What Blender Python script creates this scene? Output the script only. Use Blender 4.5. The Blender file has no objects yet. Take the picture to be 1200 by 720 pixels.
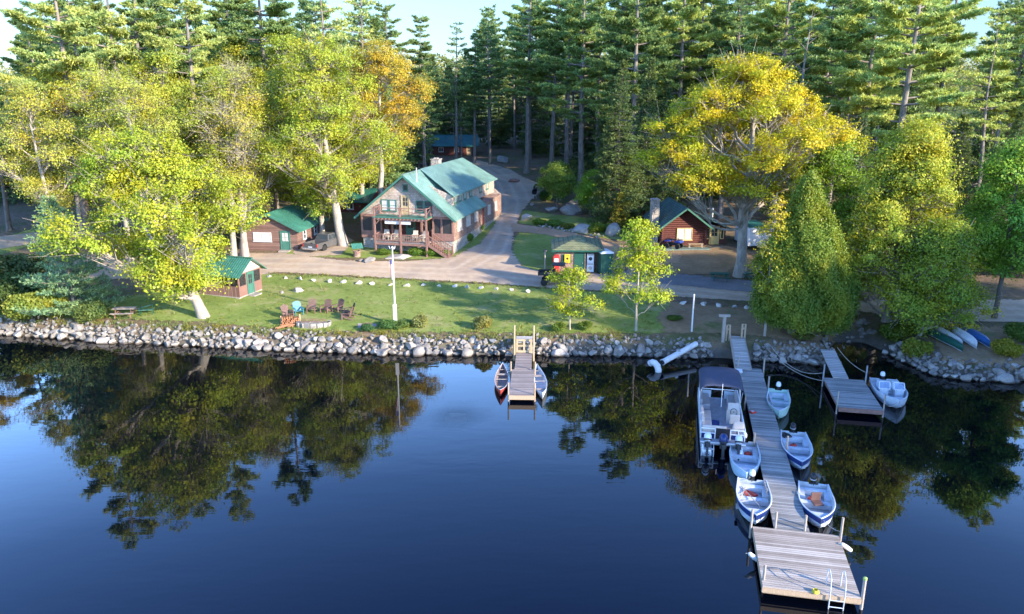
import bpy, math, random
import numpy as np
from mathutils import Vector, Matrix

PI = math.pi
rad = math.radians
scene = bpy.context.scene
COL = scene.collection
random.seed(7)

# ------------------------------------------------------------------ camera model
CAM_H = 19.5
FPX = 900.0                      # focal length in pixels of the 1200 px wide photograph
TH = math.atan(252 / 900)        # downward pitch
CT, ST = math.cos(TH), math.sin(TH)


# ------------------------------------------------------------------ objects and tags
def link(o, parent=None):
    COL.objects.link(o)
    if parent is not None:
        o.parent = parent
    return o


def tag(o, label=None, cat=None, group=None, kind=None):
    if label: o['label'] = label
    if cat: o['category'] = cat
    if group: o['group'] = group
    if kind: o['kind'] = kind
    return o


def thing(name, label, cat, loc=(0, 0, 0), rz=0.0, group=None):
    o = bpy.data.objects.new(name, None)
    o.empty_display_size = 0.3
    o.location = loc
    o.rotation_euler = (0, 0, rz)
    link(o)
    return tag(o, label, cat, group)


def copy_tree(o, parent=None):
    c = o.copy()
    COL.objects.link(c)
    c.parent = parent
    for ch in list(o.children):
        copy_tree(ch, c)
    return c


class MB:
    """collects shapes and links them as one mesh object"""
    def __init__(s):
        s.v, s.f, s.m = [], [], []

    def add(s, vs, fs, m=0):
        o = len(s.v)
        s.v += [tuple(p) for p in vs]
        for f in fs:
            s.f.append(tuple(i + o for i in f)); s.m.append(m)
        return s

    def box(s, x0, x1, y0, y1, z0, z1, m=0):
        v = [(x0, y0, z0), (x1, y0, z0), (x1, y1, z0), (x0, y1, z0), (x0, y0, z1), (x1, y0, z1), (x1, y1, z1), (x0, y1, z1)]
        return s.add(v, [(0, 3, 2, 1), (4, 5, 6, 7), (0, 1, 5, 4), (1, 2, 6, 5), (2, 3, 7, 6), (3, 0, 4, 7)], m)

    def beam(s, p, q, w, h, m=0, up=(0, 0, 1)):
        p, q = Vector(p), Vector(q)
        d = (q - p).normalized()
        u = Vector(up)
        if abs(d.dot(u)) > 0.98: u = Vector((0, 1, 0))
        a = d.cross(u).normalized(); b = a.cross(d).normalized()
        a *= w / 2; b *= h / 2
        v = [p - a - b, p + a - b, p + a + b, p - a + b, q - a - b, q + a - b, q + a + b, q - a + b]
        return s.add(v, [(3, 2, 1, 0), (4, 5, 6, 7), (0, 1, 5, 4), (1, 2, 6, 5), (2, 3, 7, 6), (3, 0, 4, 7)], m)

    def tube(s, pts, r, n=8, m=0, caps=True):
        pts = [Vector(p) for p in pts]
        rr = r if isinstance(r, (list, tuple)) else [r] * len(pts)
        base = len(s.v); prev = None
        for i, p in enumerate(pts):
            d = (pts[min(i + 1, len(pts) - 1)] - pts[max(i - 1, 0)]).normalized()
            if prev is None:
                u = Vector((0, 0, 1)) if abs(d.z) < 0.9 else Vector((1, 0, 0))
                a = d.cross(u).normalized()
            else:
                a = (prev - d * prev.dot(d)).normalized()
            prev = a
            b = d.cross(a)
            for k in range(n):
                t = 2 * PI * k / n
                s.v.append(tuple(p + (a * math.cos(t) + b * math.sin(t)) * rr[i]))
        for i in range(len(pts) - 1):
            for k in range(n):
                A = base + i * n; B = A + n
                s.f.append((A + k, A + (k + 1) % n, B + (k + 1) % n, B + k)); s.m.append(m)
        if caps:
            s.f.append(tuple(base + k for k in reversed(range(n)))); s.m.append(m)
            e = base + (len(pts) - 1) * n
            s.f.append(tuple(e + k for k in range(n))); s.m.append(m)
        return s

    def prism(s, poly, a, b, axis='y', m=0):
        """extrude a 2-D polygon between a and b along an axis"""
        n = len(poly)
        def P(u, w, t):
            return {'y': (u, t, w), 'x': (t, u, w), 'z': (u, w, t)}[axis]
        v = [P(u, w, a) for u, w in poly] + [P(u, w, b) for u, w in poly]
        f = [tuple(range(n)), tuple(reversed(range(n, 2 * n)))]
        f += [(i, i + n, (i + 1) % n + n, (i + 1) % n) for i in range(n)]
        return s.add(v, f, m)

    def lathe(s, prof, n=12, c=(0, 0, 0), m=0, sx=1.0, sy=1.0):
        b = len(s.v)
        for r, z in prof:
            for k in range(n):
                t = 2 * PI * k / n
                s.v.append((c[0] + r * math.cos(t) * sx, c[1] + r * math.sin(t) * sy, c[2] + z))
        for i in range(len(prof) - 1):
            for k in range(n):
                A = b + i * n; B = A + n
                s.f.append((A + k, A + (k + 1) % n, B + (k + 1) % n, B + k)); s.m.append(m)
        s.f.append(tuple(b + k for k in reversed(range(n)))); s.m.append(m)
        e = b + (len(prof) - 1) * n
        s.f.append(tuple(e + k for k in range(n))); s.m.append(m)
        return s

    def xf(s, M, start=0):
        for i in range(start, len(s.v)):
            s.v[i] = tuple(M @ Vector(s.v[i]))
        return s

    def build(s, name, mats, parent=None, smooth=False, loc=None, rz=None, bevel=0.0):
        me = bpy.data.meshes.new(name)
        me.from_pydata(s.v, [], s.f)
        for m in (mats if isinstance(mats, (list, tuple)) else [mats]):
            me.materials.append(m)
        me.polygons.foreach_set('material_index', s.m)
        if smooth: me.polygons.foreach_set('use_smooth', [True] * len(s.f))
        import bmesh
        bm = bmesh.new(); bm.from_mesh(me)
        bmesh.ops.recalc_face_normals(bm, faces=bm.faces)
        if bevel:
            bmesh.ops.bevel(bm, geom=bm.edges[:], offset=bevel, segments=2, affect='EDGES', profile=0.5, clamp_overlap=True)
        bm.to_mesh(me); bm.free()
        o = bpy.data.objects.new(name, me)
        link(o, parent)
        if loc is not None: o.location = loc
        if rz is not None: o.rotation_euler = (0, 0, rz)
        return o


def np_mesh(name, verts, faces, mats, rnd=None, smooth=False, attrs=None):
    """mesh from numpy arrays; faces is (N,4) or (N,3)"""
    me = bpy.data.meshes.new(name)
    nv, (nf, k) = len(verts), faces.shape
    me.vertices.add(nv); me.vertices.foreach_set('co', np.asarray(verts, np.float32).ravel())
    me.loops.add(nf * k); me.loops.foreach_set('vertex_index', faces.astype(np.int32).ravel())
    me.polygons.add(nf)
    me.polygons.foreach_set('loop_start', np.arange(0, nf * k, k, dtype=np.int32))
    me.polygons.foreach_set('loop_total', np.full(nf, k, np.int32))
    if smooth: me.polygons.foreach_set('use_smooth', np.ones(nf, bool))
    if rnd is not None:
        a = me.attributes.new('rnd', 'FLOAT', 'FACE'); a.data.foreach_set('value', np.asarray(rnd, np.float32))
    for nm, val in (attrs or {}).items():
        a = me.attributes.new(nm, 'FLOAT', 'POINT'); a.data.foreach_set('value', np.asarray(val, np.float32))
    for m in mats: me.materials.append(m)
    me.update(calc_edges=True)
    return me


# ------------------------------------------------------------------ materials
def new_mat(name):
    m = bpy.data.materials.new(name); m.use_nodes = True
    nt = m.node_tree
    for n in list(nt.nodes): nt.nodes.remove(n)
    return m, nt


def N(nt, t, **k):
    n = nt.nodes.new(t)
    for a, b in k.items():
        if a.startswith('_'): setattr(n, a[1:], b)
        else: n.inputs[a.replace('__', ' ')].default_value = b
    return n


def rgba(c): return (c[0], c[1], c[2], 1.0)


def noise(nt, vec, scale, detail=4, rough=0.6):
    n = N(nt, 'ShaderNodeTexNoise', Scale=scale, Detail=detail, Roughness=rough)
    if vec is not None: nt.links.new(vec, n.inputs['Vector'])
    return n.outputs['Fac']


def ramp(nt, fac, stops):
    r = nt.nodes.new('ShaderNodeValToRGB')
    while len(r.color_ramp.elements) < len(stops): r.color_ramp.elements.new(0.5)
    for e, (p, c) in zip(r.color_ramp.elements, stops):
        e.position = p; e.color = rgba(c) if not isinstance(c, float) else (c, c, c, 1)
    nt.links.new(fac, r.inputs[0])
    return r.outputs[0]


def mixc(nt, a, b, fac, mode='MIX'):
    m = nt.nodes.new('ShaderNodeMix'); m.data_type = 'RGBA'; m.blend_type = mode
    for sock, val in ((m.inputs[0], fac), (m.inputs[6], a), (m.inputs[7], b)):
        if hasattr(val, 'is_linked') or hasattr(val, 'links'): nt.links.new(val, sock)
        elif isinstance(val, (int, float)): sock.default_value = val
        else: sock.default_value = rgba(val)
    return m.outputs[2]


def math_(nt, op, a, b=None):
    m = nt.nodes.new('ShaderNodeMath'); m.operation = op
    for i, v in enumerate((a, b)):
        if v is None: continue
        if isinstance(v, (int, float)): m.inputs[i].default_value = v
        else: nt.links.new(v, m.inputs[i])
    return m.outputs[0]


def finish(nt, color, rough=0.7, height=None, bump=0.3, dist=0.03, metal=0.0, spec=0.4, alpha=None):
    b = nt.nodes.new('ShaderNodeBsdfPrincipled')
    b.inputs['Specular IOR Level'].default_value = spec
    b.inputs['Metallic'].default_value = metal
    if hasattr(rough, 'links'): nt.links.new(rough, b.inputs['Roughness'])
    else: b.inputs['Roughness'].default_value = rough
    if hasattr(color, 'links'): nt.links.new(color, b.inputs['Base Color'])
    else: b.inputs['Base Color'].default_value = rgba(color)
    if height is not None:
        bp = N(nt, 'ShaderNodeBump', Strength=bump, Distance=dist)
        nt.links.new(height, bp.inputs['Height']); nt.links.new(bp.outputs[0], b.inputs['Normal'])
    out = nt.nodes.new('ShaderNodeOutputMaterial')
    sh = b.outputs[0]
    if alpha is not None:
        t = nt.nodes.new('ShaderNodeBsdfTransparent'); mx = nt.nodes.new('ShaderNodeMixShader')
        nt.links.new(alpha, mx.inputs[0]); nt.links.new(t.outputs[0], mx.inputs[1]); nt.links.new(sh, mx.inputs[2])
        sh = mx.outputs[0]
    nt.links.new(sh, out.inputs[0])


def coords(nt, kind='Object', scale=(1, 1, 1)):
    tc = nt.nodes.new('ShaderNodeTexCoord')
    mp = nt.nodes.new('ShaderNodeMapping'); mp.inputs['Scale'].default_value = scale
    nt.links.new(tc.outputs[kind], mp.inputs['Vector'])
    return mp.outputs[0]


def worldpos(nt):
    return nt.nodes.new('ShaderNodeNewGeometry').outputs['Position']


def plain(name, c, rough=0.6, var=0.25, scale=3.0, stretch=(1, 1, 1), bump=0.15, metal=0.0, spec=0.4):
    """a colour with soft wear and grain"""
    m, nt = new_mat(name)
    v = coords(nt, 'Object', stretch)
    n1 = noise(nt, v, scale, 5); n2 = noise(nt, v, scale * 7, 3)
    f = math_(nt, 'ADD', math_(nt, 'MULTIPLY', n1, 0.7), math_(nt, 'MULTIPLY', n2, 0.3))
    lo = tuple(x * (1 - var) for x in c); hi = tuple(min(1, x * (1 + var)) for x in c)
    col = ramp(nt, f, [(0.3, lo), (0.7, hi)])
    finish(nt, col, rough, f, bump, 0.02, metal, spec)
    return m


def planks(name, c1, c2, pitch=0.14, axis=1, rough=0.8, seed_off=0.0):
    """weathered boards: one tone per board, grain along the board"""
    m, nt = new_mat(name)
    v = coords(nt)
    sep = nt.nodes.new('ShaderNodeSeparateXYZ'); nt.links.new(v, sep.inputs[0])
    t = math_(nt, 'DIVIDE', sep.outputs[axis], pitch)
    fl = math_(nt, 'FLOOR', t); fr = math_(nt, 'FRACT', t)
    wn = nt.nodes.new('ShaderNodeTexWhiteNoise'); wn.noise_dimensions = '1D'
    nt.links.new(math_(nt, 'ADD', fl, seed_off), wn.inputs['W'])
    st = [(1, 12, 12), (12, 1, 12), (12, 12, 1)][1 - axis if axis < 2 else 0]
    grain = noise(nt, coords(nt, 'Object', (2, 14, 14) if axis == 1 else (14, 14, 2)), 2.5, 6, 0.7)
    blot = noise(nt, v, 0.7, 3)
    f = math_(nt, 'ADD', math_(nt, 'MULTIPLY', wn.outputs[0], 0.45), math_(nt, 'ADD', math_(nt, 'MULTIPLY', grain, 0.45), math_(nt, 'MULTIPLY', math_(nt, 'SUBTRACT', blot, 0.5), 0.5)))
    col = ramp(nt, f, [(0.15, c1), (0.75, c2)])
    gap = math_(nt, 'LESS_THAN', math_(nt, 'ABSOLUTE', math_(nt, 'SUBTRACT', fr, 0.5)), 0.44)
    col = mixc(nt, tuple(x * 0.3 for x in c1), col, gap)
    finish(nt, col, rough, math_(nt, 'ADD', gap, math_(nt, 'MULTIPLY', grain, 0.4)), 0.5, 0.015)
    return m


def shingle(name, c1, c2, w=0.16, h=0.18, rough=0.9):
    m, nt = new_mat(name)
    tc = nt.nodes.new('ShaderNodeTexCoord')
    sep = nt.nodes.new('ShaderNodeSeparateXYZ'); nt.links.new(tc.outputs['Object'], sep.inputs[0])
    cmb = nt.nodes.new('ShaderNodeCombineXYZ')
    nt.links.new(math_(nt, 'ADD', sep.outputs[0], sep.outputs[1]), cmb.inputs[0]); nt.links.new(sep.outputs[2], cmb.inputs[1])
    br = N(nt, 'ShaderNodeTexBrick', Scale=1.0, Color1=rgba(c1), Color2=rgba(c2), Mortar=rgba(tuple(x * 0.45 for x in c1)))
    br.inputs['Mortar Size'].default_value = 0.012; br.inputs['Brick Width'].default_value = w; br.inputs['Row Height'].default_value = h
    nt.links.new(cmb.outputs[0], br.inputs['Vector'])
    n = noise(nt, tc.outputs['Object'], 1.3, 6)
    col = mixc(nt, br.outputs[0], ramp(nt, n, [(0.3, (0.55, 0.52, 0.5)), (0.7, (1.25, 1.2, 1.15))]), 0.8, 'MULTIPLY')
    finish(nt, col, rough, br.outputs['Fac'], 0.5, -0.02)
    return m


def stone(name, c, mort, size=2.2):
    m, nt = new_mat(name)
    v = coords(nt)
    vo = N(nt, 'ShaderNodeTexVoronoi', Scale=size); nt.links.new(v, vo.inputs['Vector'])
    ve = N(nt, 'ShaderNodeTexVoronoi', Scale=size, _feature='DISTANCE_TO_EDGE'); nt.links.new(v, ve.inputs['Vector'])
    col = mixc(nt, tuple(x * 0.6 for x in c), tuple(min(1, x * 1.3) for x in c), noise(nt, vo.outputs['Position'], 3.1, 1))
    col = mixc(nt, col, (0.5, 0.5, 0.5), noise(nt, v, 12, 4), 'OVERLAY')
    e = math_(nt, 'GREATER_THAN', ve.outputs['Distance'], 0.045)
    col = mixc(nt, mort, col, e)
    finish(nt, col, 0.9, ramp(nt, ve.outputs['Distance'], [(0.0, 0.0), (0.15, 1.0)]), 0.6, 0.05)
    return m


def metal_roof(name, c):
    m, nt = new_mat(name)
    v = coords(nt)
    n = noise(nt, v, 0.5, 5); n2 = noise(nt, coords(nt, 'Object', (6, 6, .6)), 1.2, 4)
    f = math_(nt, 'ADD', math_(nt, 'MULTIPLY', n, 0.6), math_(nt, 'MULTIPLY', n2, 0.4))
    col = ramp(nt, f, [(0.3, tuple(x * 0.62 for x in c)), (0.5, c), (0.7, tuple(x * 1.38 + .02 for x in c))])
    finish(nt, col, 0.38, n2, 0.05, 0.02, 0.0, 0.5)
    return m


def foliage(name, transl=0.35, vary=0.27, shift=(1.25, 1.0, 0.6)):
    """leaf colour = object colour x per-leaf and per-clump variation"""
    m, nt = new_mat(name)
    oi = nt.nodes.new('ShaderNodeObjectInfo')
    at = nt.nodes.new('ShaderNodeAttribute'); at.attribute_name = 'rnd'
    cl = noise(nt, coords(nt), 0.35, 3)
    v = ramp(nt, at.outputs['Fac'], [(0.0, (1 - vary,) * 3), (1.0, (1 + vary * 0.8,) * 3)])
    col = mixc(nt, oi.outputs['Color'], v, 1.0, 'MULTIPLY')
    tint = ramp(nt, cl, [(0.35, (0.85, 1.0, 1.05)), (0.65, shift)])
    col = mixc(nt, col, tint, 1.0, 'MULTIPLY')
    d = nt.nodes.new('ShaderNodeBsdfDiffuse'); t = nt.nodes.new('ShaderNodeBsdfTranslucent')
    nt.links.new(col, d.inputs[0]); nt.links.new(col, t.inputs[0])
    mx = nt.nodes.new('ShaderNodeMixShader'); mx.inputs[0].default_value = transl
    nt.links.new(d.outputs[0], mx.inputs[1]); nt.links.new(t.outputs[0], mx.inputs[2])
    g = N(nt, 'ShaderNodeBsdfGlossy', Roughness=0.45); g.inputs[0].default_value = (1, 1, 1, 1)
    m2 = nt.nodes.new('ShaderNodeMixShader'); m2.inputs[0].default_value = 0.012
    nt.links.new(mx.outputs[0], m2.inputs[1]); nt.links.new(g.outputs[0], m2.inputs[2])
    out = nt.nodes.new('ShaderNodeOutputMaterial'); nt.links.new(m2.outputs[0], out.inputs[0])
    return m


def bark(name, c1, c2):
    m, nt = new_mat(name)
    v = coords(nt, 'Object', (1, 1, 0.25))
    n = noise(nt, v, 5.0, 6, 0.7)
    n2 = noise(nt, coords(nt), 0.8, 3)
    f = math_(nt, 'ADD', math_(nt, 'MULTIPLY', n, 0.65), math_(nt, 'MULTIPLY', n2, 0.35))
    finish(nt, ramp(nt, f, [(0.32, c1), (0.65, c2)]), 0.92, n, 0.7, 0.05)
    return m


def rockmat(name, c1, c2, c3):
    m, nt = new_mat(name)
    oi = nt.nodes.new('ShaderNodeObjectInfo')
    v = coords(nt)
    n = noise(nt, v, 1.6, 7, 0.65); sp = noise(nt, v, 22, 2)
    f = math_(nt, 'ADD', math_(nt, 'MULTIPLY', n, 0.6), math_(nt, 'ADD', math_(nt, 'MULTIPLY', sp, 0.25), math_(nt, 'MULTIPLY', math_(nt, 'SUBTRACT', oi.outputs['Random'], 0.5), 0.22)))
    col = ramp(nt, f, [(0.22, c1), (0.45, c2), (0.66, c3)])
    # dark wet band where the stone meets the lake
    sep = nt.nodes.new('ShaderNodeSeparateXYZ'); nt.links.new(worldpos(nt), sep.inputs[0])
    h = math_(nt, 'ADD', sep.outputs[2], math_(nt, 'MULTIPLY', n, 0.12))
    wet = ramp(nt, h, [(0.14, (0.32, 0.29, 0.25)), (0.22, (1, 1, 1))])
    col = mixc(nt, col, wet, 1.0, 'MULTIPLY')
    finish(nt, col, 0.88, n, 0.5, 0.06)
    return m


M = {}
M['leaf'] = foliage('leaf_material', 0.38)
M['needle'] = foliage('needle_material', 0.38, 0.35, (1.2, 1.08, 0.75))
M['bark_grey'] = bark('grey_bark', (0.08, 0.066, 0.055), (0.26, 0.222, 0.185))
M['bark_pale'] = bark('pale_bark', (0.19, 0.16, 0.125), (0.44, 0.385, 0.31))
M['bark_dark'] = bark('dark_bark', (0.06, 0.05, 0.04), (0.20, 0.17, 0.14))
M['rock'] = rockmat('granite', (0.11, 0.10, 0.086), (0.275, 0.247, 0.212), (0.49, 0.445, 0.38))
M['rock_dark'] = rockmat('mossy_rock', (0.12, 0.12, 0.10), (0.26, 0.25, 0.22), (0.42, 0.40, 0.36))
M['roof'] = metal_roof('green_metal_roof', (0.045, 0.165, 0.12))
M['roof_teal'] = metal_roof('teal_metal_roof', (0.15, 0.255, 0.21))
M['roof_dark'] = metal_roof('dark_green_roof', (0.025, 0.13, 0.10))
M['roof_shingle'] = shingle('green_roof_shingles', (0.05, 0.11, 0.10), (0.08, 0.15, 0.135), 0.3, 0.16)
M['roof_moss'] = shingle('mossy_shingles', (0.14, 0.17, 0.09), (0.21, 0.23, 0.12), 0.3, 0.16)
M['green_trim'] = plain('green_trim_paint', (0.05, 0.15, 0.11), 0.5, 0.2)
M['dark_green'] = plain('dark_green_paint', (0.012, 0.075, 0.05), 0.5, 0.25)
M['redwall'] = shingle('red_brown_shingles', (0.25, 0.165, 0.13), (0.36, 0.25, 0.20))
M['greyshingle'] = shingle('weathered_shingles', (0.38, 0.315, 0.26), (0.54, 0.455, 0.38))
M['redwood'] = plain('red_brown_stain', (0.23, 0.125, 0.095), 0.75, 0.35, 4)
M['logwall'] = plain('dark_red_logs', (0.105, 0.030, 0.022), 0.7, 0.4, 3, (1, 1, 4))
M['boards'] = planks('red_brown_boards', (0.15, 0.075, 0.058), (0.28, 0.155, 0.12), 0.2, 0)
M['cabinwall'] = planks('brown_log_siding', (0.125, 0.068, 0.052), (0.225, 0.135, 0.105), 0.2, 2)
M['stone'] = stone('fieldstone', (0.38, 0.34, 0.29), (0.22, 0.20, 0.17))
M['tan'] = plain('tan_paint', (0.42, 0.31, 0.17), 0.6)
M['white'] = plain('white_paint', (0.60, 0.59, 0.57), 0.5, 0.12)
M['whitemetal'] = plain('white_metal', (0.74, 0.75, 0.76), 0.3, 0.08)
M['cream'] = plain('cream_paint', (0.60, 0.44, 0.17), 0.5, 0.12)
M['beam_paint'] = plain('pale_wood_panel', (0.50, 0.44, 0.36), 0.7, 0.2)
M['screen'] = plain('insect_screen', (0.030, 0.030, 0.030), 0.5, 0.3, 2)
M['glass'] = plain('window_glass', (0.035, 0.045, 0.05), 0.08, 0.2, 1, spec=0.8, bump=0.0)
M['curtain'] = plain('curtained_glass', (0.50, 0.48, 0.43), 0.25, 0.15, 2, spec=0.6, bump=0.0)
M['black'] = plain('black_plastic', (0.02, 0.02, 0.022), 0.45, 0.3)
M['rubber'] = plain('black_rubber', (0.018, 0.018, 0.018), 0.85, 0.3)
M['steel'] = plain('galvanised_steel', (0.45, 0.46, 0.47), 0.4, 0.15, metal=0.6)
M['alu'] = plain('aluminium', (0.62, 0.64, 0.66), 0.35, 0.1, metal=0.4)
M['pine_post'] = plain('new_timber', (0.38, 0.275, 0.175), 0.75, 0.25, 5, (6, 6, 1))
M['old_post'] = plain('weathered_timber', (0.33, 0.28, 0.23), 0.85, 0.3, 5, (6, 6, 1))
M['yellow_post'] = plain('yellow_timber', (0.38, 0.30, 0.18), 0.75, 0.2, 5, (6, 6, 1))
M['deck'] = planks('grey_dock_planks', (0.125, 0.125, 0.115), (0.38, 0.37, 0.34), 0.145, 1)
M['deck_warm'] = planks('brown_platform_planks', (0.19, 0.15, 0.115), (0.48, 0.43, 0.365), 0.145, 1, seed_off=31.0)
M['deck_dark'] = planks('dark_dock_planks', (0.16, 0.13, 0.115), (0.36, 0.31, 0.28), 0.145, 1, seed_off=11.0)
M['plank_grey'] = planks('gangway_planks', (0.26, 0.245, 0.22), (0.55, 0.51, 0.46), 0.3, 1, seed_off=5.0)
M['rope'] = plain('rope_fibre', (0.35, 0.31, 0.25), 0.9, 0.2)
# ------------------------------------------------------------------ terrain
SHORE = [(-400, 150), (-200, 105), (-110, 78), (-75, 67), (-55, 63), (-42.6, 61), (-38, 60.2), (-33.2, 59.1), (-25.1, 58), (-20.1, 57.2), (-15.3, 56.6), (-10.5, 56.2), (-6.6, 56),
         (-2.6, 55.8), (1.3, 55.8), (5.9, 55.8), (9.1, 55.6), (13, 55.2), (16.2, 55), (19.2, 54.4), (22.8, 53.7), (24.4, 53.9), (25.2, 55.6), (25.3, 57.4), (26.4, 58.6), (28.2, 58.6), (28.9, 56.6),
         (29.3, 54.2), (29.8, 51.9), (30.8, 50.8), (32.8, 50.2), (36, 50.2), (40, 48.6), (43.5, 45), (46, 39), (47.5, 30), (48, 18), (50, 0), (56, -30), (90, -80), (400, -150)]
LAND = np.array(SHORE + [(900, -150), (900, 1500), (-900, 1500), (-900, 150)], float)


def sdf(poly, x, y):
    """signed distance, positive inside"""
    x = np.asarray(x, float); y = np.asarray(y, float)
    d2 = np.full(x.shape, 1e18); ins = np.zeros(x.shape, bool)
    n = len(poly)
    for i in range(n):
        ax, ay = poly[i]; bx, by = poly[(i + 1) % n]
        ex, ey = bx - ax, by - ay
        L = ex * ex + ey * ey + 1e-12
        t = np.clip(((x - ax) * ex + (y - ay) * ey) / L, 0, 1)
        d2 = np.minimum(d2, (x - ax - t * ex) ** 2 + (y - ay - t * ey) ** 2)
        c = (ay > y) != (by > y)
        with np.errstate(divide='ignore', invalid='ignore'):
            ins ^= c & (x < ex * (y - ay) / (ey if abs(ey) > 1e-12 else 1e-12) + ax)
    return np.where(ins, 1, -1) * np.sqrt(d2)


def gh(x, y):
    x = np.asarray(x, float); y = np.asarray(y, float)
    D = sdf(LAND, x, y)
    inlet = np.exp(-(((x - 27) / 2.6) ** 2 + ((y - 59.5) / 3.0) ** 2))       # low muddy bank behind the cove
    bank = np.interp(D, [-40, -12, -4, -1, 0, 0.35, 1.25, 1.7, 4, 14, 34, 100, 160, 260, 900], [-7, -5, -2.2, -0.75, -0.25, 0.1, 1.0, 1.12, 1.3, 1.75, 3.0, 6.6, 8.5, 9.5, 9.5])
    soft = np.interp(D, [-4, 0, 1, 5, 9], [-2.0, -0.2, 0.12, 0.8, 1.5])
    h = bank * (1 - inlet) + soft * inlet
    w = np.clip((D - 3) / 8, 0, 1)
    h = h + w * 0.10 * (np.sin(x * 0.31 + 1.3 * np.sin(y * 0.17)) + np.sin(y * 0.27 + x * 0.11))
    far = np.clip((D - 110) / 60, 0, 1)
    h = h + far * 1.2 * (np.sin(x * 0.021 + 2) + np.sin(y * 0.017))
    return h


def g1(x, y): return float(gh(np.array([x]), np.array([y]))[0])


def P(px, py, z=None, dz=0.0):
    """world point on the ground (or at height z) seen at a pixel of the 1200x720 photograph"""
    u = (px - 600) / FPX; v = (py - 360) / FPX
    dy, dzz = CT - v * ST, -ST - v * CT
    if z is not None:
        t = (z - CAM_H) / dzz
    else:
        ts = np.linspace(30, 260, 3000)
        hh = gh(u * ts, dy * ts)
        below = np.nonzero(CAM_H + dzz * ts <= hh + dz)[0]
        t = ts[below[0]] if len(below) else 200.0
    return Vector((u * t, dy * t, CAM_H + dzz * t))


def pix(x, y, z):
    Z = y * CT + (CAM_H - z) * ST
    return 600 + FPX * x / Z, 360 + FPX * ((CAM_H - z) * CT - y * ST) / Z, FPX / Z


def axis(lo, hi, step, far_lo, far_hi):
    a = list(np.arange(lo, hi + 1e-6, step))
    s, p = step, hi
    while p < far_hi: s *= 1.25; p += s; a.append(p)
    s, p = step, lo
    while p > far_lo: s *= 1.25; p -= s; a.insert(0, p)
    return np.array(a)


def grid_mesh(name, xs, ys, mats):
    X, Y = np.meshgrid(xs, ys)
    Z = gh(X, Y)
    nx, ny = len(xs), len(ys)
    idx = np.arange(nx * ny).reshape(ny, nx)
    f = np.stack([idx[:-1, :-1], idx[:-1, 1:], idx[1:, 1:], idx[1:, :-1]], -1).reshape(-1, 4)
    return np_mesh(name, np.stack([X, Y, Z], -1).reshape(-1, 3), f, mats, smooth=True)


def ground_material():
    m, nt = new_mat('forest_floor')
    p = worldpos(nt)
    n1 = noise(nt, p, 0.22, 6, 0.65); n2 = noise(nt, p, 2.2, 5); n3 = noise(nt, p, 11, 4, 0.7)
    f = math_(nt, 'ADD', math_(nt, 'MULTIPLY', n2, 0.5), math_(nt, 'MULTIPLY', n3, 0.5))
    brown = ramp(nt, f, [(0.3, (0.085, 0.056, 0.034)), (0.5, (0.16, 0.112, 0.066)), (0.7, (0.25, 0.185, 0.12))])
    green = ramp(nt, f, [(0.3, (0.045, 0.06, 0.015)), (0.7, (0.11, 0.13, 0.035))])
    col = mixc(nt, brown, green, ramp(nt, n1, [(0.47, 0.0), (0.62, 0.75)]))
    sep = nt.nodes.new('ShaderNodeSeparateXYZ'); nt.links.new(p, sep.inputs[0])
    mud = ramp(nt, math_(nt, 'ADD', sep.outputs[2], math_(nt, 'MULTIPLY', n2, 0.3)), [(0.2, (0.10, 0.085, 0.065)), (0.85, (1, 1, 1))])
    mudc = ramp(nt, f, [(0.3, (0.07, 0.06, 0.045)), (0.7, (0.15, 0.13, 0.10))])
    col = mixc(nt, mudc, col, ramp(nt, math_(nt, 'ADD', sep.outputs[2], math_(nt, 'MULTIPLY', n2, 0.3)), [(0.55, 0.0), (0.9, 1.0)]))
    finish(nt, col, 0.95, f, 0.6, 0.08, spec=0.2)
    return m


def sheet_material(name, stops, s1=0.5, s2=3.0, s3=14.0, bump=0.5, patch=None, ragged=1.0, rough=0.95, tracks=None):
    m, nt = new_mat(name)
    p = worldpos(nt)
    n1 = noise(nt, p, s1, 4); n2 = noise(nt, p, s2, 5); n3 = noise(nt, p, s3, 4, 0.75)
    f = math_(nt, 'ADD', math_(nt, 'MULTIPLY', n1, 0.35), math_(nt, 'ADD', math_(nt, 'MULTIPLY', n2, 0.3), math_(nt, 'MULTIPLY', n3, 0.35)))
    col = ramp(nt, f, stops)
    if patch:
        c, lo, hi, sc = patch
        pn = noise(nt, p, sc, 5, 0.7)
        col = mixc(nt, col, c, ramp(nt, pn, [(lo, 0.0), (hi, 1.0)]))
    if tracks:
        tk_ = nt.nodes.new('ShaderNodeAttribute'); tk_.attribute_name = 'track'
        col = mixc(nt, col, tracks, math_(nt, 'MULTIPLY', tk_.outputs['Fac'], ramp(nt, n2, [(0.3, 0.35), (0.65, 0.85)])))
    at = nt.nodes.new('ShaderNodeAttribute'); at.attribute_name = 'edge'
    en = noise(nt, p, 1.6, 6, 0.7)
    e = math_(nt, 'ADD', at.outputs['Fac'], math_(nt, 'MULTIPLY', math_(nt, 'SUBTRACT', en, 0.5), 2.2 * ragged))
    e = math_(nt, 'ADD', e, math_(nt, 'MULTIPLY', math_(nt, 'SUBTRACT', n3, 0.5), 0.8 * ragged))
    alpha = ramp(nt, e, [(0.0, 0.0), (0.12, 1.0)])
    finish(nt, col, rough, f, bump, 0.05, spec=0.2, alpha=alpha)
    return m


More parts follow.
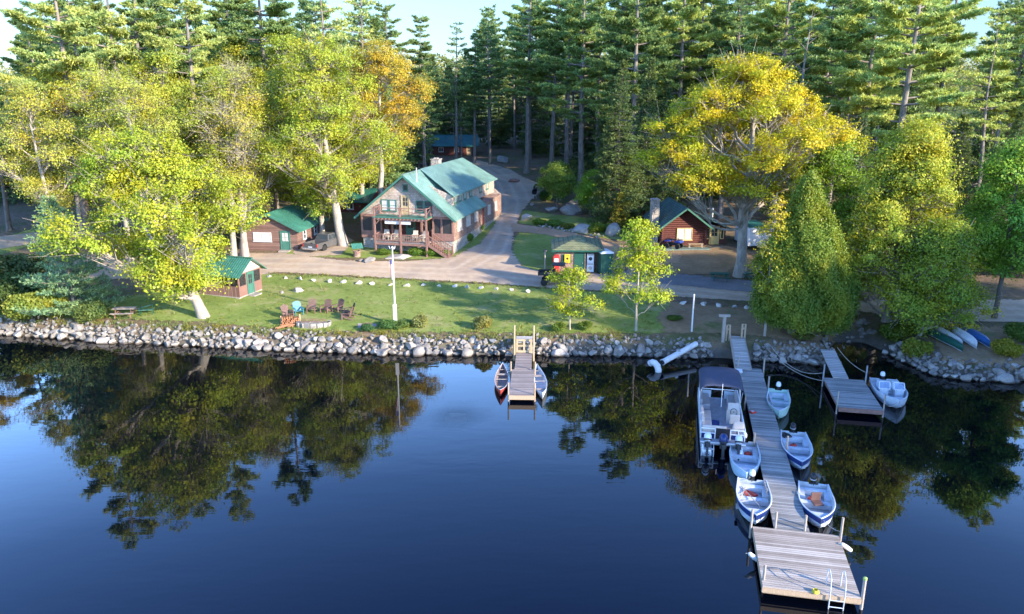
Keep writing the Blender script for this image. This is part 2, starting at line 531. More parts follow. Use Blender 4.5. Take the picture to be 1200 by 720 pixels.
def sheet(name, polypx, mat, dz, step=0.5, world=False, lines=None):
    poly = np.array([(p[0], p[1]) if world else tuple(P(*p)[:2]) for p in polypx], float)
    x0, y0 = poly.min(0) - 1.2; x1, y1 = poly.max(0) + 1.2
    xs = np.arange(x0, x1, step); ys = np.arange(y0, y1, step)
    X, Y = np.meshgrid(xs, ys)
    S = sdf(poly, X, Y)
    Z = gh(X, Y) + dz
    idx = np.arange(X.size).reshape(X.shape)
    keep = (np.maximum.reduce([S[:-1, :-1], S[:-1, 1:], S[1:, 1:], S[1:, :-1]]) > -1.1)
    f = np.stack([idx[:-1, :-1], idx[:-1, 1:], idx[1:, 1:], idx[1:, :-1]], -1)[keep]
    used, inv = np.unique(f, return_inverse=True)
    V = np.stack([X, Y, Z], -1).reshape(-1, 3)[used]
    at = {'edge': S.ravel()[used]}
    if lines:
        best = np.full(len(V), 99.0)
        for ln in lines:
            q = [P(*p) for p in ln]
            for a, b in zip(q[:-1], q[1:]):
                ex, ey = b.x - a.x, b.y - a.y
                t = np.clip(((V[:, 0] - a.x) * ex + (V[:, 1] - a.y) * ey) / (ex * ex + ey * ey), 0, 1)
                best = np.minimum(best, np.hypot(V[:, 0] - a.x - t * ex, V[:, 1] - a.y - t * ey))
        at['track'] = np.exp(-((best - 0.85) / 0.28) ** 2) + 0.8 * np.exp(-((best - 2.6) / 0.3) ** 2)
    me = np_mesh(name, V, inv.reshape(-1, 4), [mat], smooth=True, attrs=at)
    o = bpy.data.objects.new(name, me); link(o)
    tag(o, kind='structure')
    return o


ter = bpy.data.objects.new('terrain', grid_mesh('terrain', axis(-62, 62, 0.8, -800, 800), axis(44, 118, 0.8, -140, 1400), [ground_material()]))
link(ter); tag(ter, kind='structure')


def water_material():
    m, nt = new_mat('lake_water')
    p = worldpos(nt)
    mp = nt.nodes.new('ShaderNodeMapping'); mp.inputs['Scale'].default_value = (0.55, 1.5, 1)
    nt.links.new(p, mp.inputs['Vector'])
    w1 = noise(nt, mp.outputs[0], 0.55, 3, 0.5); w2 = noise(nt, mp.outputs[0], 2.6, 2, 0.5)
    calm = ramp(nt, noise(nt, p, 0.045, 3), [(0.4, 0.35), (0.62, 1.0)])
    h = math_(nt, 'MULTIPLY', math_(nt, 'ADD', w1, math_(nt, 'MULTIPLY', w2, 0.22)), calm)
    bp = N(nt, 'ShaderNodeBump', Strength=0.055, Distance=0.10)
    nt.links.new(h, bp.inputs['Height'])
    b = nt.nodes.new('ShaderNodeBsdfPrincipled')
    b.inputs['Base Color'].default_value = (0.0004, 0.0012, 0.004, 1)
    b.inputs['Roughness'].default_value = 0.02
    b.inputs['IOR'].default_value = 1.45
    b.inputs['Specular IOR Level'].default_value = 0.5
    nt.links.new(bp.outputs[0], b.inputs['Normal'])
    t = nt.nodes.new('ShaderNodeBsdfTransparent'); t.inputs[0].default_value = (0.75, 0.70, 0.55, 1)
    # the lake bed shows faintly only in the shallows close to the bank
    mx = nt.nodes.new('ShaderNodeMixShader')
    at = nt.nodes.new('ShaderNodeAttribute'); at.attribute_name = 'shallow'
    nt.links.new(at.outputs['Fac'], mx.inputs[0])
    nt.links.new(b.outputs[0], mx.inputs[1])
    gl = N(nt, 'ShaderNodeBsdfGlossy', Roughness=0.02); nt.links.new(bp.outputs[0], gl.inputs['Normal'])
    fr = N(nt, 'ShaderNodeFresnel', IOR=1.333); nt.links.new(bp.outputs[0], fr.inputs['Normal'])
    m2 = nt.nodes.new('ShaderNodeMixShader'); nt.links.new(fr.outputs[0], m2.inputs[0])
    nt.links.new(t.outputs[0], m2.inputs[1]); nt.links.new(gl.outputs[0], m2.inputs[2])
    nt.links.new(m2.outputs[0], mx.inputs[2])
    out = nt.nodes.new('ShaderNodeOutputMaterial'); nt.links.new(mx.outputs[0], out.inputs[0])
    return m


xs = axis(-50, 50, 1.0, -900, 900); ys = axis(20, 62, 1.0, -500, 170)
X, Y = np.meshgrid(xs, ys)
Dw = -sdf(LAND, X, Y)
idx = np.arange(X.size).reshape(X.shape)
f = np.stack([idx[:-1, :-1], idx[:-1, 1:], idx[1:, 1:], idx[1:, :-1]], -1).reshape(-1, 4)
lake = bpy.data.objects.new('lake', np_mesh('lake', np.stack([X, Y, 0 * X], -1).reshape(-1, 3), f, [water_material()], smooth=True,
                                          attrs={'shallow': np.maximum(np.interp(Dw.ravel(), [-3, 0.0, 2.5], [0.75, 0.6, 0.0]), np.interp(np.hypot(X.ravel() - P(536, 487, 0.0).x, Y.ravel() - P(536, 487, 0.0).y), [0.9, 2.0], [0.85, 0.0]))}))
link(lake); tag(lake, kind='structure')

lawn_m = sheet_material('green_lawn', [(0.34, (0.075, 0.12, 0.02)), (0.5, (0.175, 0.225, 0.045)), (0.64, (0.27, 0.31, 0.085))], 0.3, 2.8, 13, 0.9, ((0.33, 0.29, 0.13), 0.52, 0.70, 0.45))
dry_m = sheet_material('dry_lawn', [(0.32, (0.15, 0.095, 0.05)), (0.5, (0.245, 0.165, 0.09)), (0.68, (0.36, 0.265, 0.155))], 0.3, 2.5, 15, 0.6, ((0.10, 0.13, 0.035), 0.57, 0.70, 0.22))
road_m = sheet_material('dirt_road', [(0.32, (0.29, 0.205, 0.13)), (0.5, (0.43, 0.32, 0.21)), (0.68, (0.55, 0.43, 0.30))], 0.25, 1.6, 20, 0.35, ((0.31, 0.245, 0.185), 0.48, 0.64, 0.14), 0.6, tracks=(0.50, 0.40, 0.29))
gravel_m = sheet_material('grey_gravel', [(0.32, (0.10, 0.10, 0.10)), (0.5, (0.175, 0.172, 0.17)), (0.68, (0.27, 0.265, 0.26))], 0.4, 4, 24, 0.6, None, 0.7)
path_m = sheet_material('orange_dirt', [(0.32, (0.26, 0.155, 0.085)), (0.5, (0.37, 0.24, 0.14)), (0.68, (0.48, 0.33, 0.21))], 0.3, 2.5, 14, 0.4, None, 0.8)

sheet('lawn', [(-120, 372), (60, 366), (150, 349), (230, 333), (310, 321), (420, 325.5), (560, 333), (700, 342), (790, 350), (770, 372), (780, 391), (690, 391), (600, 391), (480, 390), (370, 389), (230, 378), (60, 372), (-120, 384)], lawn_m, 0.025)
sheet('dry_lawn', [(735, 350), (830, 358), (960, 366), (1010, 372), (985, 386), (960, 402), (900, 396), (850, 392), (760, 390), (715, 372)], dry_m, 0.02)
sheet('front_yard', [(330, 300), (400, 303), (520, 304), (560, 296), (590, 268), (582, 250), (570, 262), (540, 285), (470, 285), (400, 283), (345, 290)], lawn_m, 0.02)
sheet('side_lawn', [(612, 268), (640, 272), (700, 287), (735, 303), (720, 318), (650, 321), (618, 318), (598, 300), (602, 280)], lawn_m, 0.02)
sheet('upper_lawn', [(612, 246), (650, 252), (700, 257), (760, 266), (770, 284), (735, 284), (690, 276), (640, 268), (606, 262)], lawn_m, 0.024)
sheet('cabin_yard', [(700, 296), (760, 284), (860, 290), (880, 300), (850, 322), (770, 322), (715, 315)], dry_m, 0.028)
sheet('canoe_lawn', [(1090, 395), (1110, 384), (1240, 382), (1240, 430), (1160, 432), (1105, 428)], dry_m, 0.02)
sheet('left_lawn', [(-40, 290), (60, 262), (60, 280), (-40, 310)], lawn_m, 0.02)
sheet('driveway', [(-160, 310), (100, 302), (250, 296), (330, 297), (400, 306), (470, 307), (530, 302), (562, 286), (580, 262), (584, 240), (578, 222), (560, 206), (535, 196), (560, 188), (600, 200), (640, 220), (622, 236), (612, 248), (604, 270), (600, 295), (612, 312), (640, 321), (720, 322), (770, 332), (860, 340), (980, 354), (1100, 352), (1250, 352), (1250, 378), (1100, 378), (1010, 366), (900, 355), (800, 349), (690, 341), (560, 332), (420, 325), (330, 320), (240, 326), (100, 330), (-160, 350)], road_m, 0.05, 0.3, lines=[[(-100, 330), (100, 315), (250, 310), (420, 315.5), (560, 319), (690, 331), (850, 347), (1000, 360), (1200, 366)], [(540, 318), (580, 296), (594, 265), (600, 238), (590, 214), (565, 199)]])
sheet('parking_gravel', [(700, 324), (740, 316), (800, 322), (880, 330), (930, 340), (920, 346), (850, 341), (770, 333), (705, 328)], gravel_m, 0.07)
sheet('forest_road', [(-80, 296), (0, 278), (60, 270), (60, 283), (0, 292), (-80, 312)], road_m, 0.05)
sheet('dirt_path', [(598, 262), (640, 267), (690, 278), (740, 290), (800, 300), (795, 310), (740, 303), (690, 288), (640, 276), (600, 272)], path_m, 0.055)
sheet('parking_patch', [(340, 282), (395, 272), (415, 282), (400, 300), (345, 302)], road_m, 0.045)

# ------------------------------------------------------------------ rocks
def rock_mesh(name, seed, flat=0.75, mat=None, sub=2):
    import bmesh
    bm = bmesh.new()
    bmesh.ops.create_icosphere(bm, subdivisions=sub, radius=0.5)
    r = random.Random(seed)
    planes = []
    for _ in range(10):
        n = Vector((r.gauss(0, 1), r.gauss(0, 1), r.gauss(0, 0.8))).normalized()
        planes.append((n, r.uniform(0.2, 0.38)))
    ph = [r.uniform(0, 6) for _ in range(6)]
    for v in bm.verts:
        p = v.co.copy()
        for n, d in planes:
            e = p.dot(n) - d
            if e > 0: p -= n * e
        p *= 1 + 0.05 * math.sin(9 * p.x + ph[0]) + 0.05 * math.sin(8 * p.y + ph[1]) + 0.04 * math.sin(10 * p.z + ph[2])
        p.z *= flat
        v.co = p
    me = bpy.data.meshes.new(name); bm.to_mesh(me); bm.free()
    me.materials.append(mat or M['rock'])
    me.polygons.foreach_set('use_smooth', [False] * len(me.polygons))
    return me


ROCKS = [rock_mesh('boulder_shape', 100 + i, random.Random(i).uniform(0.62, 0.9), sub=3) for i in range(14)]
ROCKS_W = [rock_mesh('pale_stone_shape', 300 + i, .8, rockmat('pale_stone', (0.30, .28, .24), (.50, .46, .40), (.62, .58, .51)) if i == 0 else bpy.data.materials['pale_stone'], sub=3) for i in range(5)]
ROCKS_D = [rock_mesh('mossy_boulder_shape', 200 + i, random.Random(i).uniform(0.55, 0.8), M['rock_dark'], sub=3) for i in range(6)]
rr = random.Random(5)


def rock(name, label, cat, loc, size, group=None, me=None, rot=None, stretch=None):
    o = bpy.data.objects.new(name, me or rr.choice(ROCKS)); link(o)
    o.location = loc
    s = stretch or (rr.uniform(0.85, 1.3), rr.uniform(0.8, 1.15), rr.uniform(0.75, 1.1))
    o.scale = [size * k for k in s]
    o.rotation_euler = rot or (rr.uniform(-.5, .5), rr.uniform(-.5, .5), rr.uniform(0, 6.28))
    tag(o, label, cat, group)
    return o


def along(pts, step_fn):
    """positions along a polyline with the inland normal"""
    out = []; i = 0; t = 0.0
    pts = [Vector((p[0], p[1])) for p in pts]
    while i < len(pts) - 1:
        a, b = pts[i], pts[i + 1]; L = (b - a).length
        while t < L:
            d = (b - a) / L
            out.append((a + d * t, Vector((-d.y, d.x))))
            t += step_fn()
        t -= L; i += 1
    return out


WALLS = [([(-44.5, 61.3)] + SHORE[5:13] + [(-0.1, 55.8)], 'pale boulder in the sunlit stone wall left of the canoe dock', 'shoreline boulders left of the canoe dock', 1.0, 175),
         ([(1.35, 55.8)] + SHORE[15:18] + [(15.3, 55.05)], 'grey boulder in the stone wall between the canoe dock and long dock', 'shoreline boulders between the two docks', 0.86, 62),
         ([(18.4, 54.6)] + SHORE[19:22], 'grey boulder in the short stone wall right of the gangway', 'shoreline boulders right of the gangway', 0.85, 24),
         ([(28.9, 56.2)] + SHORE[27:32] + [(38.5, 49.3)], 'grey boulder in the stone wall below the overturned canoes', 'shoreline boulders below the overturned canoes', .92, 58)]
fill = MB()
ico = [ROCKS[k] for k in range(4)]
for pts, label, grp, base, cap in WALLS:
    cand = []
    for row, (off, zz, k) in enumerate([(0.08, 0.08, 0.95), (0.5, 0.42, 0.8), (1.0, 0.78, 0.72)]):
        for p, n in along(pts, lambda: rr.uniform(0.62, 1.05) * base * k):
            s = base * k * rr.choice([0.5, 0.65, 0.8, 0.9, 1.05, 1.4])
            q = p + n * (off + rr.uniform(-0.18, 0.2))
            cand.append((s, (q.x, q.y, zz + rr.uniform(-0.1, 0.12))))
    cand.sort(key=lambda c: -c[0])
    for j, (s, loc) in enumerate(cand):
        if j < cap:
            rock('shore_boulder', label, 'boulder', loc, s, grp)
        else:
            me = rr.choice(ico)
            R = Matrix.Translation(loc) @ Matrix.Rotation(rr.uniform(0, 6), 4, 'Z') @ Matrix.Scale(s, 4)
            fill.add([R @ v.co for v in me.vertices], [tuple(q.vertices) for q in me.polygons])
    for p, n in along(pts, lambda: rr.uniform(0.14, 0.3)):
        for _ in range(3):
            u = rr.uniform(0.0, 1.55); s = rr.uniform(0.18, 0.42)
            q = p + n * u
            me = rr.choice(ico)
            R = Matrix.Translation((q.x, q.y, min(1.05, 0.08 + 0.66 * u) + rr.uniform(0, 0.2))) @ Matrix.Rotation(rr.uniform(0, 6), 4, 'Z') @ Matrix.Rotation(rr.uniform(-1, 1), 4, 'X') @ Matrix.Scale(s, 4)
            fill.add([R @ v.co for v in me.vertices], [tuple(q_.vertices) for q_ in me.polygons])
# stones scattered over the muddy bank of the cove
for _ in range(60):
    x, y = rr.uniform(23.8, 29.5), rr.uniform(56.5, 64)
    if sdf(LAND, np.array([x]), np.array([y]))[0] < 0: continue
    me = rr.choice(ico); s = rr.uniform(0.25, 0.8)
    R = Matrix.Translation((x, y, g1(x, y) + 0.05 * s)) @ Matrix.Rotation(rr.uniform(0, 6), 4, 'Z') @ Matrix.Scale(s, 4)
    fill.add([R @ v.co for v in me.vertices], [tuple(q_.vertices) for q_ in me.polygons])
fo = fill.build('rubble', M['rock'])
tag(fo, 'small stones wedged between the boulders along the waterline', 'rubble', kind='stuff')

# road-edge stones
for px, py in [(316, 325), (335, 327), (352, 328), (368, 330), (387, 331), (402, 332), (420, 333), (437, 334), (457, 335), (476, 336), (496, 335), (515, 336), (533, 337), (548, 338), (563, 339), (582, 340), (600, 341), (619, 343), (800, 357), (824, 358), (843, 359), (860, 361), (876, 362)]:
    p = P(px, py)
    rock('edging_stone', 'small whitewashed stone in the row edging the dirt road' if px < 700 else 'small grey stone edging the road above the brown lawn', 'stone', (p.x, p.y, p.z + 0.08), rr.uniform(0.5, 0.75),
         'white stones edging the road' if px < 700 else 'stones edging the brown lawn', me=rr.choice(ROCKS_W))
BIG = [(436, 303, 2.6, 'large flat pale ledge of rock beside the lodge porch', 0.35, (465, 300)), ]
rock('ledge_rock', 'broad flat ledge of pale rock in front of the lodge porch', 'rock', P(465, 301, dz=.1), 3.6, stretch=(1, .62, .28), rot=(0, 0, .1))
for px, py, s, lab in [(434, 308, 1.7, 'pale low boulder left of the ledge in front of the lodge'), (423, 307, 0.8, 'small pale boulder beside the wishing well'), (616, 258, 2.1, 'big rounded boulder at the driveway edge left of the flower bed'),
                      (683, 272, 2.4, 'pale squarish boulder at the end of the flower bed'), (720, 275, 2.6, 'grey rounded boulder behind the top of the slim sapling'), (672, 250, 3.4, 'large pointed grey boulder below the round green bush'),
                      (671, 240, 3.0, 'long flat grey boulder at the foot of the tall pine'), (646, 248, 1.8, 'brown rounded boulder left of the pointed boulder'), (708, 253, 2.0, 'dark mossy boulder beside the young yellow conifer'),
                      (737, 256, 2.6, 'pale boulder in shade right of the young yellow conifer'), (590, 190, 3.0, 'dark grey boulder between trunks at the top of the driveway'), (741, 317, 1.0, 'flat pale stone at the corner of the gravel'),
                      (761, 320, 1.0, 'pale triangular stone between gravel and cabin yard'), (785, 322, 1.3, 'rounded pale stone left of the green picnic tables'), (28, 307, 1.7, 'pale boulder among the bushes at the left edge'),
                      (623, 241, 1.0, 'small pale boulder under the black barbecue'), (350, 342, 1.2, 'flat stone sunk in the lawn above the chairs'), (330, 344, .5, 'small stone in the lawn right of the screen house'), (187, 337, 1.1, 'reddish stone under the big maple')]:
    p = P(px, py)
    d = rock('boulder', lab, 'boulder', (p.x, p.y, p.z + (0.16 if 'flat' not in lab else 0.02) * s), s, me=rr.choice(ROCKS_D if 'dark' in lab or 'brown' in lab else ROCKS), rot=(0, 0, rr.uniform(0, 6)))
for i in range(34):
    t = i / 33
    px = 627 + 78 * t + rr.uniform(-3, 3); py = 263 + 15 * t + rr.uniform(-2, 2)
    if 676 < px < 692: continue
    p = P(px, py)
    rock('bed_stone', 'small stone edging the flower bed above the dirt path', 'stone', (p.x, p.y, p.z + .1), rr.uniform(.35, .75), 'stones edging the flower bed')
p = P(536, 487, -0.25)
rock('sunken_rock', 'pale rock just under the water beyond the canoe dock', 'rock', (p.x, p.y, -0.50), 2.8, stretch=(1, .6, .36), rot=(0, 0, .2), me=rock_mesh('silted_rock_shape', 77, .8, plain('silted_rock', (.55, .52, .46), .9), sub=3))


# ------------------------------------------------------------------ tufts of longer grass along the banks, stones and road edges
def tufts():
    rng = np.random.default_rng(21)
    n = 60000
    x = rng.uniform(-48, 22, n); y = rng.uniform(56, 78, n)
    D = sdf(LAND, x, y)
    lawn = np.array([tuple(P(*p)[:2]) for p in [(-20, 372), (60, 366), (150, 349), (230, 333), (310, 321), (420, 325.5), (560, 333), (700, 342), (770, 346), (760, 372), (760, 394), (600, 396), (370, 394), (60, 380)]])
    S = sdf(lawn, x, y)
    edge = np.exp(-np.abs(S) / 0.35) * 0.5 * (S > -.3) + np.exp(-np.maximum(D - 1.2, 0) / 0.7) * (D > 1.0) * 0.9
    clump = 0.5 + 0.5 * np.sin(x * 1.7 + 2 * np.sin(y * 1.3)) * np.sin(y * 2.1 + x * .6)
    keep = (rng.random(n) < edge * clump + 0.02 * (S > 0)) & (D > 1.0) & ((S > -.35))
    x, y = x[keep], y[keep]
    z = gh(x, y) + .02
    k = 6
    c = np.repeat(np.stack([x, y, z], 1), k, 0) + rng.normal(size=(len(x) * k, 3)) * np.array([.08, .08, 0])
    d = rng.normal(size=(len(c), 3)) * .35 + np.array([0, 0, 1]); d /= np.linalg.norm(d, axis=1, keepdims=True)
    L = rng.uniform(.10, .30, (len(c), 1)); w = np.cross(d, rng.normal(size=(len(c), 3))); w /= np.linalg.norm(w, axis=1, keepdims=True)
    V = np.stack([c, c + d * L * .5 + w * .022, c + d * L, c + d * L * .5 - w * .022], 1).reshape(-1, 3)
    me = np_mesh('grass_tufts', V, np.arange(len(V)).reshape(-1, 4), [M['leaf']], rng.random(len(c)))
    o = bpy.data.objects.new('long_grass', me); link(o); o.color = (0.20, 0.23, 0.06, 1)
    tag(o, 'longer grass growing along the stone wall and the lawn edges', 'grass', kind='stuff')
tufts()
# ------------------------------------------------------------------ trees
def unit(v): return v / (np.linalg.norm(v, axis=-1, keepdims=True) + 1e-9)


def blades(c, d, length, width, rng, twist=1.0):
    """rhombic leaves / needle tufts at c growing along d"""
    n = len(c)
    r = unit(rng.normal(size=(n, 3)))
    b = unit(np.cross(d, r))
    L = np.asarray(length).reshape(-1, 1) * np.ones((n, 1)); W = np.asarray(width).reshape(-1, 1) * np.ones((n, 1))
    v = np.stack([c, c + d * L * 0.5 + b * W * 0.5, c + d * L, c + d * L * 0.5 - b * W * 0.5], 1)
    return v.reshape(-1, 3)


def leaves(c, hint, size, rng, spread=0.8):
    n = len(c)
    nn = unit(hint + rng.normal(size=(n, 3)) * spread)
    t = unit(np.cross(nn, rng.normal(size=(n, 3)))); b = np.cross(nn, t)
    s = np.asarray(size).reshape(-1, 1)
    v = np.stack([c - t * s * 0.55, c + b * s * 0.36, c + t * s * 0.55, c - b * s * 0.36], 1)
    return v.reshape(-1, 3)


def quads(n): return np.arange(4 * n).reshape(n, 4)


class Branches:
    def __init__(s): s.v, s.f, s.n = [], [], 0

    def tube(s, pts, rads, n=5):
        pts = np.asarray(pts, float); k = len(pts)
        d = unit(np.gradient(pts, axis=0))
        ref = np.array([0, 0, 1.0]) if abs(d[0][2]) < 0.9 else np.array([1.0, 0, 0])
        a = unit(np.cross(d, ref)); b = np.cross(d, a)
        t = np.arange(n) * 2 * PI / n
        r = np.asarray(rads, float).reshape(-1, 1, 1)
        ring = pts[:, None] + r * (a[:, None] * np.cos(t)[None, :, None] + b[:, None] * np.sin(t)[None, :, None])
        idx = s.n + np.arange(k * n).reshape(k, n)
        j = np.roll(np.arange(n), -1)
        s.f.append(np.stack([idx[:-1], idx[:-1][:, j], idx[1:][:, j], idx[1:]], -1).reshape(-1, 4))
        s.v.append(ring.reshape(-1, 3)); s.n += k * n

    def mesh(s, name, mat):
        return np_mesh(name, np.concatenate(s.v), np.concatenate(s.f), [mat], smooth=True)


def bez(a, b, c, k):
    t = np.linspace(0, 1, k)[:, None]
    return (1 - t) ** 2 * a + 2 * t * (1 - t) * b + t * t * c


def deciduous(seed, H, R, base, lean=(0, 0), lobes=12, clusters=26, per=60, leaf=0.24, r0=0.4, barkm='bark_pale', squash=1.0, up=0.25, csig=0.5, bare=0, prof=0.75, trunk_top=0.7, lobe_k=0.36, cone=False):
    rng = np.random.default_rng(seed)
    br = Branches()
    lean = np.array([lean[0], lean[1], 0.0])
    ht = base + (H - base) * trunk_top
    k = 9
    t = np.linspace(0, 1, k)
    wob = np.cumsum(rng.normal(size=(k, 3)) * 0.05 * R / 4, axis=0); wob[:, 2] = 0; wob -= wob[0]
    tr = np.stack([lean[0] * t ** 1.2, lean[1] * t ** 1.2, -0.3 + (ht + 0.3) * t], 1) + wob
    br.tube(tr, r0 * np.array([1.35, 1.0] + list(np.linspace(0.9, 0.22, k - 2))), 10)
    trunk_at = lambda z: np.array([np.interp(z, tr[:, 2], tr[:, i]) for i in range(3)])
    C, D, S = [], [], []
    ctr = lean * 0.95
    for i in range(lobes):
        u = (i + 0.5 + rng.uniform(-.3, .3)) / lobes
        a = i * 2.399 + rng.uniform(-.5, .5)
        rad_ = R * max(0.12, math.sin(PI * min(1, max(0.0, u)) ** prof)) * rng.uniform(0.45, 0.85)
        if cone: rad_ = R * (0.12 + 0.88 * (1 - u) ** 0.85) * rng.uniform(0.55, 0.8)
        lc = ctr * (0.4 + 0.6 * u) + np.array([rad_ * math.cos(a), rad_ * math.sin(a), base + (H - base) * (0.10 + 0.80 * u)])
        lr = R * lobe_k * rng.uniform(0.75, 1.25) * ((1.15 - 0.6 * u) if cone else 1)
        zs = max(base * 0.7, min(ht * 0.95, lc[2] - np.hypot(lc[0], lc[1]) * rng.uniform(0.6, 1.1)))
        p0 = trunk_at(zs)
        mid = (p0 + lc) / 2 + np.array([0, 0, -0.12 * np.linalg.norm(lc - p0)]) + rng.normal(size=3) * 0.12 * np.linalg.norm(lc - p0)
        path = bez(p0, mid, lc, 7)
        path[1:-1] += rng.normal(size=(5, 3)) * 0.05 * R / 3
        rb = r0 * rng.uniform(0.26, 0.42)
        br.tube(path, np.linspace(rb, rb * 0.28, 7), 6)
        for j in range(clusters):
            dv = unit(rng.normal(size=3) * np.array([1, 1, 0.75]) + np.array([0, 0, up]))
            f = rng.uniform(0.3, 1.05) ** 0.6
            cc = lc + dv * lr * f * np.array([1, 1, 0.8 * squash])
            s0 = path[rng.integers(3, 7)]
            m2 = (s0 + cc) / 2 + rng.normal(size=3) * 0.12 * lr + np.array([0, 0, -0.08 * lr])
            tw = bez(s0, m2, cc, 4)
            br.tube(tw, np.linspace(rb * 0.28, 0.012, 4), 3)
            for _ in range(2):
                e = cc + rng.normal(size=3) * lr * 0.28
                br.tube(np.stack([tw[2], (tw[2] + e) / 2 + rng.normal(size=3) * 0.06, e]), [rb * 0.12, 0.014, 0.008], 3)
            if rng.random() < bare: continue
            n = int(per * 2.3 * rng.uniform(0.4, 1.5))
            q = rng.normal(size=(n, 3)) * csig * 0.82 * rng.uniform(0.6, 1.35) * np.array([1, 1, 0.6])
            C.append(cc + q); D.append(np.repeat((dv + np.array([0, 0, 0.6]))[None], n, 0) + unit(q) * 0.5); S.append(leaf * 0.66 * rng.uniform(0.55, 1.4, n))
    C = np.concatenate(C); D = np.concatenate(D); S = np.concatenate(S)
    V = leaves(C, unit(D), S, rng, 0.42)
    lm = np_mesh('leaves', V, quads(len(C)), [M['leaf']], rng.random(len(C)))
    return br.mesh('trunk', M[barkm]), lm


def conifer(seed, H, spread, bare=0.4, whorl=0.9, per=4, r0=0.35, droop=0.0, rise=0.25, blade=0.42, width=0.10, prof='pine', barkm='bark_grey', dens=1.0, lean=(0, 0), dead=0, inner=0.3, tuft=7):
    rng = np.random.default_rng(seed)
    br = Branches()
    k = 10; t = np.linspace(0, 1, k)
    wob = np.cumsum(rng.normal(size=(k, 3)) * 0.10, axis=0); wob[:, 2] = 0; wob -= wob[0]
    tr = np.stack([lean[0] * t, lean[1] * t, -0.4 + (H + 0.2) * t], 1) + wob
    br.tube(tr, r0 * (np.concatenate([[1.3], 1 - 0.93 * t[1:] ** 1.1])), 9)
    at = lambda z: np.array([np.interp(z, tr[:, 2], tr[:, i]) for i in range(3)])
    C, D, L = [], [], []
    z = bare * H
    gaps = rng.random(40)
    i = 0
    while z < H - 0.3:
        u = (z - bare * H) / (H - bare * H)
        if prof == 'pine':
            env = spread * (0.55 + 0.45 * min(1, u / 0.25)) * max(0.10, (1 - u)) ** 0.62
        else:
            env = spread * max(0.05, (1 - u)) ** 0.85
        m = max(2, int(round(per * rng.uniform(0.7, 1.3))))
        a0 = rng.uniform(0, 6.28)
        for j in range(m):
            a = a0 + j * 2 * PI / m + rng.uniform(-.35, .35)
            Lb = env * rng.uniform(0.55, 1.15) if prof == 'pine' else env * rng.uniform(0.82, 1.1)
            if prof == 'pine' and rng.random() < 0.25: Lb *= rng.uniform(0.3, 0.6)
            if prof == 'pine' and rng.random() < 0.10: continue
            if prof != 'pine': Lb *= 0.75 + 0.4 * gaps[int(z * 1.3) % 40]
            zz = z + rng.uniform(-.25, .25) * whorl
            p0 = at(zz)
            hd = np.array([math.cos(a), math.sin(a), 0.0])
            r_ = rise * (0.35 + 1.1 * u)
            e = p0 + hd * Lb + np.array([0, 0, Lb * (r_ - droop * (1 - u * 0.6))])
            mid = p0 + hd * Lb * 0.55 + np.array([0, 0, Lb * (0.30 * r_ - droop * 0.35)])
            path = bez(p0, mid, e, 6)
            rb = max(0.018, 0.022 * Lb + 0.012)
            br.tube(path, np.linspace(rb, rb * 0.25, 6), 4)
            # side twigs with tufts
            nt_ = max(3, int(Lb * 3.4 * dens))
            for s in range(nt_):
                f = inner + (1 - inner) * (s + rng.uniform(0, 1)) / nt_
                pb = np.array([np.interp(f, np.linspace(0, 1, 6), path[:, q]) for q in range(3)])
                side = 1 if s % 2 else -1
                ang = a + side * rng.uniform(0.5, 1.2)
                tl = Lb * 0.34 * (1.15 - 0.6 * f) * rng.uniform(0.7, 1.2) + 0.15
                td = np.array([math.cos(ang), math.sin(ang), rng.uniform(-0.05, 0.3) - droop * 0.5])
                nk = max(2, int(tl / 0.30 * dens))
                g = (np.arange(nk) + rng.uniform(0.3, 0.9, nk)) / nk
                pts = pb + td * tl * g[:, None] + rng.normal(size=(nk, 3)) * 0.05
                C.append(np.repeat(pts, tuft, 0))
                dd = unit(td + np.array([0, 0, 0.35 - droop]))
                D.append(unit(np.repeat(dd[None], nk * tuft, 0) * 0.9 + rng.normal(size=(nk * tuft, 3)) * 0.55))
                L.append(blade * rng.uniform(0.6, 1.25, nk * tuft))
        z += whorl * rng.uniform(0.75, 1.3) * (1.0 if u < 0.7 else 0.75); i += 1
    for _ in range(dead):
        zz = rng.uniform(0.15, max(0.2, bare)) * H; a = rng.uniform(0, 6.28); Lb = spread * rng.uniform(0.25, 0.7)
        p0 = at(zz); hd = np.array([math.cos(a), math.sin(a), rng.uniform(-.15, .25)])
        p = np.stack([p0, p0 + hd * Lb * .5 + rng.normal(size=3) * .12, p0 + hd * Lb + rng.normal(size=3) * .2])
        br.tube(p, [0.05, 0.03, 0.01], 4)
        for q in range(3):
            s0 = p[1] + (p[2] - p[1]) * rng.uniform(0, .8)
            br.tube(np.stack([s0, s0 + unit(rng.normal(size=3)) * Lb * .12, s0 + unit(hd + rng.normal(size=3) * .6) * Lb * .3]), [0.02, 0.014, 0.006], 3)
    C = np.concatenate(C); D = np.concatenate(D); L = np.concatenate(L)
    V = blades(C, D, L, L * (width / blade), rng)
    lm = np_mesh('needles', V, quads(len(C)), [M['needle']], rng.random(len(C)))
    return br.mesh('trunk', M[barkm]), lm


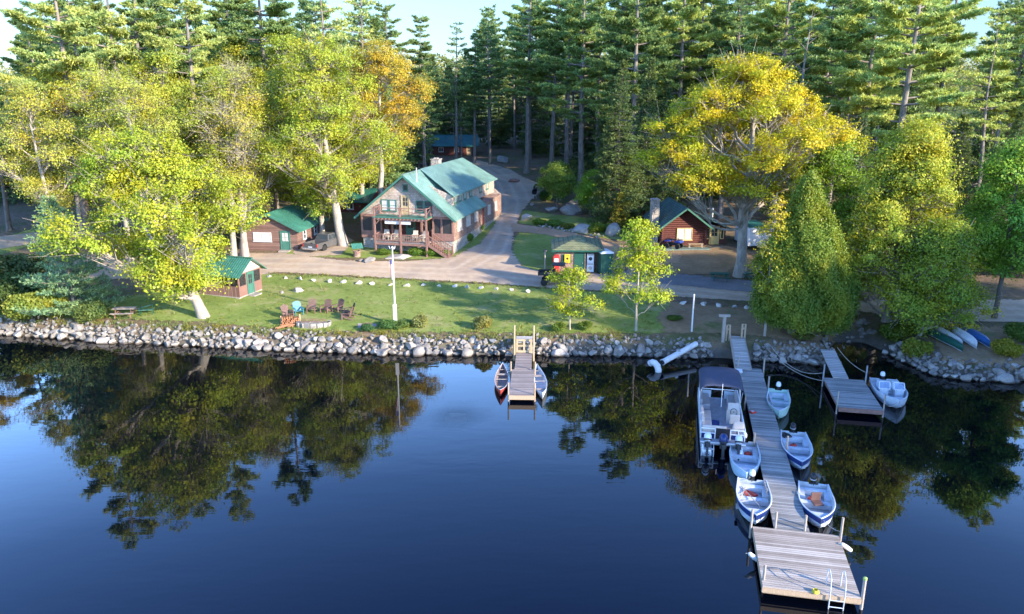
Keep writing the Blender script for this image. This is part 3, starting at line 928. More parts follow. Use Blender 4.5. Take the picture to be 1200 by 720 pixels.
def arborvitae(seed, H, R, base=0.6, n=42000, leaf=0.2, r0=0.28, prof=None, stems=3):
    rng = np.random.default_rng(seed)
    br = Branches()
    for s in range(stems):
        a = s * 2 * PI / stems
        x, y = 0.28 * math.cos(a), 0.28 * math.sin(a)
        p = np.array([[x, y, -.3], [x * 1.6, y * 1.6, H * .15], [x * 1.8, y * 1.8, H * .4], [x, y, H * .8]])
        br.tube(p, [r0, r0 * .75, r0 * .5, .05], 7)
    us = np.linspace(0, 1, 40)
    pr = np.interp(us, *(prof or ([0, .08, .25, .5, .75, .92, 1], [.55, .88, 1.0, .78, .44, .17, .03])))
    # spray centres over a lumpy surface
    ns = n // 26
    u = rng.random(ns * 3); keep = rng.random(ns * 3) < np.interp(u, us, pr) + .1
    u = u[keep][:ns]; ns = len(u)
    a = rng.uniform(0, 2 * PI, ns)
    lump = 1 + 0.14 * np.sin(5 * a + 9 * u) + 0.12 * np.sin(3 * a - 14 * u + 1) + 0.08 * np.sin(11 * a + 23 * u)
    r = np.interp(u, us, pr) * R * lump * rng.uniform(0.62, 1.02, ns) ** 0.5
    c = np.stack([r * np.cos(a), r * np.sin(a), base + (H - base) * u], 1)
    out = np.stack([np.cos(a), np.sin(a), 0.5 + 0 * a], 1)
    c2 = np.repeat(c, 26, 0) + rng.normal(size=(ns * 26, 3)) * np.array([.17, .17, .24])
    V = leaves(c2, unit(np.repeat(out, 26, 0)), leaf * rng.uniform(.6, 1.3, len(c2)), rng, 0.9)
    m = ns * 26
    tone = np.repeat(rng.random(ns), 26) * .55 + rng.random(m) * .45
    return br.mesh('trunk', M['bark_grey']), np_mesh('sprays', V, quads(m), [M['leaf']], tone)


def snag(seed, H, r0=0.2, spread=2.2):
    rng = np.random.default_rng(seed); br = Branches()
    tr = np.array([[0, 0, -.3], [.1, 0, H * .4], [-.1, .1, H * .75], [.3, 0, H]])
    br.tube(tr, [r0 * 1.2, r0, r0 * .6, .02], 7)
    for i in range(26):
        z = H * rng.uniform(.45, .97); a = rng.uniform(0, 6.28); Lb = spread * rng.uniform(.4, 1.2) * (1.25 - z / H)
        p0 = np.array([np.interp(z, tr[:, 2], tr[:, q]) for q in range(3)])
        e = p0 + np.array([math.cos(a) * Lb, math.sin(a) * Lb, Lb * rng.uniform(.4, 1.0)])
        path = bez(p0, (p0 + e) / 2 + rng.normal(size=3) * .25, e, 5)
        br.tube(path, np.linspace(.05, .01, 5), 4)
        for q in range(5):
            s0 = path[rng.integers(1, 5)]
            br.tube(np.stack([s0, s0 + rng.normal(size=3) * Lb * .1 + (e - p0) * .12, s0 + rng.normal(size=3) * Lb * .16 + (e - p0) * .3]), [.02, .013, .005], 3)
    return br.mesh('trunk', M['bark_grey'])


def plant_tree(name, cat, label, meshes, loc, color, rz=0.0, s=1.0, sz=None, group=None):
    t = thing(name, label, cat, loc, rz, group)
    t.scale = (s, s, sz or s)
    trunk = bpy.data.objects.new('trunk', meshes[0]); link(trunk, t)
    if len(meshes) > 1:
        if meshes[1].name.startswith('leaves'): color = (color[0] * 1.35, color[1] * 1.12, color[2] * 0.95)
        cr = bpy.data.objects.new('crown', meshes[1]); link(cr, t)
        cr.color = rgba(color)
    return t


def at_ground(x, y): return (x, y, g1(x, y))


YG = (0.3, 0.36, 0.04)       # fresh yellow-green spring leaves
tr_ = random.Random(11)

# --- singled-out trees
plant_tree('maple_tree', 'tree', 'big bright yellow-green maple leaning left over the lawn beside the screen house',
           deciduous(1, 15.4, 8.2, 1.8, (-4.0, 0.3), lobes=17, clusters=32, per=62, leaf=0.27, r0=0.42, csig=.55, trunk_top=.62, lobe_k=.34, prof=.85), P(240, 372), (0.25, 0.355, 0.04))
plant_tree('maple_tree', 'tree', 'yellow-green maple with a thick leaning pale trunk between pickup truck and lodge',
           deciduous(2, 22.5, 8.4, 5.2, (-1.5, 0.5), lobes=18, clusters=30, per=50, leaf=0.27, r0=0.50, csig=.6), P(403, 288), (0.245, 0.345, 0.045), rz=0.3)
plant_tree('oak_tree', 'tree', 'orange-tinged tree rising behind the lodge roof left of the dark forest',
           deciduous(3, 22.0, 7.0, 9.0, (0, 0), lobes=14, clusters=30, per=56, leaf=0.25, r0=0.4, csig=.55), at_ground(-16.5, 98), (0.33, 0.315, 0.045))
plant_tree('oak_tree', 'tree', 'large golden-yellow oak with pale trunk beside the dark red cabin',
           deciduous(4, 20.9, 10.6, 7.0, (-.6, -1.0), lobes=34, clusters=36, per=56, leaf=0.25, r0=0.5, csig=.48, squash=.55, up=.55, prof=.62, lobe_k=.25, barkm='bark_pale'), P(866, 324), (0.35, 0.385, 0.024), rz=0.0)
tw = deciduous(5, 20.0, 4.8, 5.0, (0.8, 0), lobes=11, clusters=24, per=32, leaf=0.24, r0=0.3, csig=.6, bare=.25)
plant_tree('aspen_tree', 'tree', 'slim pale-trunked tree in front of the brown cabin, left one of a pair', tw, P(274, 302), (0.25, 0.345, 0.06))
plant_tree('aspen_tree', 'tree', 'slim pale-trunked tree in front of the brown cabin, right one leaning right',
           deciduous(6, 18.5, 4.6, 4.5, (2.0, 0.5), lobes=11, clusters=24, per=34, leaf=0.24, r0=0.28, csig=.6, bare=.15), P(284, 300), (0.25, 0.345, 0.045), rz=.2)
plant_tree('birch_tree', 'tree', 'sparse tan tree with bare pinkish twigs above the bright maple',
           deciduous(7, 21.0, 5.2, 8.0, (0.5, 0), lobes=12, clusters=34, per=16, leaf=0.20, r0=0.34, csig=.6, bare=.3, barkm='bark_pale'), at_ground(-29, 82), (0.30, 0.345, 0.10))
for i, (x, y, H_, lab) in enumerate([(-46, 77, 19, 'pale-limbed sparse tree with yellowish buds at the left edge of the clearing'), (-40.5, 80, 21, 'pale forked tree with sparse yellow-green leaves second from the left edge'),
                                     (-36.5, 76, 20, 'white-limbed tree with thin olive foliage left above the bright maple'), (-50, 88, 18, 'twin-trunked yellow tree standing by the forest track at the far left')]):
    plant_tree('birch_tree', 'tree', lab, deciduous(20 + i, H_, 5.2, 5.5, (tr_.uniform(-2.5, 1), 0), lobes=12, clusters=26, per=32, leaf=0.23, r0=0.30, csig=.6, bare=.2), at_ground(x, y),
               [(0.27, 0.345, 0.07), (0.26, 0.35, 0.06), (0.26, 0.345, 0.07), (0.34, 0.33, 0.045)][i], rz=i)
mid = deciduous(8, 19.5, 5.8, 2.6, (0.3, 0), lobes=14, clusters=28, per=48, leaf=0.26, r0=.33, csig=.6)
for x, y, s, c, lab in [(-25, 92, 1.05, (0.235, 0.325, 0.04), 'yellow-green tree behind the brown cabin with the white window'), (-33.5, 94, 1.0, (0.235, 0.335, 0.05), 'olive-yellow tree crowding behind the sparse tan tree'),
                        (-44, 95, 1.0, (0.24, 0.33, 0.045), 'yellow-olive leafy tree behind the white-limbed birches'), (-57, 97, 1.0, (0.36, 0.33, 0.035), 'golden leafy tree on the far left edge behind the track'),
                        (-20.5, 106, 1.1, (0.25, 0.32, 0.04), 'leafy yellow-green tree between the orange tree and the pines'), (-38.5, 87, 1.1, (0.24, 0.335, 0.055), 'tall pale green tree behind the forked pale-limbed tree'), (-27.5, 100, 1.2, (0.23, 0.33, 0.045), 'tall yellow-green tree at the back of the left grove'), (-50, 90, 1.1, (0.26, 0.335, 0.045), 'broad pale yellow tree behind the left pale-limbed trees'), (-22, 88, .92, (0.23, 0.335, 0.04), 'fresh green tree between brown cabin roof and lodge maple'), (-36, 104, 1.2, (0.235, 0.32, 0.05), 'tall olive tree at the back of the left grove'), (-62, 84, .9, (0.33, 0.32, 0.04), 'gold-green leafy tree cut by the left edge of the picture')]:
    plant_tree('leafy_tree', 'tree', lab, mid, at_ground(x, y), c, rz=x, s=s)

# saplings on the shore
sap = deciduous(30, 9.4, 3.2, 1.7, (0.1, 0), lobes=15, clusters=15, per=20, cone=True, leaf=0.25, r0=.10, csig=.33, trunk_top=.95, prof=.62, squash=.6, lobe_k=.42)
plant_tree('sapling', 'sapling', 'slim yellow-green sapling standing on the bank between the two docks', sap, P(745, 388), (0.25, 0.37, 0.03), rz=.5)
plant_tree('sapling', 'sapling', 'short bushy sapling in front of the black utility vehicle', deciduous(31, 5.4, 2.2, 1.2, (0, 0), lobes=8, clusters=15, per=18, leaf=0.22, r0=.07, csig=.32, trunk_top=.9, squash=.6, lobe_k=.42), P(668, 387), (0.27, 0.37, 0.03), rz=1)
plant_tree('sapling', 'sapling', 'tall thin sapling with airy leaves right of the long dock gangway', deciduous(32, 11.4, 1.25, 2.2, (0.1, 0), lobes=12, clusters=13, per=11, leaf=0.22, r0=.09, csig=.33, trunk_top=.97, squash=1.0, lobe_k=.5, prof=.6), P(896, 394), (0.31, 0.34, 0.03), rz=2)

# right-hand group
plant_tree('cedar_tree', 'tree', 'dense olive-green cedar with a cone-shaped crown on the bank above the short wall', arborvitae(40, 12.4, 3.1, 0.9, 110000, .145), P(931, 392), (0.205, 0.275, 0.04), rz=.4)
plant_tree('cedar_tree', 'tree', 'smaller cedar growing against the right side of the tall cedar', arborvitae(41, 8.6, 1.9, 0.9, 52000, .14, r0=.16, stems=2), P(967, 396), (0.18, 0.26, 0.04), rz=1.4)
plant_tree('birch_tree', 'tree', 'broad light yellow-green tree on the shore above the overturned canoes',
           deciduous(42, 17.2, 6.3, 0.2, (0.4, 0), lobes=38, cone=True, clusters=28, per=48, leaf=0.24, r0=.32, csig=.5, prof=.62, trunk_top=.85, lobe_k=.34), at_ground(31.0, 61), (0.28, 0.375, 0.05))
plant_tree('alder_tree', 'tree', 'dark green bushy tree tucked behind the left side of the shore birch',
           deciduous(43, 9.0, 3.8, 0.8, (0, 0), lobes=14, clusters=26, per=50, leaf=0.22, r0=.2, csig=.5), at_ground(25.2, 63.5), (0.13, 0.18, 0.028))
plant_tree('alder_tree', 'tree', 'bushy green tree hanging low over the wall in front of the shore birch',
           deciduous(46, 9.5, 4.0, 0.1, (0.2, -.8), lobes=18, clusters=26, per=42, leaf=0.22, r0=.16, csig=.5, prof=.5), at_ground(31.8, 57.2), (0.175, 0.28, 0.035), rz=1)
plant_tree('leafy_tree', 'tree', 'fresh bright green tree between the cedar and the shore birch',
           deciduous(44, 14.0, 3.9, 3.0, (0, 0), lobes=14, clusters=26, per=48, leaf=0.25, r0=.22, csig=.5), at_ground(28.5, 70), (0.13, 0.26, 0.028))
plant_tree('leafy_tree', 'tree', 'vivid green tree cut by the right edge of the picture above the cove',
           deciduous(45, 15.0, 3.9, 3.2, (0, 0), lobes=16, clusters=28, per=50, leaf=0.26, r0=.2, csig=.5, barkm='bark_dark'), at_ground(39.6, 60.5), (0.17, 0.36, 0.06))

# young conifers and bushes
plant_tree('young_pine', 'tree', 'bluish young pine bushy to the ground on the left bank',
           conifer(50, 10.2, 3.9, 0.03, 0.62, 6, .16, droop=-.1, rise=.3, blade=.34, width=.085, prof='cone', dens=1.25, inner=.15, tuft=8), P(88, 367), (0.24, 0.36, 0.19))
plant_tree('young_conifer', 'tree', 'small yellow-tipped young conifer beside the boulders',
           conifer(51, 4.6, 1.5, 0.03, 0.4, 6, .08, blade=.3, width=.08, prof='cone', dens=1.6, inner=.1), P(727, 270), (0.26, 0.23, 0.035))
plant_tree('apple_tree', 'tree', 'round dark-green small tree with a thin trunk by the black barbecue',
           deciduous(52, 6.4, 3.0, 2.2, (-.2, 0), lobes=12, clusters=22, per=52, leaf=0.22, r0=.13, csig=.4, barkm='bark_dark'), P(653, 246), (0.14, 0.25, 0.05))
plant_tree('apple_tree', 'tree', 'round bright green small tree right of the tall pine trunk',
           deciduous(53, 6.0, 2.8, 0.8, (0, 0), lobes=12, clusters=22, per=56, leaf=0.22, r0=.12, csig=.4), P(697, 254), (0.15, 0.31, 0.035))


def bush(seed, R, H, n, leaf, mat='leaf', lumps=7):
    rng = np.random.default_rng(seed); br = Branches(); C, D = [], []
    for i in range(lumps):
        a = i * 2.4; rr_ = R * rng.uniform(.2, .65)
        c = np.array([rr_ * math.cos(a), rr_ * math.sin(a), H * rng.uniform(.3, .72)])
        br.tube(np.stack([np.array([0, 0, -.1]), c * np.array([.4, .4, .5]), c]), [.04, .03, .012], 4)
        d = unit(rng.normal(size=(n // lumps, 3)) + np.array([0, 0, .3]))
        C.append(c + d * np.array([R * .5, R * .5, H * .42]) * rng.uniform(.45, 1.08, (n // lumps, 1))); D.append(d)
    C = np.concatenate(C); D = np.concatenate(D); C[:, 2] = np.maximum(C[:, 2], .03)
    return br.mesh('stems', M['bark_dark']), np_mesh('leaves', leaves(C, D, leaf * rng.uniform(.6, 1.3, len(C)), rng), quads(len(C)), [M[mat]], rng.random(len(C)))


def plant_bush(label, meshes, loc, color, s=1.0, sz=None, rz=0.0, name='shrub', group=None):
    t = thing(name, label, 'shrub', loc, rz, group); t.scale = (s, s, sz or s)
    link(bpy.data.objects.new('stem', meshes[0]), t)
    o = bpy.data.objects.new('foliage', meshes[1]); link(o, t); o.color = rgba(color)
    return t


B1 = bush(60, 1.6, 2.0, 9000, .16); B2 = bush(61, 1.0, 1.0, 4200, .13, lumps=9)
for px, py, s, sz, c, lab in [(40, 374, 1.25, 1.2, (0.24, 0.28, 0.05), 'yellow-green shrub at the left end of the stone wall'), (62, 370, .8, .9, (0.30, 0.32, 0.05), 'bright yellow shrub against the bluish young pine'),
                              (12, 366, 1.5, 1.6, (0.07, 0.12, 0.04), 'dark juniper bush at the left edge of the picture'), (20, 336, 2.0, 1.6, (0.09, 0.12, 0.04), 'dark green bush behind the juniper at the left edge'),
                              (110, 375, .9, .8, (0.14, 0.20, 0.06), 'low green shrub right of the bluish young pine')]:
    plant_bush(lab, B1, P(px, py), c, s, sz, px)
for px, py, s, sz, c, lab in [(455, 384, 1.0, .5, (0.10, 0.19, 0.05), 'low green plant at the foot of the flagpole, left clump'), (472, 384, .95, .5, (0.13, 0.20, 0.05), 'low green plant at the foot of the flagpole, right clump'),
                              (492, 383, .8, .85, (0.26, 0.26, 0.08), 'pale wispy bush right of the flagpole bed'), (566, 386, .8, 1.0, (0.24, 0.24, 0.07), 'pale wispy bush left of the canoe dock posts'),
                              (430, 388, .6, .5, (0.07, 0.15, 0.05), 'small dark clump beside the white slab near the shore'), (655, 388, .7, .6, (0.14, 0.20, 0.03), 'small leafy clump on the bank left of the bushy sapling'),
                              (686, 386, .7, .6, (0.12, 0.18, 0.03), 'small leafy clump on the bank right of the bushy sapling'), (546, 284, 1.2, 1.0, (0.12, 0.21, 0.03), 'green plant by the stone foundation near the lodge corner'),
                              (557, 272, 1.2, 1.0, (0.14, 0.22, 0.03), 'green plant midway along the lodge side wall'), (566, 262, 1.2, 1.0, (0.15, 0.23, 0.03), 'green plant at the rear of the lodge side wall'),
                              (488, 300, 1.0, .8, (0.13, 0.22, 0.03), 'green plant under the lodge porch left of the stairs'), (507, 300, 1.1, .7, (0.13, 0.23, 0.03), 'green plant in front of the lodge stairs'),
                              (450, 299, .9, .6, (0.13, 0.20, 0.03), 'green plant left of the ledge rock by the porch'), (522, 300, .7, .6, (0.14, 0.23, 0.03), 'small green plant at the bottom step of the lodge stairs'),
                              (632, 264, 1.0, .7, (0.15, 0.24, 0.03), 'fresh green clump in the flower bed nearest the driveway'), (650, 266, 1.2, .8, (0.13, 0.22, 0.04), 'fresh green clump in the middle of the flower bed'),
                              (664, 268, 1.0, .6, (0.20, 0.22, 0.04), 'yellowish clump in the middle of the flower bed'), (698, 273, 1.2, 1.1, (0.19, 0.25, 0.03), 'leafy yellow-green bush between two pale boulders'),
                              (710, 272, 1.0, .9, (0.12, 0.21, 0.03), 'leafy green bush left of the grey rounded boulder'), (740, 250, 1.8, 1.8, (0.06, 0.13, 0.025), 'dark green bush under the shady spruce'), (640, 236, 1.2, 1.3, (0.05, 0.11, 0.02), 'dark low bush behind the round small tree'),
                              (1178, 418, 1.1, 1.1, (0.30, 0.27, 0.03), 'yellow shrub on the bank at the right edge'), (1196, 400, 1.5, 1.2, (0.11, 0.17, 0.03), 'green shrub on the bank at the right edge'),
                              (940, 398, .9, .5, (0.15, 0.15, 0.04), 'dry grassy clump under the cedar on the short wall'), (1072, 420, 1.2, 1.3, (0.22, 0.24, 0.03), 'leafy bush at the wall under the shore birch'), (1050, 398, 1.3, 1.2, (0.12, 0.16, 0.02), 'dark leafy bush over the cove inlet'),
                              (790, 375, .8, .3, (0.10, 0.16, 0.03), 'low green patch of weeds in the brown lawn')]:
    plant_bush(lab, B2, P(px, py), c, s, sz, px)

# --- tall pines; each kind built once, then copied
PINES = [conifer(70, 34, 6.8, .40, 1.45, 5, .46, blade=.40, width=.095, dead=16, rise=.26, dens=2.05, tuft=8), conifer(71, 32, 6.0, .44, 1.4, 5, .42, blade=.40, width=.095, dead=18, rise=.20, lean=(.8, 0), dens=2.05, tuft=8),
         conifer(72, 35, 7.4, .32, 1.55, 5, .50, blade=.42, width=.10, dead=14, rise=.28, dens=2.0, tuft=8), conifer(73, 30, 4.9, .48, 1.3, 4, .38, blade=.44, width=.11, dead=22, rise=.25, lean=(-1.0, .5), dens=1.15, tuft=7)]
PINES += [conifer(74, 33, 6.2, .40, 1.2, 4, .44, blade=.40, width=.095, dead=22, rise=.34, dens=2.0, tuft=8, lean=(-.9, .3)), conifer(75, 36, 6.6, .50, 1.7, 6, .48, blade=.40, width=.095, dead=24, rise=.15, dens=2.0, tuft=8, lean=(.5, 0))]
SPR = [conifer(80, 25, 4.6, .05, .58, 6, .32, droop=.28, rise=.1, blade=.40, width=.12, prof='cone', barkm='bark_dark', inner=.2, tuft=7, dens=1.05), conifer(81, 22, 3.8, .06, .56, 6, .28, droop=.2, rise=.1, blade=.40, width=.12, prof='cone', barkm='bark_dark', inner=.2, tuft=7, dens=1.05)]
FAR = [conifer(90, 27, 4.8, .10, .95, 5, .28, droop=.12, rise=.15, blade=.55, width=.17, prof='cone', barkm='bark_grey', inner=.2, tuft=7, dens=1.1, dead=8), conifer(91, 31, 5.8, .42, 1.3, 5, .30, blade=.55, width=.17, barkm='bark_grey', tuft=7, dens=1.25, dead=10),
       conifer(92, 23, 4.2, .06, .9, 6, .22, droop=.2, rise=.1, blade=.55, width=.17, prof='cone', barkm='bark_dark', inner=.15, tuft=7, dens=1.05)]
for _k in PINES + SPR + FAR: print('conifer faces', len(_k[1].polygons))
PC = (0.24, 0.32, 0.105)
def pine(x, y, k, s, lab, c=PC, rz=None, group=None, name='pine_tree', fam=PINES):
    return plant_tree(name, 'tree', lab, fam[k], at_ground(x, y), c, rz if rz is not None else (x * 1.7 + y) % 6.28, s, group=group)


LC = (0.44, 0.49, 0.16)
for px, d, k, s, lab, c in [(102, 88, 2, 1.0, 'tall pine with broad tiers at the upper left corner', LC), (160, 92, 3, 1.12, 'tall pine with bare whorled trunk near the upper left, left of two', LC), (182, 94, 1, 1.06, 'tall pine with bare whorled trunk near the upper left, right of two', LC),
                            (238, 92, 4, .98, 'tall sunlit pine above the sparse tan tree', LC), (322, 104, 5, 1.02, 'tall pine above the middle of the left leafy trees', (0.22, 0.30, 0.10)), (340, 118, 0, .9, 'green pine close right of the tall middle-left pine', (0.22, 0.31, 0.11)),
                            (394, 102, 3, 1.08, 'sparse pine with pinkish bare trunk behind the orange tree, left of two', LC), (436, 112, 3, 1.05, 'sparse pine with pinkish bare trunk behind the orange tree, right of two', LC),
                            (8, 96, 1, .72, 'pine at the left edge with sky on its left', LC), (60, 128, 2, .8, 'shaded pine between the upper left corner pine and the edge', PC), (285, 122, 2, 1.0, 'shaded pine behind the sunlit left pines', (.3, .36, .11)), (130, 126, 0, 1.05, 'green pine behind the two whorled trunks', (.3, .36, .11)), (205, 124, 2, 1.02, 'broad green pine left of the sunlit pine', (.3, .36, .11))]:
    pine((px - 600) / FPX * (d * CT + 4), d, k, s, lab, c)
for px, d, k, s, lab in [(460, 132, 0, .84, 'pine with pointed top left of the sky gap'), (498, 140, 0, .80, 'pine rising behind the lodge chimney beside the sky gap'), (535, 146, 3, .84, 'slender pine in the middle of the sky gap'), (556, 150, 1, .74, 'dark pine closing the right of the sky gap')]:
    pine((px - 600) / FPX * (d * CT + 4), d, k, s, lab, (0.24, 0.32, 0.115))
for px, py, k, s, lab in [(617, 203, 0, 1.0, 'tall pine at the bend of the driveway with bright left boughs'), (646, 204, 4, 1.02, 'leaning tall pine between the driveway pine and the thick grey trunk'), (679, 229, 2, .98, 'thickest tall pine with long grey trunk above the flower bed'),
                          (664, 205, 5, .98, 'tall pine right behind the thick grey trunk'), (700, 206, 1, .98, 'tall pine behind the shady spruce'), (968, 268, 2, .92, 'leaning pine with grey trunk right of the golden oak'), (956, 240, 0, .98, 'tall pine behind the golden oak on its right')]:
    p = P(px, py)
    pine(p.x, p.y, k, s, lab, (0.28, 0.37, 0.12))
p = P(850, 262)
pine(p.x, p.y + 3, 3, .9, 'dark grey pine trunk standing behind the dark red cabin')
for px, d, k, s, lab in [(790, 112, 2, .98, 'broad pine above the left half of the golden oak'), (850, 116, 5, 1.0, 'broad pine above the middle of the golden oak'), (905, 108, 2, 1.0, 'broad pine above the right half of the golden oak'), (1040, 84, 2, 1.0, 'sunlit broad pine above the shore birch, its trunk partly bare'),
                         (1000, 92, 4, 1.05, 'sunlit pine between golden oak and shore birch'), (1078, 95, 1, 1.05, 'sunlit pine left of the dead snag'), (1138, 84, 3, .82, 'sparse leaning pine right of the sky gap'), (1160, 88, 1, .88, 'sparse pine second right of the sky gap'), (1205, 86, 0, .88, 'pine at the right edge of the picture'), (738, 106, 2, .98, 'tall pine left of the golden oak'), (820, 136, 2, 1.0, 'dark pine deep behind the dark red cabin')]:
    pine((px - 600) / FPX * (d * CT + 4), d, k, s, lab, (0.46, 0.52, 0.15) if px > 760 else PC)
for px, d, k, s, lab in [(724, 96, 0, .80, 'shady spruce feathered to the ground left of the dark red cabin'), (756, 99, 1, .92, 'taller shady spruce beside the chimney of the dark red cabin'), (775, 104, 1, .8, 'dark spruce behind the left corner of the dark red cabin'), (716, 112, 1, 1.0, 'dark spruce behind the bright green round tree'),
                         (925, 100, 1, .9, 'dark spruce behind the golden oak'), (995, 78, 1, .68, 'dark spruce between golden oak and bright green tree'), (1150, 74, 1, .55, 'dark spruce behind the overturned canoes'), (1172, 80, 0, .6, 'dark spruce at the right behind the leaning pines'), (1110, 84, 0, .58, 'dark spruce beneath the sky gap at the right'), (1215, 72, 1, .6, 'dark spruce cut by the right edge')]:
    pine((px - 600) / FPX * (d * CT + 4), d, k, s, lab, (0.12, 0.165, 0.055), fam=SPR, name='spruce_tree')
p = P(1108, 200)
plant_tree('dead_tree', 'tree', 'leafless grey snag against the sky at the upper right', (snag(95, 27, .2, 3.4),), at_ground(33.5, 92), None, s=.95)

# forest behind: individual trees that nothing tells apart
n = 0
fr_ = random.Random(3)
for row, (d, gap) in enumerate([(116, 6.5), (126, 5.5), (138, 5.5), (152, 6.5), (170, 7.5), (192, 8.5)]):
    half = d * 0.75
    x = -half
    while x < half:
        xx, yy = x + fr_.uniform(-2, 2), d + fr_.uniform(-6, 6)
        x += gap * fr_.uniform(.8, 1.25)
        px, py, _ = pix(xx, yy, 5)
        if yy < 142 and 505 < px < 605: continue
        if yy < 148 and (590 < px < 715): continue
        if yy < 122 and (470 < px < 640): continue
        if 1095 < px < 1140 : continue
        if px < 50: s_left = .62
        else: s_left = 1.0
        s = fr_.uniform(.8, 1.05)
        s *= s_left
        if 465 < px < 566: s *= .60
        if px < 455: s *= 1.0
        if px > 610 and px < 1095: s *= 1.12
        pine(xx, yy, 1 if (480 < px < 760 and fr_.random() < .6) else fr_.randrange(3), s, 'tall conifer in the crowded forest behind the buildings', (0.21, 0.29, 0.105), fr_.uniform(0, 6), 'forest conifers', 'forest_conifer', FAR)
        n += 1
# conifers closing the view at the head of the driveway
for x, y, k, s in [(-14, 176, 2, .8), (-8, 182, 0, .72), (-3, 176, 2, .78), (2, 184, 0, .8), (-18, 184, 0, .75), (7, 178, 2, .95), (12, 172, 1, .9), (17, 182, 2, 1.0), (-24, 178, 2, .85), (-11, 196, 0, .8), (0, 198, 2, .85), (9, 196, 0, .9), (-20, 200, 2, .8), (4, 160, 2, .62), (22, 166, 2, 1.0), (14, 158, 2, .8), (28, 176, 0, 1.0), (-28, 166, 2, .8), (19, 150, 2, .7), (30, 152, 2, .9)]:
    pine(x, y, k, s, 'dark conifer in the wood at the head of the driveway', (0.12, 0.17, 0.065), None, 'conifers at the head of the driveway', 'forest_conifer', FAR)

# wooded point on the right bank (casts the evening shade over the docks)
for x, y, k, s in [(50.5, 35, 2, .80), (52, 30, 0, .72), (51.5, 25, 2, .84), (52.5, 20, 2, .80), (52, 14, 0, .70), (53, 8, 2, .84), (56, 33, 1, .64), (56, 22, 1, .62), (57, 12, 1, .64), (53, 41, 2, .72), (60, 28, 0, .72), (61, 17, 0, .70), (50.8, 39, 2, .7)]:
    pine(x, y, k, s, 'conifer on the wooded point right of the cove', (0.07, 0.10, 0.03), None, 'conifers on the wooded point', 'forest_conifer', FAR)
for x, y, s_ in [(51.5, 10, 1.0), (52, 16, 1.05), (51.5, 22, 1.08), (52, 28, 1.05), (51.5, 34, 1.0), (54.5, 40, .95), (57, 13, 1.1), (57, 19, 1.12), (57, 25, 1.12), (57, 31, 1.08), (57, 37, 1.0), (53, 47, .95), (55, 53, .9), (58, 46, 1.0), (60, 52, 1.0)]:
    plant_tree('leafy_tree', 'tree', 'leafy tree among the conifers on the wooded point', mid, at_ground(x, y), (.2, .26, .04), x, s_, group='leafy trees on the wooded point')

# far wooded hill
def hill():
    rng = np.random.default_rng(5)
    xs_ = np.linspace(-700, 800, 150); ys_ = np.linspace(330, 700, 40)
    X, Y = np.meshgrid(xs_, ys_)
    Z = 9 + 22 * np.exp(-((Y - 520) / 120) ** 2) * (0.7 + 0.3 * np.sin(X * .006 + 1)) + rng.normal(size=X.shape) * 1.2
    idx = np.arange(X.size).reshape(X.shape)
    f = np.stack([idx[:-1, :-1], idx[:-1, 1:], idx[1:, 1:], idx[1:, :-1]], -1).reshape(-1, 4)
    m, nt = new_mat('hill_ground'); finish(nt, ramp(nt, noise(nt, worldpos(nt), .05, 5), [(.3, (.05, .07, .025)), (.7, (.10, .12, .04))]), .95)
    o = bpy.data.objects.new('hills', np_mesh('hills', np.stack([X, Y, Z], -1).reshape(-1, 3), f, [m], smooth=True)); link(o); tag(o, kind='structure')
    # far-off wood that reads as one mass
    nt_ = 2600
    x = rng.uniform(-500, 600, nt_); y = rng.uniform(335, 560, nt_)
    z = 9 + 22 * np.exp(-((y - 520) / 120) ** 2) * (0.7 + 0.3 * np.sin(x * .006 + 1))
    Cs, Ds, Ss, Rn = [], [], [], []
    for i in range(nt_):
        k = 46; u = rng.random(k); a = rng.uniform(0, 6.28, k); Hh = rng.uniform(9, 16); R_ = rng.uniform(2.2, 3.8)
        r = R_ * np.sqrt(np.sin(PI * np.clip(u, .02, .98) ** .8))
        Cs.append(np.stack([x[i] + r * np.cos(a), y[i] + r * np.sin(a), z[i] + 1 + Hh * u], 1)); Ds.append(np.stack([np.cos(a), np.sin(a), .6 + 0 * a], 1))
        Ss.append(rng.uniform(1.0, 1.9, k)); Rn.append(np.clip(rng.random() * .7 + rng.random(k) * .3, 0, 1))
    C = np.concatenate(Cs)
    fm = np_mesh('distant_wood', leaves(C, unit(np.concatenate(Ds)), np.concatenate(Ss), rng, .6), quads(len(C)), [M['leaf']], np.concatenate(Rn))
    o = bpy.data.objects.new('distant_woods', fm); link(o); o.color = (0.20, 0.21, 0.06, 1)
    tag(o, 'hazy wooded hillside far off beyond the pines', 'woods', kind='stuff')
hill()


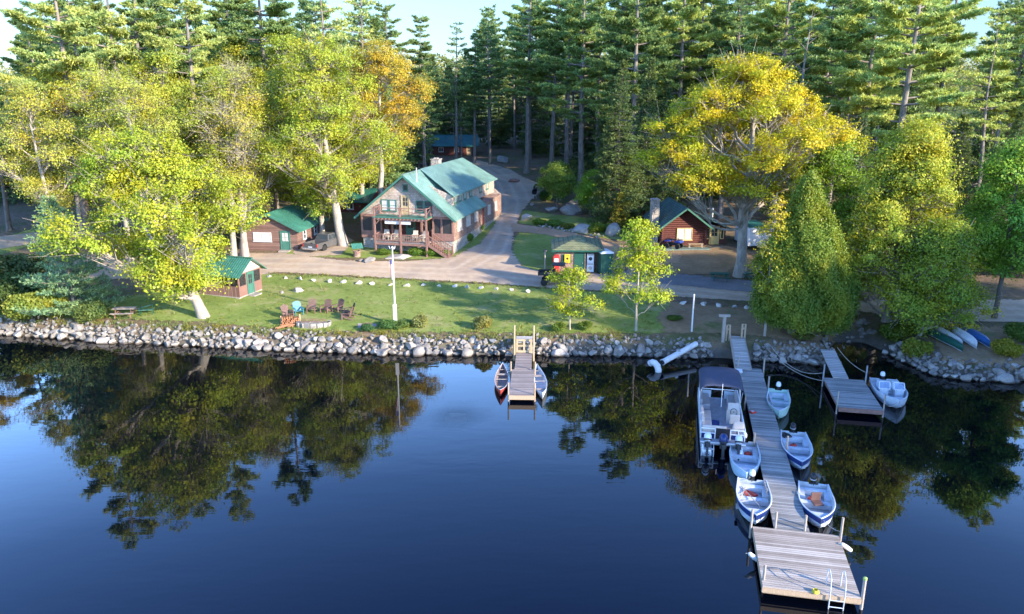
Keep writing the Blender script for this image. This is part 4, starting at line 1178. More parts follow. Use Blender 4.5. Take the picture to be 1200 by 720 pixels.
def understory():
    """low growth and young trees filling the forest floor far behind the buildings"""
    rng = np.random.default_rng(8)
    C_, D_, S_, R_ = [], [], [], []
    for i in range(2300):
        y = rng.uniform(158, 345); x = rng.uniform(-1, 1) * (y * .85 + 10)
        if rng.random() < .25: y = rng.uniform(112, 165); x = rng.uniform(-1, 1) * y * .85
        px, py, _ = pix(x, y, 6)
        if y < 168 and 470 < px < 640: continue
        z = g1(x, y) if y < 170 else 8.8
        k = 60; hh = rng.uniform(1.2, 3.0) + max(0, (y - 160) * .03) * rng.uniform(.5, 1.3); r = rng.uniform(1.5, 3.2)
        u = rng.random(k); a = rng.uniform(0, 6.28, k); q = r * np.sqrt(np.sin(PI * np.clip(u * .8 + .15, .02, .98)))
        C_.append(np.stack([x + q * np.cos(a), y + q * np.sin(a), z + hh * u], 1)); D_.append(np.stack([np.cos(a), np.sin(a), .7 + 0 * a], 1)); S_.append(rng.uniform(.5, 1.0, k)); R_.append(np.clip(rng.random() * .6 + rng.random(k) * .4, 0, 1))
    C = np.concatenate(C_)
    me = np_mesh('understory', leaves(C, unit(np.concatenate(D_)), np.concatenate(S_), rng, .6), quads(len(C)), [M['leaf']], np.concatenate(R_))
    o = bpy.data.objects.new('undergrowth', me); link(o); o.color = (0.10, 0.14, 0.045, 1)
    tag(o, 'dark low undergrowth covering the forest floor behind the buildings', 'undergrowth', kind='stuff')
understory()
# ------------------------------------------------------------------ buildings
def window(parent, c, w, h, face, trim='green_trim', pane='glass', depth=0.07, fw=0.09, bars=(1, 1), sill=True, label=None):
    """window whose pane lies in the wall at c (centre of the outer wall face); face is the outward direction '-y', '+x', '+y' or '-x'"""
    x, y, z = c
    def put(mb, u0, u1, z0, z1, d0, d1):
        if face == '-y': mb.box(x + u0, x + u1, y - d1, y - d0, z + z0, z + z1)
        elif face == '+y': mb.box(x + u0, x + u1, y + d0, y + d1, z + z0, z + z1)
        elif face == '+x': mb.box(x + d0, x + d1, y + u0, y + u1, z + z0, z + z1)
        else: mb.box(x - d1, x - d0, y + u0, y + u1, z + z0, z + z1)
    f = MB()
    put(f, -w / 2, -w / 2 + fw, -h / 2, h / 2, -.02, depth); put(f, w / 2 - fw, w / 2, -h / 2, h / 2, -.02, depth)
    put(f, -w / 2 + fw, w / 2 - fw, h / 2 - fw, h / 2, -.02, depth); put(f, -w / 2 + fw, w / 2 - fw, -h / 2, -h / 2 + fw, -.02, depth)
    for i in range(1, bars[0]):
        u = -w / 2 + w * i / bars[0]; put(f, u - .03, u + .03, -h / 2 + fw, h / 2 - fw, -.02, depth - .02)
    for i in range(1, bars[1]):
        q = -h / 2 + h * i / bars[1]; put(f, -w / 2 + fw, w / 2 - fw, q - .025, q + .025, -.02, depth - .03)
    o = f.build('window', M[trim], parent)
    if label: o['label'] = label
    p = MB(); put(p, -w / 2 + fw, w / 2 - fw, -h / 2 + fw, h / 2 - fw, -.015, .018)
    p.build('pane', M[pane], o)
    if sill:
        s = MB(); put(s, -w / 2 - .06, w / 2 + .06, -h / 2 - .06, -h / 2 - .002, 0.001, depth + .06)
        s.build('sill', M[trim], o)
    return o


def door(parent, c, w, h, face, leafm, trim, glass=None):
    x, y, z = c
    def B(mb, u0, u1, z0, z1, d0, d1, m=0):
        if face == '-y': mb.box(x + u0, x + u1, y - d1, y - d0, z + z0, z + z1, m)
        elif face == '+x': mb.box(x + d0, x + d1, y + u0, y + u1, z + z0, z + z1, m)
        else: mb.box(x + u0, x + u1, y + d0, y + d1, z + z0, z + z1, m)
    d = MB(); B(d, -w / 2, w / 2, 0, h, -.02, .03)
    B(d, -w / 2 + .12, w / 2 - .12, .12, .42 * h, .028, .045)
    o = d.build('door', M[leafm], parent)
    f = MB(); B(f, -w / 2 - .1, -w / 2, 0, h + .1, -.02, .07); B(f, w / 2, w / 2 + .1, 0, h + .1, -.02, .07); B(f, -w / 2, w / 2, h, h + .1, -.02, .07)
    f.build('frame', M[trim], o)
    if glass:
        g = MB(); B(g, -w / 2 + .14, w / 2 - .14, .48 * h, .92 * h, .028, .04); g.build('pane', M[glass], o)
        if True:
            b = MB(); B(b, -.02, .02, .48 * h, .92 * h, .041, .055); B(b, -w / 2 + .14, w / 2 - .14, .7 * h - .02, .7 * h + .02, .041, .052); b.build('glazing_bar', M[leafm], o)
    k = MB(); B(k, w / 2 - .14, w / 2 - .08, .46 * h, .50 * h, .03, .09); k.build('handle', M['steel'], o)
    return o


def roof_plane(mb, p00, p10, p11, p01, t=0.09, ribs=0.0, m=0):
    """slab with top corners p00 -> p10 along the eave, p11 -> p01 along the ridge; ribs run up the slope"""
    a, b, c, d = [Vector(p) for p in (p00, p10, p11, p01)]
    n = (b - a).cross(d - a).normalized()
    if n.z < 0: n = -n
    dn = Vector((0, 0, -t))
    v = [a, b, c, d, a + dn, b + dn, c + dn, d + dn]
    mb.add(v, [(0, 1, 2, 3), (7, 6, 5, 4), (0, 4, 5, 1), (1, 5, 6, 2), (2, 6, 7, 3), (3, 7, 4, 0)], m)
    if ribs:
        L = (b - a).length; k = int(L / ribs)
        for i in range(1, k):
            f = i / k
            p, q = a.lerp(b, f) + n * .018, d.lerp(c, f) + n * .018
            mb.beam(p, q, .035, .035, m, up=n)


def rail(mb, p, q, h=0.95, posts=True, bal=0, m=0):
    p, q = Vector(p), Vector(q)
    u = Vector((0, 0, 1))
    mb.beam(p + u * h, q + u * h, .09, .07, m); mb.beam(p + u * .14, q + u * .14, .06, .06, m)
    for i in range(bal):
        c = p.lerp(q, (i + .5) / bal)
        mb.beam(c + u * .17, c + u * (h - .04), .04, .04, m, up=(0, 1, 0))


# ---- main lodge: x along the front (right), y into depth
LW, LL = 10.8, 20.0
LZ = 2.55
lodge = thing('lodge', 'large two-storey shingled lodge with green metal roof, porch and balcony', 'lodge', (-16.75, 84.6, LZ), rad(-14))
E0, RZ, PITCH = 4.0, 8.35, (8.35 - 4.0) / (LW / 2)
m = MB(); m.box(.12, LW - .12, .14, LL - .1, -1.2, 1.35); m.build('foundation', M['stone'], lodge)
# ground floor walls
m = MB()
m.box(0, LW, 1.75, LL, 1.352, 4.0)                                       # main body behind the porch recess
m.box(LW - 0.16, LW - .001, .16, 1.748, 1.352, 4.0); m.box(0.001, .16, .16, 1.748, 1.352, 4.0)
m.build('side_wall', M['redwall'], lodge)
m = MB()
for a, b in ((0, 2.3), (8.35, LW)):
    m.box(a, b, 0, .15, 1.352, 2.15)
for xx in (0, 1.3, 2.3, 3.6, 7.0, 8.35, 9.3, LW - .24):
    m.box(xx, xx + .2, -.01, .16, 1.36, 3.72)
m.box(0, LW, -.015, .17, 3.722, 4.02)
m.build('porch_wall', M['redwood'], lodge)
for a, b, lo in ((.2, 1.3, 2.15), (1.5, 2.3, 2.15), (8.55, 9.3, 2.15), (9.5, LW - .24, 2.15)):
    m = MB(); m.box(a + .002, b - .002, .06, .08, lo, 3.72); m.build('porch_screen', M['screen'], lodge)
m = MB(); m.box(2.5, 8.35, 1.70, 1.745, 1.4, 3.72); m.build('porch_back_panel', M['logwall'], lodge)
door(lodge, (5.2, 1.70, 1.36), .95, 2.05, '-y', 'green_trim', 'green_trim', 'glass')
window(lodge, (3.5, 1.70, 2.7), 1.3, 1.2, '-y', 'redwood', 'glass', bars=(2, 1))
window(lodge, (7.2, 1.70, 2.7), 1.5, 1.2, '-y', 'redwood', 'glass', bars=(2, 1))
# upper gable
m = MB()
gp_ = [(0, 4.022), (LW, 4.022), (LW, E0 + .02), (LW / 2, RZ - .12), (0, E0 + .02)]
m.prism([(0.0, 4.021), (LW, 4.021), (LW / 2, RZ - .14)], -.02, .16, 'y')
m.build('gable_wall', M['greyshingle'], lodge)
m = MB(); m.prism([(0.0, 4.021), (LW, 4.021), (LW / 2, RZ - .14)], LL - .16, LL, 'y'); m.build('rear_gable', M['greyshingle'], lodge)
window(lodge, (2.95, -.02, 5.05), .85, 1.25, '-y', 'green_trim', 'curtain', bars=(1, 2)); window(lodge, (3.9, -.02, 5.05), .85, 1.25, '-y', 'green_trim', 'curtain', bars=(1, 2))
window(lodge, (7.0, -.02, 5.05), .85, 1.25, '-y', 'green_trim', 'glass', bars=(1, 2)); window(lodge, (7.95, -.02, 5.05), .85, 1.25, '-y', 'green_trim', 'glass', bars=(1, 2))
window(lodge, (LW / 2, -.02, 7.0), .6, .7, '-y', 'green_trim', 'glass')
door(lodge, (5.35, -.02, 4.1), .8, 2.0, '-y', 'tan', 'tan', 'glass')
# roof: two main planes, long shed dormer on the right
OH, FO = .45, .75
def zr(x): return E0 + (x if x < LW / 2 else LW - x) * PITCH
m = MB()
eL = (-OH, E0 - OH * PITCH); eR = (LW + OH, E0 - OH * PITCH)
roof_plane(m, (eL[0], -FO, eL[1] + .1), (eL[0], LL + .5, eL[1] + .1), (LW / 2, LL + .5, RZ + .1), (LW / 2, -FO, RZ + .1), .1, .42)
roof_plane(m, (eR[0], -FO, eR[1] + .1), (eR[0], 11.6, eR[1] + .1), (LW / 2, 11.6, RZ + .1), (LW / 2, -FO, RZ + .1), .1, .42)
m.beam((LW / 2, -FO, RZ + .13), (LW / 2, LL + .5, RZ + .13), .3, .07)
m.build('roof', M['roof_teal'], lodge)
m = MB()
DX, DZ = LW - .95, 6.05        # dormer eave line
roof_plane(m, (DX + .35, 2.0, DZ - .09), (DX + .35, LL + .5, DZ - .09), (LW / 2 + .02, LL + .5, RZ + .24), (LW / 2 + .02, 4.6, RZ + .24), .11, .42)
m.build('dormer_roof', M['roof_teal'], lodge)
m = MB()
m.box(DX - .12, DX, 2.45, LL - .02, zr(DX) - .5, DZ - .09)
m.prism([(DX - .12, zr(DX) - .3), (DX - .12, DZ - .06), (LW / 2 + 1.5, zr(LW / 2 + 1.5) - .02)], 2.45, 2.6, 'y')
m.box(LW / 2, DX - .125, LL - .15, LL - .03, 4.0, 6.2)
m.build('dormer_wall', M['greyshingle'], lodge)
for yy, ww in ((3.6, 1.0), (5.2, .9), (7.0, 1.0), (9.3, 1.0), (13.5, 1.1), (16.5, 1.0)):
    window(lodge, (DX, yy, 5.45), ww, .85, '+x', 'green_trim', 'curtain', bars=(2, 1))
m = MB()
fb = .2
for (x0, z0_, x1, z1_) in ((eL[0], eL[1], LW / 2, RZ), (eR[0], eR[1], LW / 2, RZ)):
    m.beam((x0, -FO + .01, z0_ - .04), (x1, -FO + .01, z1_ - .04), .06, .22, up=(0, -1, 0) if False else (0, 0, 1))
m.build('barge_board', M['green_trim'], lodge)
m = MB()
for i in range(27):
    yy = -.4 + i * .45
    m.box(LW + .002, LW + OH - .06, yy, yy + .07, 3.62, 3.74)
m.build('rafter_tail', M['redwood'], lodge)
for yy, n_ in ((2.0, 3), (5.2, 3), (8.3, 2), (14.0, 2), (17.2, 2)):
    window(lodge, (LW, yy, 2.85), .5 * n_, 1.15, '+x', 'beam_paint', 'curtain', bars=(n_, 1))
door(lodge, (LW, 11.2, 1.36), .9, 2.0, '+x', 'logwall', 'redwood', None)
for xx in (0,):
    for yy in (4, 8.5, 13):
        window(lodge, (xx, yy, 2.8), 1.0, 1.1, '-x', 'white', 'glass', bars=(2, 1))
m = MB(); m.box(4.2, 5.2, 11.6, 12.6, 6.0, 9.0); m.box(4.13, 5.27, 11.53, 12.67, 9.002, 9.1); m.box(4.45, 4.95, 11.85, 12.35, 9.102, 9.22)
m.build('chimney', M['stone'], lodge)
m = MB(); m.tube([(6.5, .6, 7.2), (6.5, .6, 9.1)], .045, 8); m.build('vent_pipe', M['white'], lodge)
# porch and balcony
PX0, PX1, PD = 2.35, 8.35, 1.75
m = MB()
m.box(PX0, PX1, -PD, 1.69, 1.22, 1.34)
m.build('porch_deck', M['deck_dark'], lodge)
m = MB(); m.box(PX0 - .1, PX1 + .1, -PD - .1, -.03, 3.92, 4.05); m.build('balcony_deck', M['green_trim'], lodge)
for xx in (PX0 + .05, 5.35, PX1 - .05):
    m = MB(); m.beam((xx, -PD, -.8), (xx, -PD, 5.1), .17, .17, up=(0, 1, 0)); m.build('porch_post', M['redwood'], lodge)
m = MB()
m.beam((PX0 - .05, -PD + .002, 3.78), (PX1 + .05, -PD + .002, 3.78), .12, .22)
m.beam((PX0 - .05, -PD + .002, 1.1), (PX1 + .05, -PD + .002, 1.1), .12, .2)
for i in range(15):
    xx = PX0 + .1 + i * .42; m.box(xx, xx + .07, -PD - .22, -.04, 3.80, 3.916)
for a, s in ((PX0 + .05, 1), (PX1 - .05, -1)):
    m.beam((a, -PD, 3.1), (a + s * .6, -PD, 3.7), .08, .08)
m.build('porch_beam', M['redwood'], lodge)
m = MB()
for a, b in ((PX0 + .05, 5.35), (5.35, PX1 - .05)):
    m.beam((a, -PD, 5.0), (b, -PD, 5.0), .08, .07); m.beam((a, -PD, 4.2), (b, -PD, 4.9), .06, .05); m.beam((a, -PD, 4.9), (b, -PD, 4.2), .06, .05)
for a in (PX0 + .05, PX1 - .05):
    m.beam((a, -PD, 5.0), (a, -.05, 5.0), .08, .07); m.beam((a, -PD, 4.3), (a, -.05, 4.9), .06, .05)
    m.box(a - .09, a + .09, -.3, -.03, 4.06, 5.15)
m.build('balcony_railing', M['redwood'], lodge)
m = MB()
for a, b in ((PX0 + .05, 5.35), (5.35, 7.6)):
    rail(m, (a + .1, -PD, 1.34), (b - .1, -PD, 1.34), .8, bal=9)
rail(m, (PX0 + .05, -PD + .1, 1.34), (PX0 + .05, -.05, 1.34), .8, bal=5)
m.build('porch_railing', M['redwood'], lodge)
m = MB(); m.box(3.55, 6.5, -PD + .08, -PD + .11, 3.28, 3.64)
bn = m.build('banner', M['white'], lodge); bn['label'] = 'long white banner hung under the balcony'
m = MB()
SX0, SX1, SY0, SY1 = PX1 + .1, 10.75, -1.7, -.35
ns_ = 8
for i in range(ns_):
    xx = SX0 + (SX1 - SX0) * i / ns_; zz = 1.30 - 1.42 * (i + 1) / (ns_ + 0.5)
    m.box(xx, xx + .36, SY0 + .06, SY1 - .06, zz - .05, zz)
m.build('tread', M['redwood'], lodge)
st_ = [c for c in lodge.children if c.name.startswith('tread')][0]; st_.name = 'stair'
m = MB()
for yy in (SY0, SY1):
    m.beam((SX0 - .05, yy, 1.2), (SX1 + .1, yy, -.28), .07, .28)
    m.beam((SX0, yy, 2.2), (SX1, yy, .75), .08, .07)
    for i in range(10):
        f = (i + .5) / 10; xx = SX0 + (SX1 - SX0) * f
        m.beam((xx, yy, 1.2 - 1.46 * f), (xx, yy, 2.2 - 1.45 * f), .045, .045, up=(0, 1, 0))
    for xx, zz in ((SX0 + .02, 1.1), (SX1 - .02, -.6)):
        m.beam((xx, yy, zz), (xx, yy, zz + 1.55), .12, .12, up=(0, 1, 0))
m.build('stair_railing', M['redwood'], lodge)


def lw(x, y, z=0):       # lodge coordinates to world
    return lodge_M @ Vector((x, y, z))
lodge_M = Matrix.Translation(lodge.location) @ Matrix.Rotation(rad(-14), 4, 'Z')


# lawn chairs on the porch
def porch_chair(loc, rz, first=[None]):
    if first[0] is None:
        t = thing('porch_chair', 'pale slatted chair on the lodge porch', 'chair', (0, 0, 0), 0, 'pale chairs on the lodge porch')
        m = MB(); m.box(-.28, .28, -.28, .25, .40, .44); m.build('seat', M['beam_paint'], t)
        m = MB()
        for i in range(5): m.beam((-.22 + i * .11, .24, .44), (-.22 + i * .11, .42, 1.05), .085, .025)
        m.beam((-.27, .34, .78), (.27, .34, .78), .04, .05); m.build('backrest', M['beam_paint'], t)
        for sx in (-.26, .26):
            for sy in (-.26, .24):
                m = MB(); m.beam((sx, sy, 0), (sx, sy, .62 if sy < 0 else .5), .05, .05, up=(0, 1, 0)); m.build('leg', M['beam_paint'], t)
            m = MB(); m.beam((sx * 1.1, -.3, .64), (sx * 1.1, .36, .64), .09, .03); m.build('armrest', M['beam_paint'], t)
        first[0] = t; o = t
    else:
        o = copy_tree(first[0])
    o.location = loc; o.rotation_euler = (0, 0, rz)
    return o
for xx, yy, a in ((3.2, -.6, .2), (4.2, -.6, -.2), (6.5, -.5, .1), (7.5, -.6, -.3)):
    porch_chair(lw(xx, yy, 1.345), rad(-14) + a)


def simple_house(name, label, cat, loc, rz, w, d, wall_h, ridge_h, wallm, roofm, ridge='y', over=.45, rib=.4, base=1.0):
    """rectangular house; origin at the front-left corner; ridge runs along y (gable to the front) or x"""
    t = thing(name, label, cat, loc, rz)
    m = MB()
    if ridge == 'y':
        m.prism([(0, -base), (w, -base), (w, wall_h), (w / 2, ridge_h), (0, wall_h)], 0, d, 'y')
    else:
        m.prism([(0, -base), (d, -base), (d, wall_h), (d / 2, ridge_h), (0, wall_h)], 0, w, 'x')
    m.build('wall', M[wallm], t)
    r = MB()
    k = (ridge_h - wall_h) / ((w if ridge == 'y' else d) / 2)
    if ridge == 'y':
        roof_plane(r, (-over, -over, wall_h - over * k + .1), (-over, d + over, wall_h - over * k + .1), (w / 2, d + over, ridge_h + .1), (w / 2, -over, ridge_h + .1), .09, rib)
        roof_plane(r, (w + over, -over, wall_h - over * k + .1), (w + over, d + over, wall_h - over * k + .1), (w / 2, d + over, ridge_h + .1), (w / 2, -over, ridge_h + .1), .09, rib)
        r.beam((w / 2, -over - .01, ridge_h + .12), (w / 2, d + over + .01, ridge_h + .12), .26, .06)
    else:
        roof_plane(r, (-over, -over, wall_h - over * k + .1), (w + over, -over, wall_h - over * k + .1), (w + over, d / 2, ridge_h + .1), (-over, d / 2, ridge_h + .1), .09, rib)
        roof_plane(r, (-over, d + over, wall_h - over * k + .1), (w + over, d + over, wall_h - over * k + .1), (w + over, d / 2, ridge_h + .1), (-over, d / 2, ridge_h + .1), .09, rib)
        r.beam((-over - .01, d / 2, ridge_h + .12), (w + over + .01, d / 2, ridge_h + .12), .26, .06)
    r.build('roof', M[roofm], t)
    return t, k


# ---- brown cabin with the white window (left of the lodge)
pr = P(349.5, 294)
w_ = 6.4
rz_ = rad(-8)
c0 = Vector((pr.x - w_ * math.cos(rz_), pr.y - w_ * math.sin(rz_), pr.z))
brown, k = simple_house('cabin', 'low brown log-sided cabin with green roof behind the parked pickup truck', 'cabin', c0, rz_, w_, 8.0, 2.35, 4.0, 'cabinwall', 'roof', 'y', .5)
window(brown, (2.35, 0, 1.45), 2.1, 1.0, '-y', 'white', 'curtain', bars=(4, 1))
door(brown, (5.0, 0, .05), .95, 2.05, '-y', 'green_trim', 'green_trim', 'curtain')
window(brown, (w_, 2.0, 1.5), .8, 1.1, '+x', 'white', 'glass', bars=(1, 2)); window(brown, (w_, 5.2, 1.5), .8, 1.1, '+x', 'white', 'glass', bars=(1, 2))
m = MB(); m.beam((-.45, -.47, 2.2), (w_ / 2, -.47, 4.02), .05, .2); m.beam((w_ + .45, -.47, 2.2), (w_ / 2, -.47, 4.02), .05, .2); m.build('barge_board', M['green_trim'], brown)
m = MB(); m.box(4.4, 5.6, -.75, -.005, -.2, .06); m.build('doorstep', M['old_post'], brown)

# white plastic chair and plant pots in front of the brown cabin
p = P(291.5, 291)
ch = thing('garden_chair', 'white moulded plastic chair in front of the brown cabin', 'chair', p, rad(160))
m = MB(); m.box(-.27, .27, -.27, .25, .40, .45); m.build('seat', M['white'], ch)
m = MB(); m.prism([(-.27, .45), (.27, .45), (.30, .8), (.2, .98), (-.2, .98), (-.30, .8)], .24, .29, 'y'); m.build('backrest', M['white'], ch)
for sx in (-.25, .25):
    for sy in (-.24, .24):
        m = MB(); m.tube([(sx * 1.1, sy * 1.1, 0), (sx, sy, .42)], [.025, .035], 6); m.build('leg', M['white'], ch)
    m = MB(); m.beam((sx * 1.1, -.27, .66), (sx * 1.1, .26, .7), .07, .03); m.beam((sx * 1.1, -.25, .4), (sx * 1.1, -.25, .66), .05, .04, up=(0, 1, 0)); m.build('armrest', M['white'], ch)
for px, r_, mt, lab in ((302.5, .3, 'rubber', 'wide black plant tub beside the white plastic chair'), (310, .16, 'cream', 'small pale flower pot between black tub and green door'), (318, .17, 'cream', 'small pale flower pot nearest the green door')):
    p = P(px, 293)
    t = thing('plant_pot', lab, 'flower pot', p)
    MB().lathe([(r_ * .75, 0), (r_, r_ * 1.3), (r_ * 1.05, r_ * 1.32), (r_ * .9, r_ * 1.3), (r_ * .85, r_ * 1.1)], 12).build('pot', M[mt], t)
    o = bpy.data.objects.new('foliage', B2[1]); link(o, t); o.location = (0, 0, r_ * 1.1); o.scale = (r_ * .8,) * 3; o.color = (.12, .2, .04, 1)

# ---- screen house on the lawn
pc = P(281.5, 351)
rz_ = rad(-18)
w_, d_ = 4.3, 3.3
c0 = Vector((pc.x - w_ * math.cos(rz_), pc.y - w_ * math.sin(rz_), pc.z + .18))
sh = thing('screen_house', 'small brown screened summer house with bright green ribbed roof on the lawn', 'screen house', c0, rz_)
m = MB()
for (x0, x1, y0, y1) in ((0, w_, 0, .09), (0, w_, d_ - .09, d_), (0, .09, .092, d_ - .092)):
    m.box(x0, x1, y0, y1, 0, .95)
m.box(w_ - .09, w_, .092, 1.15, 0, .95); m.box(w_ - .09, w_, 2.12, d_ - .092, 0, .95)
m.build('board_wall', M['boards'], sh)
m = MB()
for x in (0, 1.07, 2.14, 3.2, w_ - .12):
    for y in (0, d_ - .12): m.box(x, x + .12, y - .006, y + .114, .952, 2.0)
for x in (0, w_ - .12): m.box(x + (.006 if x else -.006), x + .12, 1.06, 1.16, .952, 2.0); m.box(x + (.006 if x else -.006), x + .12, 2.12, 2.22, .952, 2.0)
for y in (-.008, d_ - .105): m.box(-.01, w_ + .01, y, y + .113, 2.002, 2.12)
for x in (-.01, w_ - .1): m.box(x, x + .112, .11, d_ - .11, 2.002, 2.12)
m.build('frame', M['redwood'], sh)
m = MB()
m.box(.1, w_ - .1, .05, .06, .95, 2.0); m.box(.1, w_ - .1, d_ - .06, d_ - .05, .95, 2.0); m.box(w_ - .06, w_ - .05, .1, d_ - .1, .95, 2.0); m.box(.05, .06, .1, d_ - .1, .95, 2.0)
sm_, nt_ = new_mat('see_through_screen')
b_ = nt_.nodes.new('ShaderNodeBsdfPrincipled'); b_.inputs['Base Color'].default_value = (.03, .03, .03, 1); b_.inputs['Roughness'].default_value = .6
t_ = nt_.nodes.new('ShaderNodeBsdfTransparent'); mx_ = nt_.nodes.new('ShaderNodeMixShader'); mx_.inputs[0].default_value = .55
nt_.links.new(t_.outputs[0], mx_.inputs[1]); nt_.links.new(b_.outputs[0], mx_.inputs[2]); ou_ = nt_.nodes.new('ShaderNodeOutputMaterial'); nt_.links.new(mx_.outputs[0], ou_.inputs[0])
m.build('insect_screen', sm_, sh)
m = MB(); m.box(0, w_, 0, d_, -.1, -.002); m.build('floor', M['old_post'], sh)
m = MB(); m.prism([(.0, 2.122), (d_, 2.122), (d_ / 2, 3.2)], w_ - .06, w_, 'x'); m.prism([(.0, 2.122), (d_, 2.122), (d_ / 2, 3.2)], 0, .06, 'x'); m.build('gable_panel', M['beam_paint'], sh)
door(sh, (w_, 1.64, .0), .8, 1.95, '+x', 'green_trim', 'green_trim', 'screen')
r = MB(); k = 1.1 / (d_ / 2); o_ = .42
roof_plane(r, (-o_, -o_, 2.2 - o_ * k), (w_ + o_, -o_, 2.2 - o_ * k), (w_ + o_, d_ / 2, 3.32), (-o_, d_ / 2, 3.32), .07, .24)
roof_plane(r, (-o_, d_ + o_, 2.2 - o_ * k), (w_ + o_, d_ + o_, 2.2 - o_ * k), (w_ + o_, d_ / 2, 3.32), (-o_, d_ / 2, 3.32), .07, .24)
r.beam((-o_ - .01, d_ / 2, 3.33), (w_ + o_ + .01, d_ / 2, 3.33), .24, .06)
r.build('roof', M['roof'], sh)
for x, y in ((.3, .2), (w_ / 2, .15), (w_ - .25, .15), (w_ - .25, d_ - .2), (.3, d_ - .2)):
    m = MB(); m.box(x - .2, x + .2, y - .2, y + .2, -.6, -.102); m.build('footing_block', M['rock'], sh)
m = MB(); m.box(w_ + .02, w_ + .75, 1.1, 2.2, -.25, -.05); m.build('doorstep', M['rock'], sh)

# ---- dark red log cabin on the right
pl = P(775, 289)
rz_ = rad(2)
w_, d_ = 5.0, 8.0
cab = thing('log_cabin', 'dark red log cabin with stone chimney and cream door under the pines', 'cabin', (pl.x, pl.y, pl.z + .12), rz_)
WH, RH = 2.35, 4.25
m = MB()
m.prism([(.06, -.8), (w_ - .06, -.8), (w_ - .06, WH), (w_ / 2, RH - .05), (.06, WH)], .08, d_, 'y')
z = .1; R_ = .125
while z < RH - .15:
    half = w_ / 2 if z < WH else (RH - z) / (RH - WH) * w_ / 2
    m.tube([(w_ / 2 - half - (.12 if z < WH else -.02), .08, z), (w_ / 2 + half + (.12 if z < WH else -.02), .08, z)], R_, 8)
    if z < WH:
        m.tube([(.05, -.12, z), (.05, d_, z)], R_ - .003, 8); m.tube([(w_ - .05, -.12, z), (w_ - .05, d_, z)], R_ - .003, 8)
    z += .235
m.build('log_wall', M['logwall'], cab)
r = MB(); k = (RH - WH) / (w_ / 2); o_ = .6; fo = .9
roof_plane(r, (-o_, -fo, WH - o_ * k + .14), (-o_, d_ + .4, WH - o_ * k + .14), (w_ / 2, d_ + .4, RH + .14), (w_ / 2, -fo, RH + .14), .12)
roof_plane(r, (w_ + o_, -fo, WH - o_ * k + .14), (w_ + o_, d_ + .4, WH - o_ * k + .14), (w_ / 2, d_ + .4, RH + .14), (w_ / 2, -fo, RH + .14), .12)
r.build('roof', M['roof_shingle'], cab)
m = MB(); m.beam((-o_, -fo - .02, WH - o_ * k + .02), (w_ / 2, -fo - .02, RH + .02), .05, .18); m.beam((w_ + o_, -fo - .02, WH - o_ * k + .02), (w_ / 2, -fo - .02, RH + .02), .05, .18); m.build('barge_board', M['green_trim'], cab)
window(cab, (2.55, -.06, 1.3), 1.75, 1.35, '-y', 'cream', 'curtain', fw=.055, bars=(2, 1))
m = MB(); m.box(w_ + .16, w_ + 2.4, .5, 4.6, -.8, 2.2); m.build('entry_wall', M['logwall'], cab)
r = MB(); roof_plane(r, (w_ + 2.75, -.3, 1.95), (w_ + 2.75, 5.0, 1.95), (w_ - .4, 5.0, 3.25), (w_ - .4, -.3, 3.25), .12); r.build('entry_roof', M['roof_shingle'], cab)
door(cab, (w_ + 1.1, .5, -.02), .95, 2.0, '-y', 'cream', 'cream', 'glass')
for xx in (.38, 2.0):
    window(cab, (w_ + xx, .5, 1.25), .42, 1.3, '-y', 'cream', 'glass', sill=False)
m = MB(); m.box(-.95, -.16, 1.2, 2.5, -.8, 4.9); m.box(-1.02, -.09, 1.13, 2.57, 4.902, 5.02); m.build('chimney', M['stone'], cab)
m = MB(); m.tube([(w_ + 1.6, 3.4, 2.3), (w_ + 1.6, 3.4, 3.6)], .1, 8); m.lathe([(.16, 0), (.02, .14)], 8, (w_ + 1.6, 3.4, 3.6)); m.build('stove_pipe', M['steel'], cab)
m = MB(); m.box(-.1, w_ + .1, -1.9, -.16, -.35, -.08); m.box(w_ + .3, w_ + 1.9, -.8, .49, -.35, -.06); m.build('porch_slab', plain('green_painted_deck', (.13, .18, .16), .8), cab)
cabM = Matrix.Translation(cab.location) @ Matrix.Rotation(rz_, 4, 'Z')

b = thing('bench', 'plain wooden bench on the porch slab of the dark red cabin', 'bench', cabM @ Vector((3.6, -1.1, -.08)), rz_)
m = MB(); m.box(-.85, .85, -.2, .2, .42, .47); m.build('seat', M['pine_post'], b)
for sx in (-.7, .7):
    for sy in (-.14, .14):
        m = MB(); m.beam((sx, sy * 1.3, 0), (sx, sy, .42), .06, .06, up=(0, 1, 0)); m.build('leg', M['old_post'], b)

# ---- fuel and wash shed beside the road
ps = P(651, 319)
shed = thing('shed', 'low dark red shed with mossy hip roof, green door and yellow notice', 'shed', (ps.x, ps.y, ps.z - .02), rad(-2))
w_, d_ = 4.4, 5.2
m = MB(); m.box(0, 2.95, 0, d_, -.5, 2.25); m.box(2.952, w_, 1.3, d_, -.5, 2.25); m.build('wall', M['redwall'], shed)
m = MB(); o_ = .4; zt = 2.3; ap = (w_ / 2 + .5, d_ / 2, 3.15)
base_ = [(-o_, -o_, zt), (w_ + o_, -o_, zt), (w_ + o_, d_ + o_, zt), (-o_, d_ + o_, zt)]
ra, rb_ = (w_ / 2, 1.9, 3.2), (w_ / 2, d_ - 1.9, 3.2)
v = base_ + [ra, rb_] + [(a, b_2, c - .14) for a, b_2, c in base_]
m.add(v, [(0, 1, 4), (1, 2, 5, 4), (2, 3, 5), (3, 0, 4, 5), (0, 6, 7, 1), (1, 7, 8, 2), (2, 8, 9, 3), (3, 9, 6, 0), (6, 9, 8, 7)])
m.build('roof', M['roof_moss'], shed)
m = MB(); m.box(-o_ - .02, w_ + o_ + .02, -o_ - .03, -o_ - .002, 2.14, 2.31); m.build('fascia', M['dark_green'], shed)
